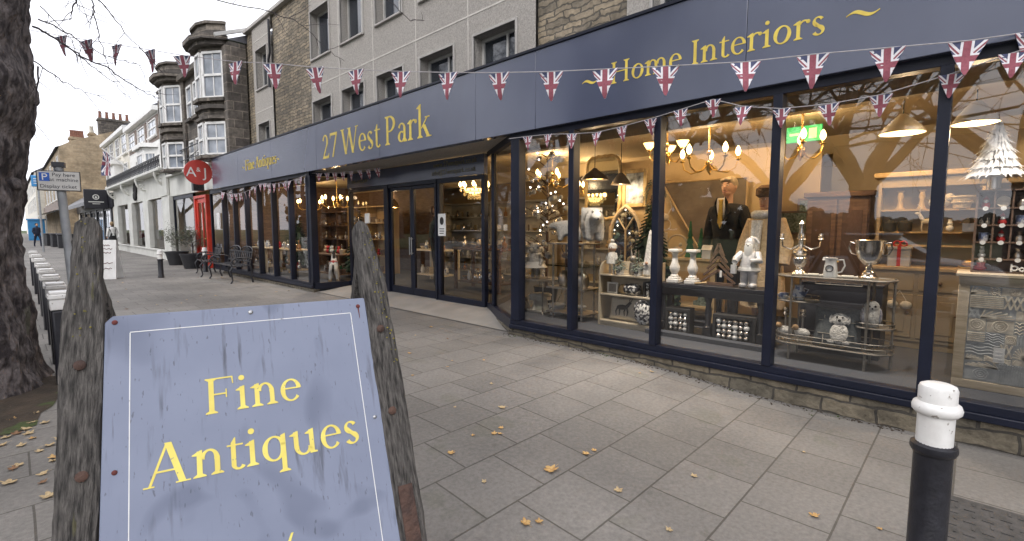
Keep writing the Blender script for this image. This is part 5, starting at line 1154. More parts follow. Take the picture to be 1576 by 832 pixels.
for k, (y, l) in enumerate(((4.42, 'dull metal basket ornament on the middle tier behind the first mullion'), (4.08, 'round metal lantern on the middle tier of the metal stand'))):
    it('wire_lantern', l, 'lantern', 5.75, y, .66, MB().lathe([(.07, 0), (.10, .08), (.08, .2), (.03, .25)], (0, 0, 0), 12).torus((0, 0, .29), .05, .006, 14, 'y'), pewter)
it('wooden_deer_head', 'small wooden stag ornament on the upper tier of the metal stand', 'ornament', 5.8, 4.45, .99, MB().ball((0, 0, .14), .05, 10, 1, 1.2, .8).tube([(0, .03, 0), (0, .03, .12)], .02).tube([(.02, 0, .17), (.06, 0, .24), (.05, 0, .3)], .008).tube([(-.02, 0, .17), (-.06, 0, .24), (-.05, 0, .3)], .008), walnut)
# ---- second window: cream shelf unit with gonks and little trees
su = T_('shelf_unit', 'low cream shelf unit with rounded end full of printed gifts', 'shelf unit', 5.72, 3.29)
arc = [(-.40, 0), (-.40, .72)]+[(-.40+.14*(1-math.cos(PI/2*k/8)), .72+.13*math.sin(PI/2*k/8)) for k in range(9)]
mb = MB(); mb.prism([(-.15, 0), (-.15, .72), (-.13, .80), (-.08, .86), (0, .88), (.15, .88), (.15, 0)], 0, .022, lambda u, v, d: (-.40+d, u, v)); part('side', mb, creamwood, su, .003)
mb = MB(); mb.prism([(-.15, 0), (-.15, .72), (-.13, .80), (-.08, .86), (0, .88), (.15, .88), (.15, 0)], 0, .022, lambda u, v, d: (.40+d, u, v)); part('side', mb, creamwood, su, .003)
for z in (.055, .42, .685): part('shelf', MB().box(-.378, .40, -.145, .13, z, z+.02), creamwood, su, .002)
part('back', MB().box(-.378, .40, .131, .148, .02, .87), creamwood, su); part('plinth', MB().box(-.378, .40, -.135, -.12, 0, .055), creamwood, su)
def gonk(label, x, y, z, h, hatm, bodym=fur):
    t = T_('gonk', label, 'figure', x, y, z)
    part('body', MB().lathe([(.06, 0), (.085, .03), (.075, .12), (.05, .18)], (0, 0, 0), 16), bodym, t); part('hat', MB().lathe([(.088, .15), (.075, .18), (.05, .18+(h-.18)*.45), (.018, h-.03), (.0001, h)], (0, 0, 0), 16), hatm, t)
    part('beard', MB().lathe([(.001, .03), (.05, .10), (.055, .16), (.03, .19)], (0, -.055, 0), 12, 1, .5), fur, t); part('nose', MB().ball((0, -.092, .175), .02, 10), skin, t); return t
dl = T_('doll', 'white knitted doll in bobble hat standing on the cream shelf unit', 'figure', 5.68, 3.55, .925)
part('body', MB().lathe([(.05, .13), (.085, .14), (.06, .26), (.035, .30)], (0, 0, 0), 16).tube([(-.03, 0, 0), (-.03, 0, .15)], .016).tube([(.03, 0, 0), (.03, 0, .15)], .016).tube([(-.05, 0, .28), (-.085, -.02, .19)], .02).tube([(.05, 0, .28), (.085, -.02, .19)], .02), fur, dl)
hd_ = part('head', MB().ball((0, 0, .345), .055, 14), skin, dl); part('hat', MB().lathe([(.062, .345), (.058, .39), (.03, .42), (.0001, .43)], (0, .008, 0), 16).ball((0, 0, .445), .028, 10), fur, dl); part('eyes', MB().ball((-.018, -.05, .355), .006, 6).ball((.018, -.05, .355), .006, 6), charcoal, hd_)
gonk('tall white pointed gonk at the right end of the cream shelf unit', 5.68, 2.99, .925, .60, fur)
rb = T_('rabbit_figure', 'grey rabbit figure sitting between the two little trees', 'figure', 5.74, 3.26, .925); part('body', MB().lathe([(.05, 0), (.06, .06), (.045, .16)], (0, 0, 0), 12).ball((0, -.01, .21), .05, 12).tube([(-.02, 0, .24), (-.035, 0, .33)], [.014, .008], 8).tube([(.02, 0, .24), (.035, 0, .33)], [.014, .008], 8), wire, rb)
part('eyes', MB().ball((-.02, -.055, .22), .006, 6).ball((.02, -.055, .22), .006, 6), charcoal, rb)
def conifer(mb, z0, z1, r, n, seed, droop=.3, lay=13):
    r_ = random.Random(seed)
    for k in range(lay):
        t = k/(lay-1); z = z0+(z1-z0)*t; rr = r*(1-t)**.9+.006
        for q in range(max(4, int(n*(1-t*.7)))):
            a = r_.uniform(0, 2*PI); d_ = Vector((math.cos(a), math.sin(a), -droop)); e = Vector((0, 0, z))+d_*rr*r_.uniform(.75, 1.1); s_ = Vector((-math.sin(a), math.cos(a), 0))*rr*.12; b_ = Vector((0, 0, z+rr*.12))
            mb.add([b_, e-s_, e+Vector((0, 0, -.2*rr*droop)), e+s_], [(0, 1, 2), (0, 2, 3)])
def tinytree(label, x, y, z, sd):
    t = pot(label, x, y, z, .062, .105); t['category'] = 'potted tree'; t['group'] = 'little frosted trees in ring printed pots'; t.name = 'potted_tree'
    mb = MB(); conifer(mb, .10, .34, .10, 16, sd); part('foliage', mb, frost, t, 0, None, False); part('trunk', MB().tube([(0, 0, .07), (0, 0, .33)], .006), walnut, t)
tinytree('small frosted tree in white pot next to the knitted doll', 5.66, 3.41, .925, 3); tinytree('small frosted tree in white pot next to the tall pointed gonk', 5.66, 3.14, .925, 5)
fb = T_('small_picture', 'small square white picture frame on the middle cream shelf', 'picture frame', 5.66, 3.52, .66); part('frame', MB().box(-.08, .08, -.012, .012, 0, .022).box(-.08, .08, -.012, .012, .128, .15).box(-.08, -.058, -.012, .012, .022, .128).box(.058, .08, -.012, .012, .022, .128), ceramic, fb); part('picture', MB().box(-.058, .058, -.004, .006, .022, .128), pewter, fb)
it('wood_slice', 'round cut log slice beside the patterned roll cushion', 'ornament', 5.68, 3.36, .66, MB().tube([(0, -.02, .07), (0, .02, .07)], .065, 18), pinewood)
it('roll_cushion', 'round black and white patterned cushion on the middle cream shelf', 'cushion', 5.66, 3.22, .66, MB().lathe([(.001, -.11), (.06, -.10), (.075, -.06), (.078, .06), (.06, .10), (.001, .11)], (0, 0, 0), 18), bwfabric)
C.objects['roll_cushion'].rotation_euler = (0, PI/2, S); C.objects['roll_cushion'].location.z = .74
for k in range(3): it('book', ['dark boxed gift leftmost of three at the right end of the middle cream shelf', 'patterned boxed gift between two others on the middle cream shelf', 'dark boxed gift nearest the mullion on the middle cream shelf'][k], 'gift box', 5.70, 3.03-.045*k, .66, MB().box(-.018, .018, -.08, .06, 0, .19-.01*k), [charcoal, bwfabric, charcoal][k], 0, 'boxed gifts on the middle cream shelf', .003)
def cushion(name, label, x, y, z, W, Hh, mat, lean=.25, cat='cushion', Tt=.07):
    mb = MB(); N = 14; vs = []; fs = []
    for side in (-1, 1):
        for j in range(N+1):
            for i in range(N+1):
                u, v = i/N*2-1, j/N*2-1; e = max(0, (1-u**4)*(1-v**4))**.5; pin = 1-.06*(1-abs(u*v))*max(abs(u), abs(v))**3
                vs.append((u*W/2*pin, side*Tt*e, Hh/2+v*Hh/2*pin))
    m_ = (N+1)**2
    for s_ in (0, 1):
        for j in range(N):
            for i in range(N): q = s_*m_+j*(N+1)+i; fs.append((q, q+1, q+N+2, q+N+1))
    mb.add(vs, fs); t = T_(name, label, cat, x, y, z); t.rotation_euler = (Matrix.Rotation(S, 3, 'Z') @ Matrix.Rotation(-lean, 3, 'X')).to_euler()
    part('cover', mb, mat, t); return t
cu = cushion('stag_cushion', 'linen cushion printed with a dark stag on the bottom cream shelf', 5.68, 3.36, .30, .44, .31, linen)
mb = MB().ball((0, -.078, .17), .05, 12, 1.7, .12, .7)
for x, dx in ((-.07, -.02), (-.045, .015), (.05, -.015), (.07, .02)): mb.tube([(x, -.077, .16), (x+dx, -.074, .11), (x+dx*.5, -.064, .06)], [.012, .008, .006], 6)
mb.tube([(.07, -.078, .19), (.105, -.076, .235), (.125, -.07, .235)], [.025, .018, .010], 8).tube([(.10, -.072, .25), (.085, -.066, .28), (.10, -.058, .295)], .004, 5).tube([(.11, -.072, .25), (.125, -.062, .285), (.115, -.055, .30)], .004, 5)
part('stag_print', mb, charcoal, cu)
it('printed_bag', 'plump white bag with black script pattern leaning at the end of the bottom cream shelf', 'bag', 5.60, 3.02, .295, MB().ball((0, 0, .15), .15, 16, .8, .55, 1).torus((0, -.02, .21), .11, .012, 18, 'y'), bwfabric, .2)
# back wall pieces of the second window
mr = T_('gilt_mirror', 'tall mirror in a wavy gilt frame on the cream partition', 'mirror', 7.56, 4.95, 1.72)
mb = MB(); N = 64; P = []
for k in range(N+1):
    a = 2*PI*k/N; c_, s_ = math.cos(a), math.sin(a); e = (abs(c_)**5+abs(s_)**5)**(-1/5); P.append((c_*e*.36*(1+.02*math.sin(a*14)), 0, .55+s_*e*.56*(1+.015*math.sin(a*18))))
part('frame', mb.tube(P[:-1]+[P[0]], .035, 8, False), gilt, mr); part('glass', MB().prism([(x, z) for x, y, z in P[:-1]], 0, .008), mirror, mr)
pf = T_('picture_frame', 'gold framed picture of a pale snowy statue on the cream partition', 'picture', 7.58, 4.31, 1.90); part('frame', MB().box(-.24, -.17, -.03, .03, 0, .66).box(.17, .24, -.03, .03, 0, .66).box(-.17, .17, -.03, .03, 0, .07).box(-.17, .17, -.03, .03, .59, .66), gilt, pf, .012); part('picture', MB().box(-.17, .17, -.005, .01, .07, .59), M('snow_picture', (.55, .62, .70), (.10, .12, .15), 9, .4), pf)
gm = T_('gothic_mirror', 'gothic arched wooden window mirror leaning on the cream partition', 'mirror', 7.45, 4.40, .9)
def gothic(w_, h_, n=10): 
    pts = [(-w_, 0), (-w_, h_)]; 
    for k in range(1, n+1): a = PI-PI/3*k/n; pts.append((w_+2*w_*math.cos(a), h_+2*w_*math.sin(a)))
    return pts+[(-x, y) for x, y in pts[::-1][1:]]
P = gothic(.30, .50); part('frame', MB().tube([(x, 0, z) for x, z in P], .035, 8).tube([(-.3, 0, .02), (.3, 0, .02)], .03).tube([(0, 0, 0), (0, 0, .62)], .016).tube([(0, 0, .6), (-.15, 0, .82)], .014).tube([(0, 0, .6), (.15, 0, .82)], .014), palewood, gm); part('glass', MB().prism(P, -.012, -.004), mirror, gm)
xt = T_('christmas_tree', 'dark green artificial christmas tree behind the cream shelf unit', 'christmas tree', 6.7, 3.52); mb = MB(); conifer(mb, .35, 1.86, .46, 60, 9, .45, 34); part('foliage', mb, fir, xt, 0, None, False); part('trunk', MB().tube([(0, 0, 0), (0, 0, 1.8)], .02).lathe([(.14, 0), (.14, .03), (.03, .05)], (0, 0, 0), 12), walnut, xt)
wr = T_('wreath', 'dark twig wreath hung on the cream partition beside the second mullion', 'wreath', 7.57, 3.92, 2.05); mb = MB(); r_ = random.Random(2)
for k in range(140): a = r_.uniform(0, 2*PI); b_ = a+r_.uniform(.15, .4); q = r_.uniform(.13, .22); mb.tube([(q*math.cos(a)*.9, r_.uniform(-.05, 0), q*math.sin(a)*1.4), (q*1.08*math.cos(b_)*.9, r_.uniform(-.07, 0), q*1.08*math.sin(b_)*1.4)], .006, 4)
part('twigs', mb, frost, wr)
dh = T_('deer_head', 'small cream deer head ornament with ring on the wall above the headboard', 'ornament', 7.55, 3.68, 1.72); part('head', MB().ball((0, -.08, 0), .07, 12, .8, 1.4, .9).ball((0, -.17, -.03), .035, 8), linen, dh); part('antlers', MB().tube([(-.03, -.05, .05), (-.10, -.05, .16), (-.06, -.05, .27)], .010).tube([(.03, -.05, .05), (.10, -.05, .16), (.06, -.05, .27)], .010).torus((.02, -.1, -.12), .09, .008, 16, 'y'), linen, dh)
# ---- third window: black console table and what stands on it
ct = T_('console_table', 'long black painted console table with turned legs in the third window', 'table', 5.84, 2.25)
part('top', MB().box(-.66, .66, -.16, .20, .60, .645), darkwood, ct, .006); part('apron', MB().box(-.62, .62, -.13, .16, .50, .60), darkwood, ct)
for x in (-.58, 0, .58):
    part('leg', MB().box(x-.045, x+.045, -.13, -.04, 0, .14).lathe([(.05, .14), (.03, .17), (.042, .3), (.028, .42), (.045, .5)], (x, -.085, 0), 14), darkwood, ct)
for x in (-.58, .58): part('leg', MB().box(x-.035, x+.035, .09, .16, 0, .5), darkwood, ct)
part('stretcher', MB().box(-.56, .56, .09, .12, .10, .15), darkwood, ct); part('platform', MB().box(-.7, .7, -.32, -.19, -.0, .05), carpet, ct)
TZ = FZ+.646
def cstick(label, y):
    t = T_('candlestick', label, 'candlestick', 5.78, y, TZ, 0, 'white balusters on the black console'); part('base', MB().box(-.075, .075, -.075, .075, 0, .045).box(-.06, .06, -.06, .06, .045, .07), wornwhite, t, .006)
    part('baluster', MB().lathe([(.045, .07), (.052, .085), (.035, .11), (.06, .16), (.062, .2), (.04, .25), (.032, .33), (.036, .36), (.045, .375), (.06, .385)], (0, 0, 0), 20), wornwhite, t); part('capital', MB().box(-.065, .065, -.065, .065, .385, .42), wornwhite, t, .006)
cstick('white baluster candlestick nearest the second mullion on the black console', 2.70); cstick('white baluster candlestick standing next to the stick tree', 2.47)
wt = T_('stick_tree', 'rustic tree made of dark wooden slats on the black console', 'ornament', 5.85, 2.19, TZ)
for k, (z, h_) in enumerate(((0.03, .20), (.11, .17), (.19, .13), (.27, .10), (.35, .06))):
    for sg_ in (-1, 1): part('slat', MB().bar((sg_*h_, 0, z), (0, 0, z+.15), .03, .022), walnut, wt)
part('base', MB().bar((-.15, 0, .015), (.19, 0, .015), .06, .03), walnut, wt); part('price_tag', MB().box(.03, .055, -.03, -.026, .10, .18), ceramic, wt)
it('wooden_stick', 'short pale split log lying on the black console beside the stick tree', 'log', 5.72, 2.33, TZ, MB().tube([(-.08, 0, .015), (.06, 0, .03)], .014), pinewood, .2)
sn = T_('santa_figure', 'silver painted father christmas figure with white beard on the black console', 'figure', 5.78, 1.82, TZ)
part('body', MB().lathe([(.10, .20), (.105, .24), (.085, .32), (.075, .40), (.04, .44)], (0, 0, 0), 18, 1, .8).tube([(-.04, -.01, .22), (-.045, -.01, .04)], [.05, .04], 10).tube([(.045, -.01, .22), (.05, -.01, .04)], [.05, .04], 10).ball((-.05, -.03, .035), .045, 10, 1, 1.4, .75).ball((.055, -.03, .035), .045, 10, 1, 1.4, .75), silverpaint, sn)
part('coat_hem', MB().lathe([(.11, .19), (.125, .205), (.12, .235), (.10, .24)], (0, 0, 0), 18, 1, .8), ceramic, sn); part('arm', MB().tube([(.08, 0, .40), (.12, -.05, .32), (.04, -.10, .31)], [.04, .04, .03], 10), silverpaint, sn); part('arm', MB().tube([(-.08, 0, .40), (-.13, -.05, .33), (-.12, -.12, .30)], [.04, .04, .03], 10), silverpaint, sn)
hd_ = part('head', MB().ball((0, -.015, .485), .05, 14), ceramic, sn); part('beard', MB().lathe([(.001, .30), (.03, .36), (.05, .44), (.045, .49)], (0, -.045, 0), 12, 1, .6), ceramic, hd_); part('eyes', MB().ball((-.018, -.062, .50), .006, 6).ball((.018, -.062, .50), .006, 6).ball((0, -.068, .485), .010, 8), charcoal, hd_); part('hat', MB().lathe([(.058, .50), (.05, .54), (.03, .57), (.0001, .58)], (0, 0, 0), 14).tube([(0, 0, .565), (.05, .02, .56), (.09, .02, .51)], [.03, .02, .012], 8), silverpaint, hd_)
part('lantern', MB().box(-.15, -.10, -.15, -.10, .17, .27).tube([(-.125, -.125, .27), (-.125, -.125, .31)], .005), silverpaint, sn)
def baublebox(label, y, x, W, seed):
    t = T_('bauble_box', label, 'box', x, y, FZ, .1, 'black boxes of silver baubles under the console'); part('box', MB().box(-W/2, W/2, -.02, .14, 0, .33).box(-W/2, -W/2+.03, -.06, -.02, 0, .33).box(W/2-.03, W/2, -.06, -.02, 0, .33).box(-W/2+.03, W/2-.03, -.06, -.02, 0, .04).box(-W/2+.03, W/2-.03, -.06, -.02, .29, .33), charcoal, t, .004)
    r_ = random.Random(seed); n_ = int((W-.06)/.06); mats_ = [silver, ceramic, silver]
    for i in range(n_):
        for j in range(4): part('bauble', MB().ball((-W/2+.063+i*.06, -.03, .075+j*.06), r_.uniform(.025, .034), 12), r_.choice(mats_), t)
baublebox('narrower black box of silver baubles under the left of the console', 2.62, 5.76, .30, 1); baublebox('wider black box of silver baubles under the right of the console', 1.93, 5.72, .46, 2)
hb = T_('headboard', 'large dark upholstered triangular panel with thin frame leaning on the cream partition', 'panel', 7.5, 2.95, .4); hp = [(-.80, 1.88), (.52, 1.88), (.52, .6), (-.1, .72)]; part('panel', MB().prism(hp[::-1], 0, .02), M('dark_upholstery', (.16, .13, .10), (.10, .08, .065), 3, .8), hb); part('frame', MB().tube([(x, -.02, z) for x, z in hp]+[(hp[0][0], -.02, hp[0][1])], .018, 6), pinewood, hb)
part('stand', MB().box(-.1, .5, 0, .05, 0, .6), pinewood, hb)
sb = T_('sideboard', 'pale pine side table behind the black console with carved front', 'table', 6.95, 2.95); part('top', MB().box(-.7, .45, -.25, .25, .86, .90), pinewood, sb, .006); part('apron', MB().box(-.66, .41, -.22, .22, .70, .86), pinewood, sb)
for x in (-.6, .35): part('leg', MB().box(x-.035, x+.035, -.2, -.13, 0, .70), pinewood, sb); part('leg', MB().box(x-.035, x+.035, .13, .2, 0, .70), pinewood, sb)
part('shelf', MB().box(-.62, .37, -.2, .2, .18, .21), pinewood, sb)
SZ = FZ+.901
for k, (y, h_, l) in enumerate(((3.0, .52, 'taller green felt cone tree on the pine side table'), (2.84, .42, 'shorter green felt cone tree on the pine side table'))):
    t = T_('felt_tree', l, 'ornament', 6.9, y, SZ); mb = MB()
    for q in range(5): mb.lathe([(.075*(1-q*.17), h_*q/5.2), (.03*(1-q*.15), h_*(q+1.25)/5.2)], (0, 0, 0), 14)
    part('tiers', mb, felt, t); part('base', MB().tube([(0, 0, -.0), (0, 0, .03)], .04, 12), walnut, t)
it('pillar_candle', 'cream pillar candle on a short stick at the left of the pine side table', 'candle', 6.95, 3.42, SZ, MB().lathe([(.06, 0), (.03, .02), (.025, .16), (.055, .18)], (0, 0, 0), 14).tube([(0, 0, .18), (0, 0, .36)], .042, 14).tube([(0, 0, .36), (0, 0, .375)], .003, 4), linen)
it('hoop_ornament', 'pale hoop ornament with a small animal on the pine side table', 'ornament', 6.95, 3.22, SZ, MB().torus((0, 0, .17), .155, .014, 26, 'y').ball((0, 0, .11), .05, 10, 1.2, .7, .8).ball((.05, 0, .18), .03, 8).tube([(0, 0, 0), (0, 0, .02)], .07, 12), palewood)
it('snow_house', 'little grey house ornament on the pine side table', 'ornament', 6.75, 2.68, SZ, MB().box(-.06, .06, -.05, .05, 0, .12).add([(-.07, -.06, .12), (.07, -.06, .12), (.07, .06, .12), (-.07, .06, .12), (-.07, 0, .19), (.07, 0, .19)], [(0, 1, 5, 4), (2, 3, 4, 5), (0, 4, 3), (1, 2, 5)]), plaster)
it('nativity_block', 'small carved wooden ornament on the lower shelf of the pine side table', 'ornament', 6.9, 2.8, FZ+.212, MB().box(-.1, .1, -.06, .06, 0, .06).lathe([(.06, .06), (.03, .22), (.0001, .26)], (0, 0, 0), 10), frost)
it('plush_reindeer', 'small white reindeer lying on the lower shelf of the pine side table', 'ornament', 6.75, 3.3, FZ+.212, MB().ball((0, 0, .07), .07, 12, 1.5, .8, .9).tube([(.08, 0, .1), (.12, 0, .2)], [.03, .025], 8).ball((.14, 0, .22), .035, 8), linen)
def figure_head(t, z, hairm, x=0, y=0, r=.098, smile=True):
    h = part('head', MB().ball((x, y, z), r, 20, .82, .98, 1.22).ball((x, y-.02, z-.075), r*.68, 14, .9, .95, .9).ball((x, y-r*1.0, z-.012), .017, 8, .8, 1, 1.6).ball((x-.083, y+.01, z-.01), .02, 8, .5, 1, 1.6).ball((x+.083, y+.01, z-.01), .02, 8, .5, 1, 1.6).tube([(x, y, z-.25), (x, y, z-.07)], .052, 14), skin, t)
    part('hair', MB().ball((x, y+.022, z+.040), r*1.06, 18, .86, .98, 1.0).tube([(x-.06, y-.062, z+.085), (x+.01, y-.082, z+.098), (x+.06, y-.06, z+.085)], .026, 8), hairm, h)
    e = MB()
    for s_ in (-1, 1): e.ball((x+s_*.033, y-.083, z+.018), .011, 8, 1.2, .6, .8)
    part('eyes', e, ceramic, h); e = MB()
    for s_ in (-1, 1): e.ball((x+s_*.033, y-.089, z+.018), .006, 8).tube([(x+s_*.018, y-.090, z+.042), (x+s_*.05, y-.082, z+.044)], .005, 5)
    part('brows', e, walnut, h); part('mouth', MB().tube([(x-.03, y-.083, z-.062), (x-.012, y-.092, z-.07), (x+.012, y-.092, z-.07), (x+.03, y-.083, z-.062)], .0065, 6), M('lips', (.42, .16, .13), None, 5, .5), h)
    return h
# man in evening suit (a dummy) and mannequin in fur coat
mn = T_('person', 'dummy of a smiling fair haired man in black suit and ochre tie behind the console', 'mannequin', 6.85, 2.46, FZ, -.25); mn.scale = (1.14, 1.05, 1.03)
V = [(0, 0, .95), (0, 0, 1.2), (0, .0, 1.48), (.1, 0, .88), (.11, 0, .48), (.11, 0, .07), (.11, -.12, .04), (-.1, 0, .88), (-.11, 0, .48), (-.11, 0, .07), (-.11, -.12, .04), (.19, 0, 1.52), (.27, .02, 1.22), (.25, -.08, .97), (-.19, 0, 1.52), (-.27, .02, 1.22), (-.25, -.08, .97), (0, 0, 1.62)]
E_ = [(0, 1), (1, 2), (0, 3), (3, 4), (4, 5), (5, 6), (0, 7), (7, 8), (8, 9), (9, 10), (2, 11), (11, 12), (12, 13), (2, 14), (14, 15), (15, 16), (2, 17)]
skinbody('suit', V, E_, [(.15, .12), (.17, .13), (.19, .13), .1, .075, .06, .045, .1, .075, .06, .045, .085, .065, .05, .085, .065, .05, .07], blacksuit, mn)
figure_head(mn, 1.83, M('fair_hair', (.42, .33, .22), (.3, .23, .15), 30, .8))
part('shirt', MB().prism([(-.075, 1.63), (0, 1.28), (.075, 1.63), (.05, 1.68), (-.05, 1.68)], .128, .155), offwhite, mn, .004)
part('tie', MB().prism([(-.022, 1.62), (-.034, 1.36), (0, 1.28), (.034, 1.36), (.022, 1.62), (.03, 1.66), (-.03, 1.66)], .15, .168), yellowtie, mn, .004); part('lapel', MB().prism([(-.05, 1.69), (-.12, 1.5), (-.07, 1.46), (-.09, 1.43), (-.012, 1.26), (-.085, 1.62)], .14, .162).prism([(.05, 1.69), (.085, 1.62), (.012, 1.26), (.09, 1.43), (.07, 1.46), (.12, 1.5)], .14, .162), blacksuit, mn)
for s_ in (-1, 1):
    hd_ = MB().ball((s_*.25, -.10, .90), .04, 8, .55, 1, 1.2)
    for k in range(5): hd_.tube([(s_*.25, -.13+.017*k, .87), (s_*.245, -.14+.018*k, .81+.010*abs(k-2)), (s_*.235, -.14+.018*k, .79+.010*abs(k-2))], .009, 6)
    part('hand', hd_, skin, mn)
mq = T_('mannequin', 'mannequin in long cream fur coat and brown fur hat behind the silver figure', 'mannequin', 6.45, 1.86, FZ, -.35)
V = [(0, 0, .9), (0, 0, 1.2), (0, 0, 1.42), (.08, 0, .8), (.09, 0, .4), (.09, 0, .06), (.09, -.1, .03), (-.08, 0, .8), (-.09, 0, .4), (-.09, 0, .06), (-.09, -.1, .03), (0, 0, 1.55)]
skinbody('body', V, [(0, 1), (1, 2), (0, 3), (3, 4), (4, 5), (5, 6), (0, 7), (7, 8), (8, 9), (9, 10), (2, 11)], [.12, .11, .12, .08, .05, .035, .03, .08, .05, .035, .03, .05], skin, mq)
mb = MB(); 
mb.lathe([(.27, .36), (.255, .6), (.225, .9), (.19, 1.15), (.20, 1.38), (.15, 1.48), (.07, 1.54)], (0, 0, 0), 28, 1, .8); mb.v = [tuple(Vector(q)*(1+.035*mnoise.noise(Vector(q)*9))+Vector((0, 0, q[2]*0))) for q in mb.v]; part('fur_coat', mb, beigefur, mq)
part('coat_collar', MB().torus((0, -.02, 1.49), .11, .055, 20, 'z', 10, 1, .9).tube([(-.03, -.165, 1.42), (-.02, -.2, 1.0), (-.02, -.225, .45)], .035, 8).tube([(.04, -.16, 1.42), (.03, -.2, 1.0), (.03, -.225, .45)], .035, 8), fur, mq)
for s_ in (-1, 1): part('sleeve', MB().tube([(s_*.16, 0, 1.42), (s_*.27, 0, 1.15), (s_*.29, -.07, .90)], [.085, .085, .075], 12), beigefur, mq)
figure_head(mq, 1.66, walnut); part('fur_hat', MB().lathe([(.10, 0), (.135, .03), (.13, .11), (.08, .15), (.0001, .155)], (0, .01, 1.70), 18), M('brown_fur', (.20, .12, .07), (.10, .06, .035), 50, 1, 1, 90), mq)
# ---- fourth window: oval trolley
tr_ = T_('drinks_trolley', 'oval three tier wire trolley crowded with silverware in the fourth window', 'trolley', 5.60, .97)
def oval(w_, d_, z, n=40, cx=0, cy=0): return [(cx+max(-w_+d_, min(w_-d_, 0))*0+(w_-d_)*(1 if math.cos(2*PI*k/n) > 0 else -1)+d_*math.cos(2*PI*k/n), cy+d_*math.sin(2*PI*k/n), z) for k in range(n+1)]
def tray(w_, d_, z, cx=0, rails=1, name='tier'):
    mb = MB().tube(oval(w_, d_, z, 40, cx), .010, 6, False)
    for q in range(rails): mb.tube(oval(w_, d_, z+.045*(q+1), 40, cx), .005, 5, False)
    mb.prism([(x, y) for x, y, _ in oval(w_-.005, d_-.005, 0, 40, cx)[:-1]], z-.004, z+.002, lambda u, v, d: (u, v, d)); 
    if rails:
        for k in range(0, 40, 4): x, y, _ = oval(w_, d_, z, 40, cx)[k]; mb.tube([(x, y, z), (x, y, z+.045*rails)], .004, 4)
    part(name, mb, wire, tr_)
tray(.49, .18, .845, 0, 0); tray(.49, .18, .165, 0, 2); tray(.185, .15, .59, -.30); tray(.16, .15, .40, .33)
for x, y, hh in ((-.33, -.17, .86), (.30, -.17, .86), (.47, .06, .86), (-.33, .17, .86), (.3, .17, .86)): part('leg', MB().tube([(x, y, 0), (x, y, hh)], .011), wire, tr_)
part('glass_rack', MB().tube([(-.12, -.18, .79), (.25, -.18, .79)], .005).tube([(-.12, -.18, .82), (-.12, -.18, .79)], .005).tube([(.0, -.18, .82), (.0, -.18, .79)], .005).tube([(.12, -.18, .82), (.12, -.18, .79)], .005).tube([(.25, -.18, .82), (.25, -.18, .79)], .005), wire, tr_)
Z1 = FZ+.852
cd = T_('candelabrum', 'ornate silver candelabrum with curling arms on the trolley top', 'candelabrum', 5.58, 1.27, Z1); part('stem', MB().lathe([(.075, 0), (.08, .015), (.04, .05), (.035, .08), (.06, .12), (.065, .17), (.05, .19), (.075, .22), (.07, .25), (.03, .28), (.022, .36), (.035, .40), (.018, .46), (.03, .52), (.012, .55)], (0, 0, 0), 18), silver, cd)
for k in range(4): a = k*PI/2+.3; c_, s_ = math.cos(a), math.sin(a); part('arm', MB().tube([(c_*.02, s_*.02, .30), (c_*.09, s_*.09, .26), (c_*.16, s_*.16, .29), (c_*.17, s_*.17, .36)], .008, 6).lathe([(.01, 0), (.03, .015), (.02, .03), (.018, .07)], (c_*.17, s_*.17, .35), 10), silver, cd)
jg = T_('enamel_jug', 'white enamel jug with dark wreath print on the trolley top', 'jug', 5.48, .985, Z1); part('body', MB().lathe([(.062, 0), (.064, .02), (.052, .12), (.047, .17), (.055, .19)], (0, 0, 0), 20), ceramic, jg); part('handle', MB().tube([(.05, 0, .17), (.10, 0, .175), (.115, 0, .12), (.09, 0, .06), (.055, 0, .05)], .008, 6), ceramic, jg); part('wreath_print', MB().torus((0, -.056, .09), .030, .005, 18, 'y'), charcoal, jg); part('spout', MB().lathe([(.03, 0), (.02, .03)], (-.045, 0, .165), 8), ceramic, jg)
tc_ = T_('trophy_cup', 'large two handled silver trophy cup on the trolley top', 'trophy', 5.52, .69, Z1); part('bowl', MB().lathe([(.012, .12), (.05, .145), (.095, .20), (.115, .28), (.118, .35), (.125, .365), (.115, .36), (.10, .28), (.04, .18), (.0001, .17)], (0, 0, 0), 28), silver, tc_); part('stem', MB().lathe([(.075, 0), (.078, .02), (.055, .04), (.05, .07), (.025, .09), (.03, .11), (.014, .13)], (0, 0, 0), 20), silver, tc_)
for s_ in (-1, 1): part('handle', MB().tube([(s_*.10, 0, .33), (s_*.15, 0, .345), (s_*.165, 0, .29), (s_*.14, 0, .24), (s_*.09, 0, .22)], .008, 6), silver, tc_)
for x, y, l in ((5.45, 1.12, 'white cracker lying on the trolley top left of the enamel jug'), (5.45, .84, 'cream cracker lying on the trolley top right of the enamel jug')): it('cracker', l, 'cracker', x, y, Z1, MB().tube([(-.08, 0, .018), (-.05, 0, .016), (-.045, 0, .018), (.045, 0, .018), (.05, 0, .016), (.08, 0, .018)], [.016, .008, .016, .016, .008, .016], 8), offwhite, .1, 'crackers on the trolley top')
it('blue_jug', 'small blue and white printed jug on the left wire tier', 'jug', 5.55, 1.26, FZ+.60, MB().lathe([(.04, 0), (.06, .05), (.055, .09), (.035, .13), (.045, .15)], (0, 0, 0), 16).tube([(.045, 0, .12), (.085, 0, .11), (.055, 0, .05)], .007, 6), blueware)
it('blue_cup', 'small blue and white printed cup beside the printed jug', 'cup', 5.50, 1.38, FZ+.60, MB().lathe([(.025, 0), (.04, .03), (.043, .065)], (0, 0, 0), 14).tube([(-.04, 0, .055), (-.065, 0, .04), (-.038, 0, .02)], .005, 5), blueware)
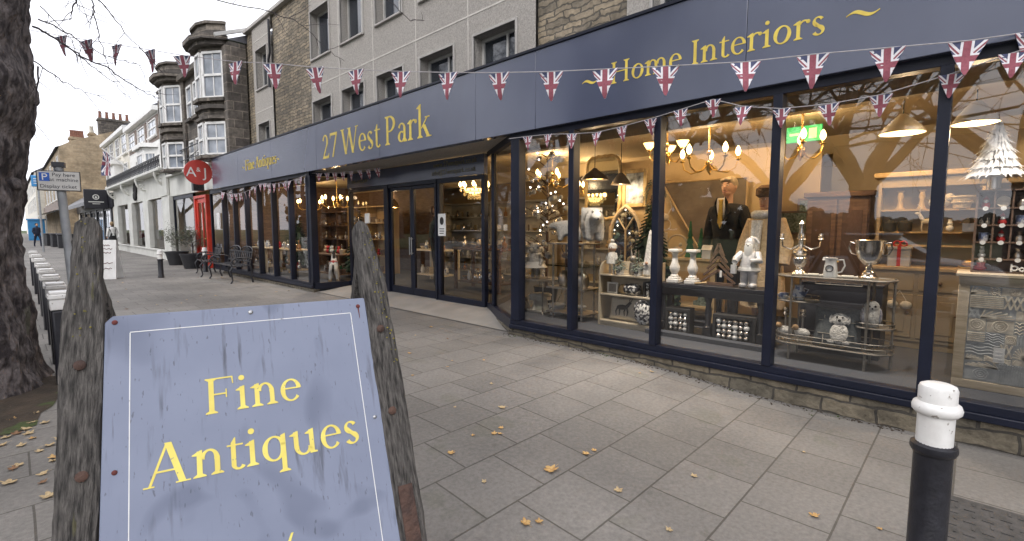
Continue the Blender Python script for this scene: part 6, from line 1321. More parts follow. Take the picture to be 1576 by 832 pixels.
dgc = cushion('dog_cushion', 'grey checked cushion with a white terrier sitting on it on the lower trolley tier', 5.50, .91, FZ+.175, .40, .38, tartan, .2); dgc.scale = (1, 1, 1)
part('check_lines', MB().box(-.15, .15, -.066, -.05, .245, .25).box(-.15, .15, -.072, -.05, .12, .125).box(-.105, -.10, -.066, -.05, .03, .3), linen, dgc)
tp_ = part('terrier_print', MB().ball((.03, -.075, .225), .055, 14, 1, .3, .9).ball((.03, -.072, .12), .065, 14, .9, .25, 1.2).ball((-.024, -.078, .222), .020, 8, .7, .3, 1.7).ball((.084, -.078, .222), .020, 8, .7, .3, 1.7).ball((-.015, -.068, .05), .022, 8, 1.2, .4, .8).ball((.03, -.07, .05), .02, 8, 1, .4, .8).ball((.075, -.068, .05), .022, 8, 1.2, .4, .8), fur, dgc); tf_ = part('terrier_face', MB().ball((.03, -.094, .215), .011, 8).ball((.012, -.092, .24), .007, 6).ball((.048, -.092, .24), .007, 6), charcoal, dgc)
for o_ in (tp_, tf_): o_.scale = (1.3, 1.12, 1.25); o_.location = (-.012, .004, -.012)
ow = T_('owl_ornament', 'white feathered owl ornament on the right wire tier', 'owl', 5.52, .65, FZ+.41, .2); part('body', MB().lathe([(.05, 0), (.075, .06), (.078, .13), (.065, .18)], (0, 0, 0), 16, 1, .85).ball((0, -.01, .19), .06, 14), fur, ow); part('wing', MB().ball((.06, 0, .10), .05, 10, .5, 1, 1.6).ball((-.06, 0, .10), .05, 10, .5, 1, 1.6), M('owl_grey', (.5, .5, .55), (.25, .25, .3), 40, .9), ow); part('face', MB().ball((-.022, -.062, .20), .011, 8).ball((.022, -.062, .20), .011, 8).ball((0, -.07, .18), .008, 6), charcoal, ow)
def sheep(label, y, x): 
    t = T_('sheep_ornament', label, 'sheep', x, y, FZ+.172, 0, 'woolly sheep on the lower trolley tier'); part('fleece', MB().ball((0, 0, .10), .055, 14, 1.3, .9, .9), fur, t); part('head', MB().ball((-.055, -.03, .155), .03, 10, 1, .8, 1), M('sheep_tan', (.5, .32, .16), None, 9, .8), t)
    for dx in (-.035, .035): part('leg', MB().tube([(dx, 0, .06), (dx, 0, 0)], .008), linen, t)
    part('candle_cup', MB().lathe([(.01, .14), (.012, .26), (.03, .275), (.014, .30), (.03, .32), (.02, .34)], (0, 0, 0), 10), pewter, t)
sheep('woolly sheep candle holder nearer the third mullion on the lower tier', 1.36, 5.52); sheep('woolly sheep candle holder next to the checked dog cushion', 1.20, 5.50)
# ---- fifth window: carved cabinet, pigeonholes, feather tree
cb = T_('carved_cabinet', 'low pale cabinet with doors of carved limewashed blocks in the fifth window', 'cabinet', 5.66, -.43); W = .5
part('frame', MB().box(-W, W, -.20, -.17, 0, .07).box(-W, W, -.20, -.17, .86, .93).box(-W, -W+.07, -.20, -.17, .07, .86).box(W-.07, W, -.20, -.17, .07, .86), palewood, cb, .004); part('carcass', MB().box(-W, W, -.17, .22, 0, .93), palewood, cb); part('top', MB().box(-W-.02, W+.02, -.22, .24, .931, .96), palewood, cb, .006)
r_ = random.Random(17); limew = M('limewash', (.76, .70, .58), (.52, .46, .37), 22, .9); bluew = M('blue_wash', (.50, .52, .52), (.36, .38, .39), 18, .9)
for x0 in (-.43, .003):
    base = part('door', MB().box(x0, x0+.427, -.19, -.18, .073, .857), bluew, cb); mb = MB(); mb2 = MB(); z = .078
    while z < .85:
        h_ = min(r_.choice([.05, .085, .11]), .855-z); x = x0+.004
        while x < x0+.42:
            w_ = min(r_.choice([.07, .11, .16, .2]), x0+.423-x)
            if w_ < .015: break
            kind = r_.randrange(6); X0, X1, A0, A1 = x+.003, x+w_-.003, z+.003, z+h_-.003; t_ = mb if r_.random() < .72 else mb2; D = lambda k=0: (-.201-.0004*k, -.189)
            if kind == 0:
                n_ = max(2, int((A1-A0)/.014))
                for q in range(n_): t_.box(X0, X1, *D(), A0+(A1-A0)*q/n_, A0+(A1-A0)*(q+.6)/n_)
            elif kind == 1:
                n_ = max(2, int((X1-X0)/.014))
                for q in range(n_): t_.box(X0+(X1-X0)*q/n_, X0+(X1-X0)*(q+.6)/n_, *D(), A0, A1)
            elif kind == 2:
                for rr in (.42, .26, .1): t_.torus(((X0+X1)/2, -.192, (A0+A1)/2), rr*min(X1-X0, A1-A0), .006, 18, 'y', 5)
                t_.box(X0, X1, -.193, -.189, A0, A1)
            elif kind == 3:
                n_ = max(2, int((X1-X0)/.03))
                for q in range(n_): a, b_ = X0+(X1-X0)*q/n_, X0+(X1-X0)*(q+1)/n_; t_.bar((a, -.193, A0), (b_, -.193, A1), .010, .010); t_.bar((a, -.1935, A1), (b_, -.1935, A0), .010, .010)
            elif kind == 4:
                for q in range(4): t_.tube([(X0+(X1-X0)*k/10, -.191, A0+(A1-A0)*(q+.5)/4+.008*math.sin(k*1.1+q*.3)) for k in range(11)], .005, 5)
            else:
                cx, cz = r_.choice([X0, X1]), A0
                for q in range(6): a = PI/2*(q+.5)/6; ex = (X1-X0)*math.cos(a)*(1 if cx == X0 else -1); t_.bar((cx, -.193, cz), (cx+ex, -.193, cz+(A1-A0)*math.sin(a)), .009, .009)
            x += w_
        z += h_
    part('carving', mb, limew, base); part('carving', mb2, bluew, base); part('ring_handle', MB().torus((x0+(.38 if x0 < -.1 else .04), -.208, .50), .022, .005, 16, 'y'), iron, base)
it('price_card', 'small white card pinned on the left door of the carved cabinet', 'card', 5.445, -.20, FZ+.25, MB().box(-.032, .032, -.003, 0, 0, .12).box(-.02, .02, -.005, -.003, .02, .03).box(-.02, .015, -.005, -.003, .05, .06).box(-.02, .02, -.005, -.003, .08, .09), ceramic)
ph = T_('pigeonhole_shelf', 'brown wooden pigeonhole rack of small ornaments standing on the carved cabinet', 'shelf', 5.70, -.42, FZ+.961)
part('back', MB().box(-.42, .42, .04, .05, 0, .68), walnut, ph)
for k in range(9): x = -.42+.105*k; part('divider', MB().box(x-.006, x+.006, -.09, .04, .105, .68) if k not in (0, 8) else MB().box(x-.008, x+.008, -.092, .05, 0, .69), walnut, ph)
for z in (0, .105, .245, .385, .525, .67):
    part('shelf', MB().box(-.412, .412, -.095, .04, z, z+.012), walnut, ph)
    for k in range(8):
        if 0 < z < .66 and k < 4: part('label_plate', MB().tube([(-.3675+.105*k, -.098, z+.004), (-.3675+.105*k, -.095, z+.004)], .018, 12), ceramic, ph)
def ptop(c, r): z = (.012, .117, .257, .397, .537)[r]; return (5.66, -.42-(-.3675+.105*c), FZ+.961+z)
def mini(kind, lab, c, r):
    x, y, z = ptop(c, r)
    if kind == 'santa':
        t = T_('santa_ornament', lab, 'ornament', x, y, z); part('body', MB().lathe([(.022, 0), (.03, .02), (.02, .05)], (0, 0, 0), 10), redcloth, t); part('head', MB().ball((0, 0, .06), .018, 8), skin, t); part('beard', MB().ball((0, -.012, .05), .017, 8), ceramic, t); part('hat', MB().lathe([(.02, .068), (.008, .09), (.0001, .1)], (0, 0, 0), 8), redcloth, t)
    elif kind == 'plate':
        t = T_('plate', lab, 'plate', x, y, z); o = part('dish', MB().lathe([(.0001, 0), (.03, .002), (.045, .010), (.045, .014), (.03, .006), (.0001, .004)], (0, 0, 0), 20), palewood, t); o.rotation_euler = (PI/2-.15, 0, 0); o.location = (0, .01, .046)
    elif kind == 'mug': it('mug', lab, 'mug', x, y, z, MB().lathe([(.028, 0), (.033, .01), (.033, .075), (.028, .075), (.0001, .06)], (0, 0, 0), 16).torus((.038, 0, .04), .02, .006, 12, 'y'), blueware)
    elif kind == 'pair': it('bear_pair', lab, 'ornament', x, y, z, MB().lathe([(.016, 0), (.02, .02), (.012, .04)], (-.02, 0, 0), 8).ball((-.02, 0, .048), .013, 8).lathe([(.016, 0), (.02, .02), (.012, .04)], (.02, 0, 0), 8).ball((.02, 0, .048), .013, 8), wire)
    elif kind == 'jar': it('glass_jar', lab, 'jar', x, y, z, MB().lathe([(.03, 0), (.036, .03), (.02, .06), (.03, .085), (.0001, .09)], (0, 0, 0), 14), pewter)
    elif kind == 'boot': it('santa_boot', lab, 'ornament', x, y, z, MB().tube([(0, 0, .085), (0, 0, .03)], [.028, .026], 12).ball((-.012, 0, .022), .03, 12, 1.7, .9, .8), redcloth); part('cuff', MB().tube([(0, 0, .07), (0, 0, .095)], .032, 12), ceramic, C.objects['santa_boot'])
    elif kind == 'snow': it('snowman_ornament', lab, 'ornament', x, y, z, MB().ball((0, 0, .025), .026, 10).ball((0, 0, .06), .019, 10).lathe([(.022, .075), (.014, .08), (.014, .1)], (0, 0, 0), 8), ceramic)
mini('santa', 'tiny red santa in the top left pigeonhole', 0, 4); mini('plate', 'small round wooden plate in the top row of pigeonholes', 1, 4); mini('jar', 'small pewter jar in the top row of pigeonholes', 2, 4)
mini('pair', 'pair of little grey bears in the second row of pigeonholes', 0, 3); mini('santa', 'tiny red santa in the second row of pigeonholes', 1, 3); mini('mug', 'blue printed mug in the second row of pigeonholes', 2, 3)
mini('mug', 'blue printed mug in the left pigeonhole of the middle row', 0, 2); mini('santa', 'tiny red santa in the middle row of pigeonholes', 1, 2); mini('jar', 'small pewter jar in the middle row of pigeonholes', 2, 2)
mini('snow', 'tiny white snowman in the row above the red boot', 0, 1); mini('jar', 'small pewter bell shaped jar in the row above the white curl ornament', 2, 1); mini('boot', 'red boot ornament with white cuff in the open bottom row', 0, 0)
it('curl_ornament', 'white curled wire ornament in the open bottom row of the rack', 'ornament', 5.62, -.28, FZ+.974, MB().torus((-.03, 0, .03), .018, .007, 14, 'y').torus((.012, 0, .022), .014, .007, 12, 'y').torus((.045, 0, .022), .014, .007, 12, 'y').tube([(-.048, 0, 0), (-.048, 0, .065)], .007), ceramic)
def feather(label, x, y, z, h_, r, seed):
    t = T_('feather_tree', label, 'ornament tree', x, y, z); r2 = random.Random(seed); mb = MB()
    for lay in range(6):
        zt = .10+(h_-.10)*lay/6; rr = r*(1-lay/6.6)
        mb.lathe([(rr*.45, zt+.11), (rr*.8, zt+.05), (rr*.97, zt+.004), (rr*.8, zt-.004)], (0, 0, 0), 24)
        for q in range(int(110*(1-lay/8))):
            a = r2.uniform(0, 2*PI); c_, s_ = math.cos(a), math.sin(a); l0 = rr*r2.uniform(.45, .95); b_ = Vector((c_*l0, s_*l0, zt+.10*(1-l0/rr)+.012)); e = b_+Vector((c_*.055, s_*.055, -.035-r2.uniform(0, .02))); s3 = Vector((-s_, c_, 0))*.010
            mb.add([b_-s3, b_+s3, e], [(0, 1, 2)])
    part('feathers', mb, snowfur, t); part('trunk', MB().tube([(0, 0, 0), (0, 0, h_-.05)], .012).tube([(0, 0, 0), (0, 0, .10)], .045, 12), pewter, t)
feather('large white feather tree standing on the pigeonhole rack', 5.70, -.09, FZ+.961+.692, .50, .19, 1); feather('second white feather tree at the right end of the pigeonhole rack', 5.70, -.46, FZ+.961+.692, .42, .17, 2)
it('black_plinth', 'plain black display plinth standing behind the oval trolley', 'plinth', 6.15, .98, FZ, MB().box(-.36, .36, -.2, .2, 0, .74).box(-.37, .37, -.21, .21, .74, .76), darkwood, 0, None, .004)
wd = T_('wardrobe', 'tall dark brown wardrobe left of the painted dresser', 'wardrobe', 7.55, 1.28); part('body', MB().box(-.34, .34, -.22, .25, 0, 1.72), walnut, wd, .006); part('cornice', MB().box(-.38, .38, -.26, .27, 1.721, 1.79), walnut, wd, .01)
for x in (-.32, .01): d_ = part('door', MB().box(x, x+.31, -.24, -.221, .1, 1.68), walnut, wd, .004); part('door_panel', MB().box(x+.05, x+.26, -.248, -.241, .2, 1.55), M('dark_walnut', (.10, .06, .04), (.06, .038, .026), 5, .45), d_, .004); part('knob', MB().ball((x+(.28 if x < 0 else .03), -.255, .9), .014, 8), brass, d_)
for y, z, w_, h_, l in ((1.95, 1.45, .22, .34, 'small dark framed picture on the far wall left of the wardrobe'), (1.72, 1.75, .16, .22, 'smallest framed picture beside the wardrobe cornice')):
    t = T_('picture_frame', l, 'picture', 7.95, y, z); part('frame', MB().box(-w_, w_, -.012, .012, 0, h_), walnut, t, .004); part('picture', MB().box(-w_+.03, w_-.03, -.016, -.012, .03, h_-.03), frost, t)
part('partition', MB().box(8.0, 8.06, 1.62, 2.6, .21, 2.6), innerwall, shop)
# ---- painted dresser behind
dr = T_('dresser', 'tall painted wooden dresser with open shelves behind the trolley', 'dresser', 7.12, .22); x0, x1 = -.62, .62
part('base', MB().box(x0, x1, -.27, .2, .08, .86), painted, dr); part('worktop', MB().box(x0-.03, x1+.03, -.30, .22, .861, .90), pinewood, dr, .006); part('plinth', MB().box(x0+.02, x1-.02, -.25, .2, 0, .08), painted, dr)
for k in range(3):
    a = x0+.03+.4*k; d_ = part('door', MB().box(a, a+.36, -.285, -.271, .12, .60), painted, dr, .004); part('door_panel', MB().box(a+.06, a+.30, -.293, -.286, .18, .54), painted, d_, .004); w_ = part('drawer', MB().box(a, a+.36, -.285, -.271, .64, .83), painted, dr, .004); part('knob', MB().ball((a+.18, -.305, .735), .018, 10), walnut, w_); part('knob', MB().ball((a+.32, -.305, .40), .014, 10), walnut, d_)
part('upright', MB().box(x0, x0+.03, -.05, .2, .901, 1.95), painted, dr); part('upright', MB().box(x1-.03, x1, -.05, .2, .901, 1.95), painted, dr); part('back', MB().box(x0+.03, x1-.03, .17, .2, .901, 1.9), painted, dr)
for z in (1.12, 1.27, 1.52): part('shelf', MB().box(x0+.03, x1-.03, -.05, .17, z, z+.02), pinewood, dr)
part('cornice', MB().box(x0-.05, x1+.05, -.10, .2, 1.9, 1.96), pinewood, dr, .012); part('valance', MB().box(x0+.03, x1-.03, -.045, -.03, 1.79, 1.9), painted, dr)
for k, (y, l) in enumerate(((.64, 'wooden baluster candlestick at the left of the top dresser shelf'), (.45, 'wooden baluster candlestick second from the left on the top dresser shelf'))): it('wooden_candlestick', l, 'candlestick', 7.12, y, FZ+1.541, MB().lathe([(.045, 0), (.03, .03), (.02, .1), (.03, .14), (.02, .19), (.035, .21)], (0, 0, 0), 12), pinewood, 0, 'wooden candlesticks on the dresser')
it('cat_figure', 'cream cat figure curled on the top dresser shelf', 'ornament', 7.12, .30, FZ+1.541, MB().ball((0, 0, .07), .08, 12, 1.2, .8, .85).ball((.08, -.02, .12), .045, 10), linen); it('basket', 'woven pale basket on the top dresser shelf', 'basket', 7.12, .12, FZ+1.541, MB().lathe([(.07, 0), (.10, .12), (.09, .12), (.0001, .02)], (0, 0, 0), 16).torus((0, 0, .12), .1, .012, 16).torus((0, 0, .06), .086, .012, 16), palewood); it('teddy', 'tan teddy at the right end of the top dresser shelf', 'soft toy', 7.12, -.08, FZ+1.541, MB().ball((0, 0, .08), .08, 12).ball((0, -.01, .18), .06, 12).ball((-.05, 0, .23), .022, 8).ball((.05, 0, .23), .022, 8), beigefur)
rd = T_('reindeer_ornament', 'cream standing reindeer on the dresser shelf', 'reindeer', 7.08, .38, FZ+1.291); part('body', MB().ball((0, 0, .11), .035, 12, 1.9, .8, .9).tube([(-.05, 0, .13), (-.08, 0, .19)], [.02, .016], 8).ball((-.095, 0, .20), .02, 8, 1.4, .8, .8), linen, rd); part('antlers', MB().tube([(-.08, -.01, .21), (-.07, -.02, .26), (-.10, -.03, .3)], .005).tube([(-.08, .01, .21), (-.05, .02, .26), (-.06, .03, .3)], .005), linen, rd)
for dx in (-.05, .05):
    for dy in (-.018, .018): part('leg', MB().tube([(dx, dy, .1), (dx*1.1, dy, .05), (dx, dy, 0)], [.010, .006, .006], 6), linen, rd)
for k, (y, l) in enumerate(((.72, 'dark metal pan at the left end of the middle dresser shelf'), (.58, 'dark lidded pot on the middle dresser shelf'))): it('metal_pot', l, 'pot', 7.1, y, FZ+1.291, MB().lathe([(.06, 0), (.065, .1), (.05, .11), (.012, .13), (.012, .15)], (0, 0, 0), 14), charcoal)
for k, (y, l) in enumerate(((.20, 'small white snowman ornament on the dresser shelf'), (.05, 'small silver house ornament on the dresser shelf'))): it('snowman_ornament' if k == 0 else 'house_ornament', l, 'ornament', 7.08, y, FZ+1.291, MB().ball((0, 0, .035), .036, 10).ball((0, 0, .085), .026, 10).tube([(0, 0, .105), (0, 0, .13)], .018, 8) if k == 0 else MB().box(-.05, .05, -.04, .04, 0, .09).lathe([(.075, .09), (.0001, .15)], (0, 0, 0), 4), [ceramic, pewter][k])
gb_ = T_('gift_box', 'grey gift box with red ribbon on the dresser worktop', 'gift box', 6.98, .60, FZ+.901); part('box', MB().box(-.10, .10, -.08, .08, 0, .19).box(-.11, .11, -.09, .09, .19, .22), M('silver_card', (.45, .46, .47), None, 5, .5), gb_, .003); part('ribbon', MB().box(-.016, .016, -.0925, .0925, -.0, .2225), redcloth, gb_); part('bow', MB().torus((-.03, 0, .25), .03, .010, 12, 'y').torus((.03, 0, .25), .03, .010, 12, 'y'), redcloth, gb_)
it('sleigh_ornament', 'small red and gold sleigh ornament at the right of the dresser worktop', 'ornament', 7.0, .02, FZ+.901, MB().ball((0, 0, .06), .05, 10, 1.3, .8, .7).tube([(-.09, 0, .03), (-.07, 0, .01), (.07, 0, .01), (.10, 0, .05)], .008), brass)
pl_ = T_('hanging_hearts', 'pair of cream stuffed hearts hanging from the dresser drawer knob', 'ornament', 6.79, .56, .70); part('hearts', MB().ball((-.06, 0, 0), .055, 10, 1, .5, .85).ball((.06, 0, 0), .055, 10, 1, .5, .85), linen, pl_); part('string', MB().tube([(-.06, 0, .05), (0, 0, .16), (.06, 0, .05)], .004), linen, pl_)
LEAF = [(2.24, 1.81, 1.6), (2.37, 1.41, 1), (2.86, 1.17, 0.8), (2.57, 1.78, 0.9), (2.65, 1.77, 0.7), (1.75, 1.58, 1), (1.81, 1.54, 0.8), (2.25, 1.04, 0.7), (2.67, 2.67, 1.1), (2.33, 2.35, 0.6), (2.3, 2.38, 0.8), (2.4, 2.41, 0.7), (1.9, 2.37, 0.9), (2.17, 2.46, 0.5), (3.08, 3.88, 0.6), (3.12, 4.63, 0.8), (2.66, 3.9, 0.6), (3.02, 3.16, 0.7), (3.52, 3.8, 0.5), (3.26, 4.03, 0.5), (1.84, 1.99, 0.6), (4.45, 2.29, 0.9), (4.31, 2.35, 0.5), (3.71, 5.36, 0.6), (2.91, 0.53, 0.9), (3.01, 0.26, 0.5), (4.60, 3.61, 0.5), (4.58, 3.42, 0.5), (1.83, 14.3, 0.8), (2.03, 12.87, 0.7), (1.4, 12.02, 0.7), (3.18, 16.5, 0.6), (1.19, 11.19, 0.6), (2.22, 10.93, 0.6), (3.71, 0.76, 0.5), (2.41, 2.95, 0.5)]
LEAF2 = [(-0.1, 4.75, 1), (-0.05, 4.79, 1), (-0.0, 4.85, 1.1), (0.01, 4.73, 1), (-0.09, 3.88, 1.2), (0.06, 3.53, 1.2), (0.1, 4.91, 1), (0.06, 5.22, 0.8), (0.1, 4.37, 1), (-0.07, 5.35, 0.7), (-0.03, 4.5, 0.9), (-0.12, 4.6, 1), (0.05, 4.3, 0.8), (-0.05, 4.13, 0.9), (0.05, 3.88, 0.8), (0.03, 4.98, 0.8), (-0.11, 5.59, 0.8)]

# ================================================================== LAMPS INSIDE THE SHOP; more spotlights added to light the window display
def plight(parent, loc, W_, col=(1, .72, .42), rad=.06, down=False):
    l = bpy.data.lights.new('lamp_light', 'SPOT' if down else 'POINT')
    if down: l.spot_size = R(104); l.spot_blend = .8
    l.energy = W_*LIGHT; l.color = col; l.shadow_soft_size = rad
    o = bpy.data.objects.new('lamp_light', l); C.objects.link(o); o.parent = parent; o.location = loc
LIGHT = .60
def chandelier(label, x, y, z, r=.36, n=5, W_=30, mt=brass, bowls=False, grp=None):
    t = thing('chandelier', label, 'chandelier', (x, y, z), .3, grp); part('stem', MB().tube([(0, 0, -.02), (0, 0, 2.97-z)], .012, 6).ball((0, 0, .02), .05, 10).ball((0, 0, .16), .035, 10).lathe([(.001, -.10), (.03, -.06), (.05, 0)], (0, 0, 0), 10).tube([(0, 0, 2.94-z), (0, 0, 2.978-z)], .05, 12), mt, t)
    for k in range(n):
        a = 2*PI*k/n; c_, s_ = math.cos(a), math.sin(a); P = [(c_*q*r, s_*q*r, zz) for q, zz in ((.05, .02), (.3, -.07), (.65, -.09), (.92, -.03), (1, .07))]
        ar = part('arm', MB().tube(P, .010, 6).lathe([(.012, .06), (.035, .075), (.035, .085), (.012, .09), (.012, .12)], (c_*r, s_*r, 0), 10), mt, t)
        if bowls: part('glass_shade', MB().lathe([(.03, .10), (.055, .13), (.085, .19), (.08, .19), (.03, .11)], (c_*r, s_*r, 0), 14), shadeglow, ar)
        else: part('bulb', MB().lathe([(.012, .12), (.030, .15), (.034, .18), (.022, .22), (.001, .25)], (c_*r, s_*r, 0), 10), bulb, ar)
    plight(t, (0, 0, .36), W_); return t
chandelier('brass chandelier with candle bulbs above the man in black suit', 6.40, 2.57, 2.36, .36, 5, 34)
chandelier('brass chandelier with candle bulbs near the green exit sign', 6.80, 1.60, 2.48, .22, 4, 26)
chandelier('brass chandelier with lit glass bowl shades in the second window', 6.60, 3.25, 2.56, .26, 3, 26, brass, True)
chandelier('brass chandelier behind the ornament tree in the corner window', 7.4, 6.0, 2.42, .34, 5, 32)
chandelier('brass chandelier deep behind the metal stand with the polar bears', 8.6, 5.9, 2.30, .28, 6, 26)
chandelier('brass chandelier in the return window left of the doors', 6.4, 12.9, 2.2, .40, 6, 34)
chandelier('brass chandelier behind the narrow windows above the benches', 6.7, 15.3, 2.2, .38, 6, 34)
cc = thing('crystal_chandelier', 'glittering crystal chandelier hanging inside behind the right door panel', 'chandelier', (6.3, 7.05, 2.30))
part('stem', MB().tube([(0, 0, -.1), (0, 0, .68)], .012, 6), brass, cc); mb = MB(); r_ = random.Random(4)
for q, (rr, z) in enumerate(((.28, .02), (.20, -.06), (.12, -.13))):
    mb.torus((0, 0, z), rr, .008, 24, 'z', 5)
    for k in range(22): a = 2*PI*k/22; mb.ball((rr*math.cos(a), rr*math.sin(a), z-.04-.02*(k % 2)), .014, 5, 1, 1, 1.6)
part('crystals', mb, M('crystal', (.9, .85, .7), None, 9, .05, spec=1), cc)
for k in range(8): a = 2*PI*k/8; part('bulb', MB().lathe([(.01, .03), (.026, .06), (.03, .09), (.001, .15)], (.27*math.cos(a), .27*math.sin(a), 0), 8), bulb, cc)
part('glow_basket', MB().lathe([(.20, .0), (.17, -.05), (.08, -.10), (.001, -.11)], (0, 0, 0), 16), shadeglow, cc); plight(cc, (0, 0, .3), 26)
def pendant(label, x, y, z, r=.17, W_=16, mt=lampblack):
    t = thing('pendant_lamp', label, 'pendant lamp', (x, y, z)); part('shade', MB().lathe([(.03, .20), (.06, .17), (r*.8, .07), (r, 0), (r-.008, 0), (r*.78, .06), (.05, .16), (.001, .165)], (0, 0, 0), 28), mt, t); part('bulb', MB().ball((0, 0, .05), .045, 12), bulb, t)
    part('glow_disc', MB().lathe([(.001, .034), (r*.84, .034), (r*.84, .03), (.001, .03)], (0, 0, 0), 24), shadeglow, t)
    part('flex', MB().tube([(0, 0, .2), (0, 0, 2.975-z)], .006, 5), blackp, t); plight(t, (0, 0, -.08), W_)
pendant('wide pendant lamp in front of the painted dresser', 6.6, .62, 2.54, .20, 18, offwhite); pendant('wide pendant lamp above the feather trees', 6.2, .06, 2.50, .17, 18, offwhite); pendant('dark bell shaped pendant lamp in front of the gilt mirror', 7.0, 4.75, 2.36, .24, 18); pendant('dark pendant lamp behind the one before the gilt mirror', 7.3, 4.42, 2.28, .17, 12); pendant('bright yellow pendant lamp inside the side light left of the doors', 6.3, 9.9, 2.02, .15, 18, brass)
dlab = ['second glazed bay from the drain end', 'third glazed bay, over the trolley', 'bay over the black console', 'bay over the cream shelf unit', 'corner bay over the ornament tree']
def spot(label, x, y, W_=125, z=2.979, grp='recessed ceiling spotlights', col=(1, .90, .78)):  # front row made whiter and stronger to stand in for window daylight
    t = thing('ceiling_spotlight', label, 'spotlight', (x, y, z), 0, grp); part('trim', MB().lathe([(.05, -.012), (.062, -.012), (.062, 0), (.05, 0)], (0, 0, 0), 18), steel, t); part('lens', MB().lathe([(.001, -.008), (.05, -.008), (.05, -.003), (.001, -.003)], (0, 0, 0), 16), coolbulb, t); plight(t, (0, 0, -.09), W_, col, .04, True)
for y, l in ((-.45, 'recessed spotlight over the carved cabinet'), (.75, 'recessed spotlight over the oval trolley'), (1.85, 'recessed spotlight over the right end of the black console'), (2.75, 'recessed spotlight over the left end of the black console'), (3.6, 'recessed spotlight over the cream shelf unit'), (4.6, 'recessed spotlight over the metal stand'), (11.3, 'recessed spotlight over the rocking horse'), (13.0, 'recessed spotlight behind the nearer bench'), (14.6, 'recessed spotlight in the middle of the narrow windows'), (16.2, 'recessed spotlight behind the farther bench')): spot(l, 5.10, y)
for y, l in ((7.9, 'recessed spotlight just inside the double doors'), (10.2, 'recessed spotlight inside left of the doors'), (5.2, 'recessed spotlight deep behind the corner window'), (13.6, 'recessed spotlight deep behind the narrow windows'), (-.6, 'recessed spotlight behind the painted dresser')): spot(l, 8.4, y, 40, col=(1, .74, .42))
ex = thing('exit_sign', 'green lit exit sign hanging above the brass chandelier in the fourth window', 'sign', (7.5, 1.74, 2.70), S); part('box', MB().box(-.21, .21, -.02, .02, 0, .21), greenglow, ex, .004); part('pictogram', MB().box(-.17, -.03, -.024, -.02, .09, .12).add([(-.03, -.024, .05), (-.03, -.024, .16), (.03, -.024, .105)], [(0, 1, 2)]).box(.06, .15, -.024, -.02, .04, .17), white, ex); part('hanger', MB().tube([(-.12, 0, .2), (-.12, 0, .278)], .006).tube([(.12, 0, .2), (.12, 0, .278)], .006), steel, ex)
# shelving, stock and furniture further inside
def shelving(label, x, y, L, hh=2.0, n=5, mt=offwhite, dep=.34):
    t = thing('shelving', label, 'shelving', (x, y, FZ), S); h = L/2
    for k in range(n): z = hh*k/(n-1)*.97; part('shelf', MB().box(-h, h, -dep/2, dep/2, z, z+.025), mt, t)
    for q in (-h, 0, h): part('upright', MB().box(q-.015, q+.015, -dep/2+.01, dep/2, 0, hh), mt, t)
    part('back', MB().box(-h, h, dep/2, dep/2+.012, 0, hh), mt, t)
    return [(x, y, FZ+hh*k/(n-1)*.97+.026) for k in range(n-1)]
kinds = {'vase': (MB().lathe([(.035, 0), (.06, .06), (.05, .13), (.025, .18), (.035, .21)], (0, 0, 0), 12), [ceramic, silver, blueware, pewter]),
 'bowl': (MB().lathe([(.03, 0), (.035, .01), (.085, .07), (.09, .075), (.08, .07), (.001, .015)], (0, 0, 0), 14), [ceramic, silver, brass]),
 'decanter': (MB().lathe([(.045, 0), (.055, .03), (.05, .11), (.015, .15), (.015, .2), (.025, .21), (.02, .24), (.001, .26)], (0, 0, 0), 12), [silver, pewter, M('amber_glass', (.35, .16, .04), None, 5, .1)]),
 'photo_stand': (MB().box(-.06, .06, -.01, .01, 0, .17).box(-.045, .045, -.014, -.01, .02, .15), [gilt, silver, walnut]),
 'small_basket': (MB().lathe([(.06, 0), (.08, .1), (.07, .1), (.001, .02)], (0, 0, 0), 10).torus((0, 0, .1), .075, .008, 12), [palewood, walnut]),
 'stuffed_toy': (MB().ball((0, 0, .06), .06, 10).ball((0, -.01, .14), .045, 10).ball((-.035, 0, .18), .016, 6).ball((.035, 0, .18), .016, 6), [fur, beigefur, redcloth, felt])}
proto = {}
for k, (mb, ms_) in kinds.items(): proto[k] = [ (lambda me: (fixn(me), me)[1])(mesh(k, mb, m_)) for m_ in ms_]
def stock(levels, L, where, group, seed, keys, step=.17):
    r2 = random.Random(seed); h = L/2-.08
    for x, y, z in levels:
        u = -h
        while u < h:
            k = r2.choice(keys); o = put(k, r2.choice(proto[k]), None, (x-r2.uniform(.0, .07), y-u, z), r2.uniform(0, 6)); tag(o, k.replace('_', ' ')+' among the stock on the '+where, k.replace('_', ' '), group+': '+k.replace('_', ' ')+'s'); u += step*r2.uniform(.85, 1.3)
stock(shelving('white lit shelving of glass and silver seen through the double doors', 9.9, 10.2, 4.4, 2.1, 6), 4.4, 'white shelving behind the double doors', 'stock on the white shelving', 2, ['vase', 'bowl', 'decanter', 'photo_stand'], .24)
stock(shelving('tall pine shelving of gifts behind the return window', 7.7, 13.3, 2.4, 2.0, 5, pinewood), 2.4, 'pine shelving behind the return window', 'stock on the pine shelving', 3, ['stuffed_toy', 'small_basket', 'vase', 'photo_stand'], .2)
stock(shelving('dark shelving of gifts behind the narrow windows', 7.9, 15.7, 2.2, 1.9, 5, walnut), 2.2, 'dark shelving behind the narrow windows', 'stock on the dark shelving', 4, ['small_basket', 'decanter', 'bowl', 'stuffed_toy'], .22)
stock(shelving('white shelving of ornaments deep behind the corner window', 9.9, 6.1, 2.6, 2.1, 6), 2.6, 'white shelving deep behind the corner window', 'stock deep behind the corner window', 5, ['vase', 'photo_stand', 'bowl', 'stuffed_toy'], .26)
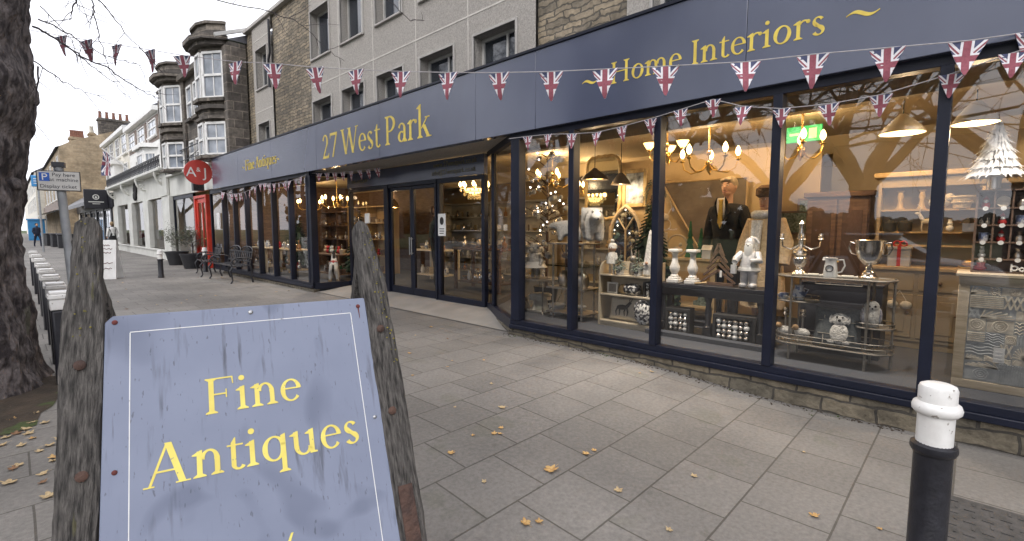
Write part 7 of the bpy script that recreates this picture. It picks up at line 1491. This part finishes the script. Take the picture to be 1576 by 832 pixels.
def table(label, x, y, L, D_, hh, mt, rz=0):
    t = thing('display_table', label, 'table', (x, y, FZ), S+rz); part('top', MB().box(-L/2, L/2, -D_/2, D_/2, hh-.04, hh), mt, t, .006)
    for a in (-1, 1):
        for b in (-1, 1): part('leg', MB().box(a*L/2*.9-.03, a*L/2*.9+.03, b*D_/2*.85-.03, b*D_/2*.85+.03, 0, hh-.04), mt, t)
    part('lower_shelf', MB().box(-L/2*.88, L/2*.88, -D_/2*.8, D_/2*.8, .16, .19), mt, t); return [(x, y, FZ+hh+.001), (x, y, FZ+.192)]
stock(table('dark display table of soft toys in the return window', 5.75, 11.75, 1.2, .5, .68, walnut), 1.1, 'dark table in the return window', 'stock on the dark table', 7, ['stuffed_toy', 'stuffed_toy', 'small_basket'], .13)
stock(table('pine display table behind the nearer bench', 5.5, 13.9, 1.6, .5, .74, pinewood), 1.5, 'pine table behind the nearer bench', 'stock on the pine table', 8, ['vase', 'stuffed_toy', 'small_basket', 'decanter'], .17)
stock(table('cream display table behind the farther bench', 5.5, 15.9, 1.5, .5, .74, creamwood), 1.4, 'cream table behind the farther bench', 'stock on the cream table', 9, ['vase', 'bowl', 'photo_stand'], .17)
stock(table('glass topped counter of silver inside the right door panel', 7.0, 7.5, 1.5, .6, .9, walnut), 1.4, 'counter inside the right door panel', 'stock on the counter', 10, ['vase', 'bowl', 'decanter'], .15)
stock(table('cream table of bowls just inside the left door leaf', 7.3, 9.6, 1.2, .6, .8, offwhite), 1.1, 'cream table inside the left door leaf', 'stock on the table inside the doors', 12, ['vase', 'bowl', 'photo_stand'], .16)
rh = thing('rocking_horse', 'white rocking horse on wooden rockers in the return window', 'rocking horse', (5.35, 11.05, FZ), S-.5)
V = [(0, 0, .42), (.16, 0, .43), (-.16, 0, .42), (-.24, 0, .56), (-.29, 0, .68), (-.40, 0, .62), (.16, .07, .25), (.20, .09, .08), (.16, -.07, .25), (.20, -.09, .08), (-.18, .07, .25), (-.24, .09, .08), (-.18, -.07, .25), (-.24, -.09, .08)]
skinbody('body', V, [(0, 1), (0, 2), (2, 3), (3, 4), (4, 5), (1, 6), (6, 7), (1, 8), (8, 9), (2, 10), (10, 11), (2, 12), (12, 13)], [.10, .10, .10, .07, .06, .035, .05, .028, .05, .028, .05, .028, .05, .028], ceramic, rh)
part('mane', MB().tube([(-.17, 0, .58), (-.22, 0, .70), (-.27, 0, .77)], [.03, .035, .02], 8).tube([(.25, 0, .45), (.32, 0, .36), (.31, 0, .22)], [.02, .03, .01], 8), charcoal, rh); part('saddle', MB().ball((0, 0, .50), .10, 12, 1.1, 1.0, .5), redcloth, rh)
for s_ in (-.09, .09): part('rocker', MB().tube([(-.42, s_, .12), (-.25, s_, .05), (0, s_, .022), (.25, s_, .05), (.42, s_, .12)], .022, 6), pinewood, rh)
walker('person', 'person in dark teal coat standing inside behind the double doors', (6.5, 8.55, FZ), R(70), teal, blacksuit, walnut, .03)
# banner in red across the far window stock
for k, (y, l) in enumerate(((12.2, 'tall artificial christmas tree inside behind the return window'), (16.3, 'tall artificial christmas tree inside behind the farther bench'))):
    t = thing('christmas_tree', l, 'christmas tree', (6.7, y, FZ)); mb = MB(); conifer(mb, .3, 1.9, .5, 44, 31+k, .4, 26); part('foliage', mb, fir, t, 0, None, False); part('trunk', MB().tube([(0, 0, 0), (0, 0, 1.8)], .025), walnut, t)

# ================================================================== FALLEN LEAVES
def leafmesh(seed):
    r2 = random.Random(seed); P = []; N = 30
    for k in range(N):
        a = 2*PI*k/N; q = .55+.45*abs(math.cos(2.5*a))**.8; q *= r2.uniform(.85, 1.1)*(.75 if abs(a-1.5*PI) < .3 else 1); P.append((q*math.cos(a)*.05, q*math.sin(a)*.058))
    c1_, c2_ = r2.uniform(2, 6), r2.uniform(-3, 3); zf = lambda x, y: .004+c1_*(x*x*.8+y*y)*1.1+c2_*x*y+.003*math.sin(x*90)
    mb = MB(); vs = [(0, 0, zf(0, 0))]+[(x*.55, y*.55, zf(x*.55, y*.55)) for x, y in P]+[(x, y, zf(x, y)) for x, y in P]
    mb.add(vs, [(0, 1+k, 1+(k+1) % N) for k in range(N)]+[(1+k, 1+N+k, 1+N+(k+1) % N, 1+(k+1) % N) for k in range(N)]); mb.tube([(0, -.01, zf(0, -.01)+.001), (0, -.05, .012), (.012, -.085, .008)], .0014, 4)
    return mb
lm = [mesh('fallen_leaf', leafmesh(k), leafc[[0, 1, 2, 0, 1, 2][k]]) for k in range(6)]
def leaf(x, y, s_, k, where, grp):
    o = put('fallen_leaf', lm[k], None, (x, y, GH(x, y)+.004), (random.uniform(-.12, .12), random.uniform(-.12, .12), random.uniform(0, 6.3))); o.scale = (s_,)*3
    colr = ['golden', 'tan', 'brown'][[0, 1, 2, 0, 1, 2][k]]; return tag(o, colr+' fallen leaf lying on the '+where, 'leaf', colr+' '+grp)
for i, (x, y, s_) in enumerate(LEAF):
    o = leaf(x, y, s_*.54, random.choice([0, 1, 3, 4, 0, 1]), 'grey paving slabs', 'leaves on the paving slabs')
    if i == 0: o['label'] = 'biggest golden fallen leaf on the paving slabs in front of the window'; o.data = lm[0]
for x, y, s_ in LEAF2: leaf(x, y, s_*.62, random.choice([1, 4, 2, 1]), 'ground round the tree roots', 'leaves round the tree roots')
for k in range(70):
    x, y = random.uniform(.3, 4.4), random.uniform(4.5, 22)
    if k % 3 == 0: x, y = random.uniform(-.3, .6), random.uniform(3.4, 6.2)
    leaf(x, y, random.uniform(.35, .65), random.randrange(6), 'pavement towards the benches' if k % 3 else 'ground round the tree roots', 'leaves on the far pavement' if k % 3 else 'leaves round the tree roots')
# litter of dark crumbs and moss along the foot of the plinth
mb = MB(); r_ = random.Random(8)
for k in range(420):
    y = r_.uniform(.3, 4.6); x = 4.66-abs(r_.gauss(0, .05)); q = r_.uniform(.003, .011); mb.ball((x, y, GH(x, y)+q*.3), q, 5, r_.uniform(.6, 1.6), 1, .5)
struct('crumbs', mb, soil, 'stuff')
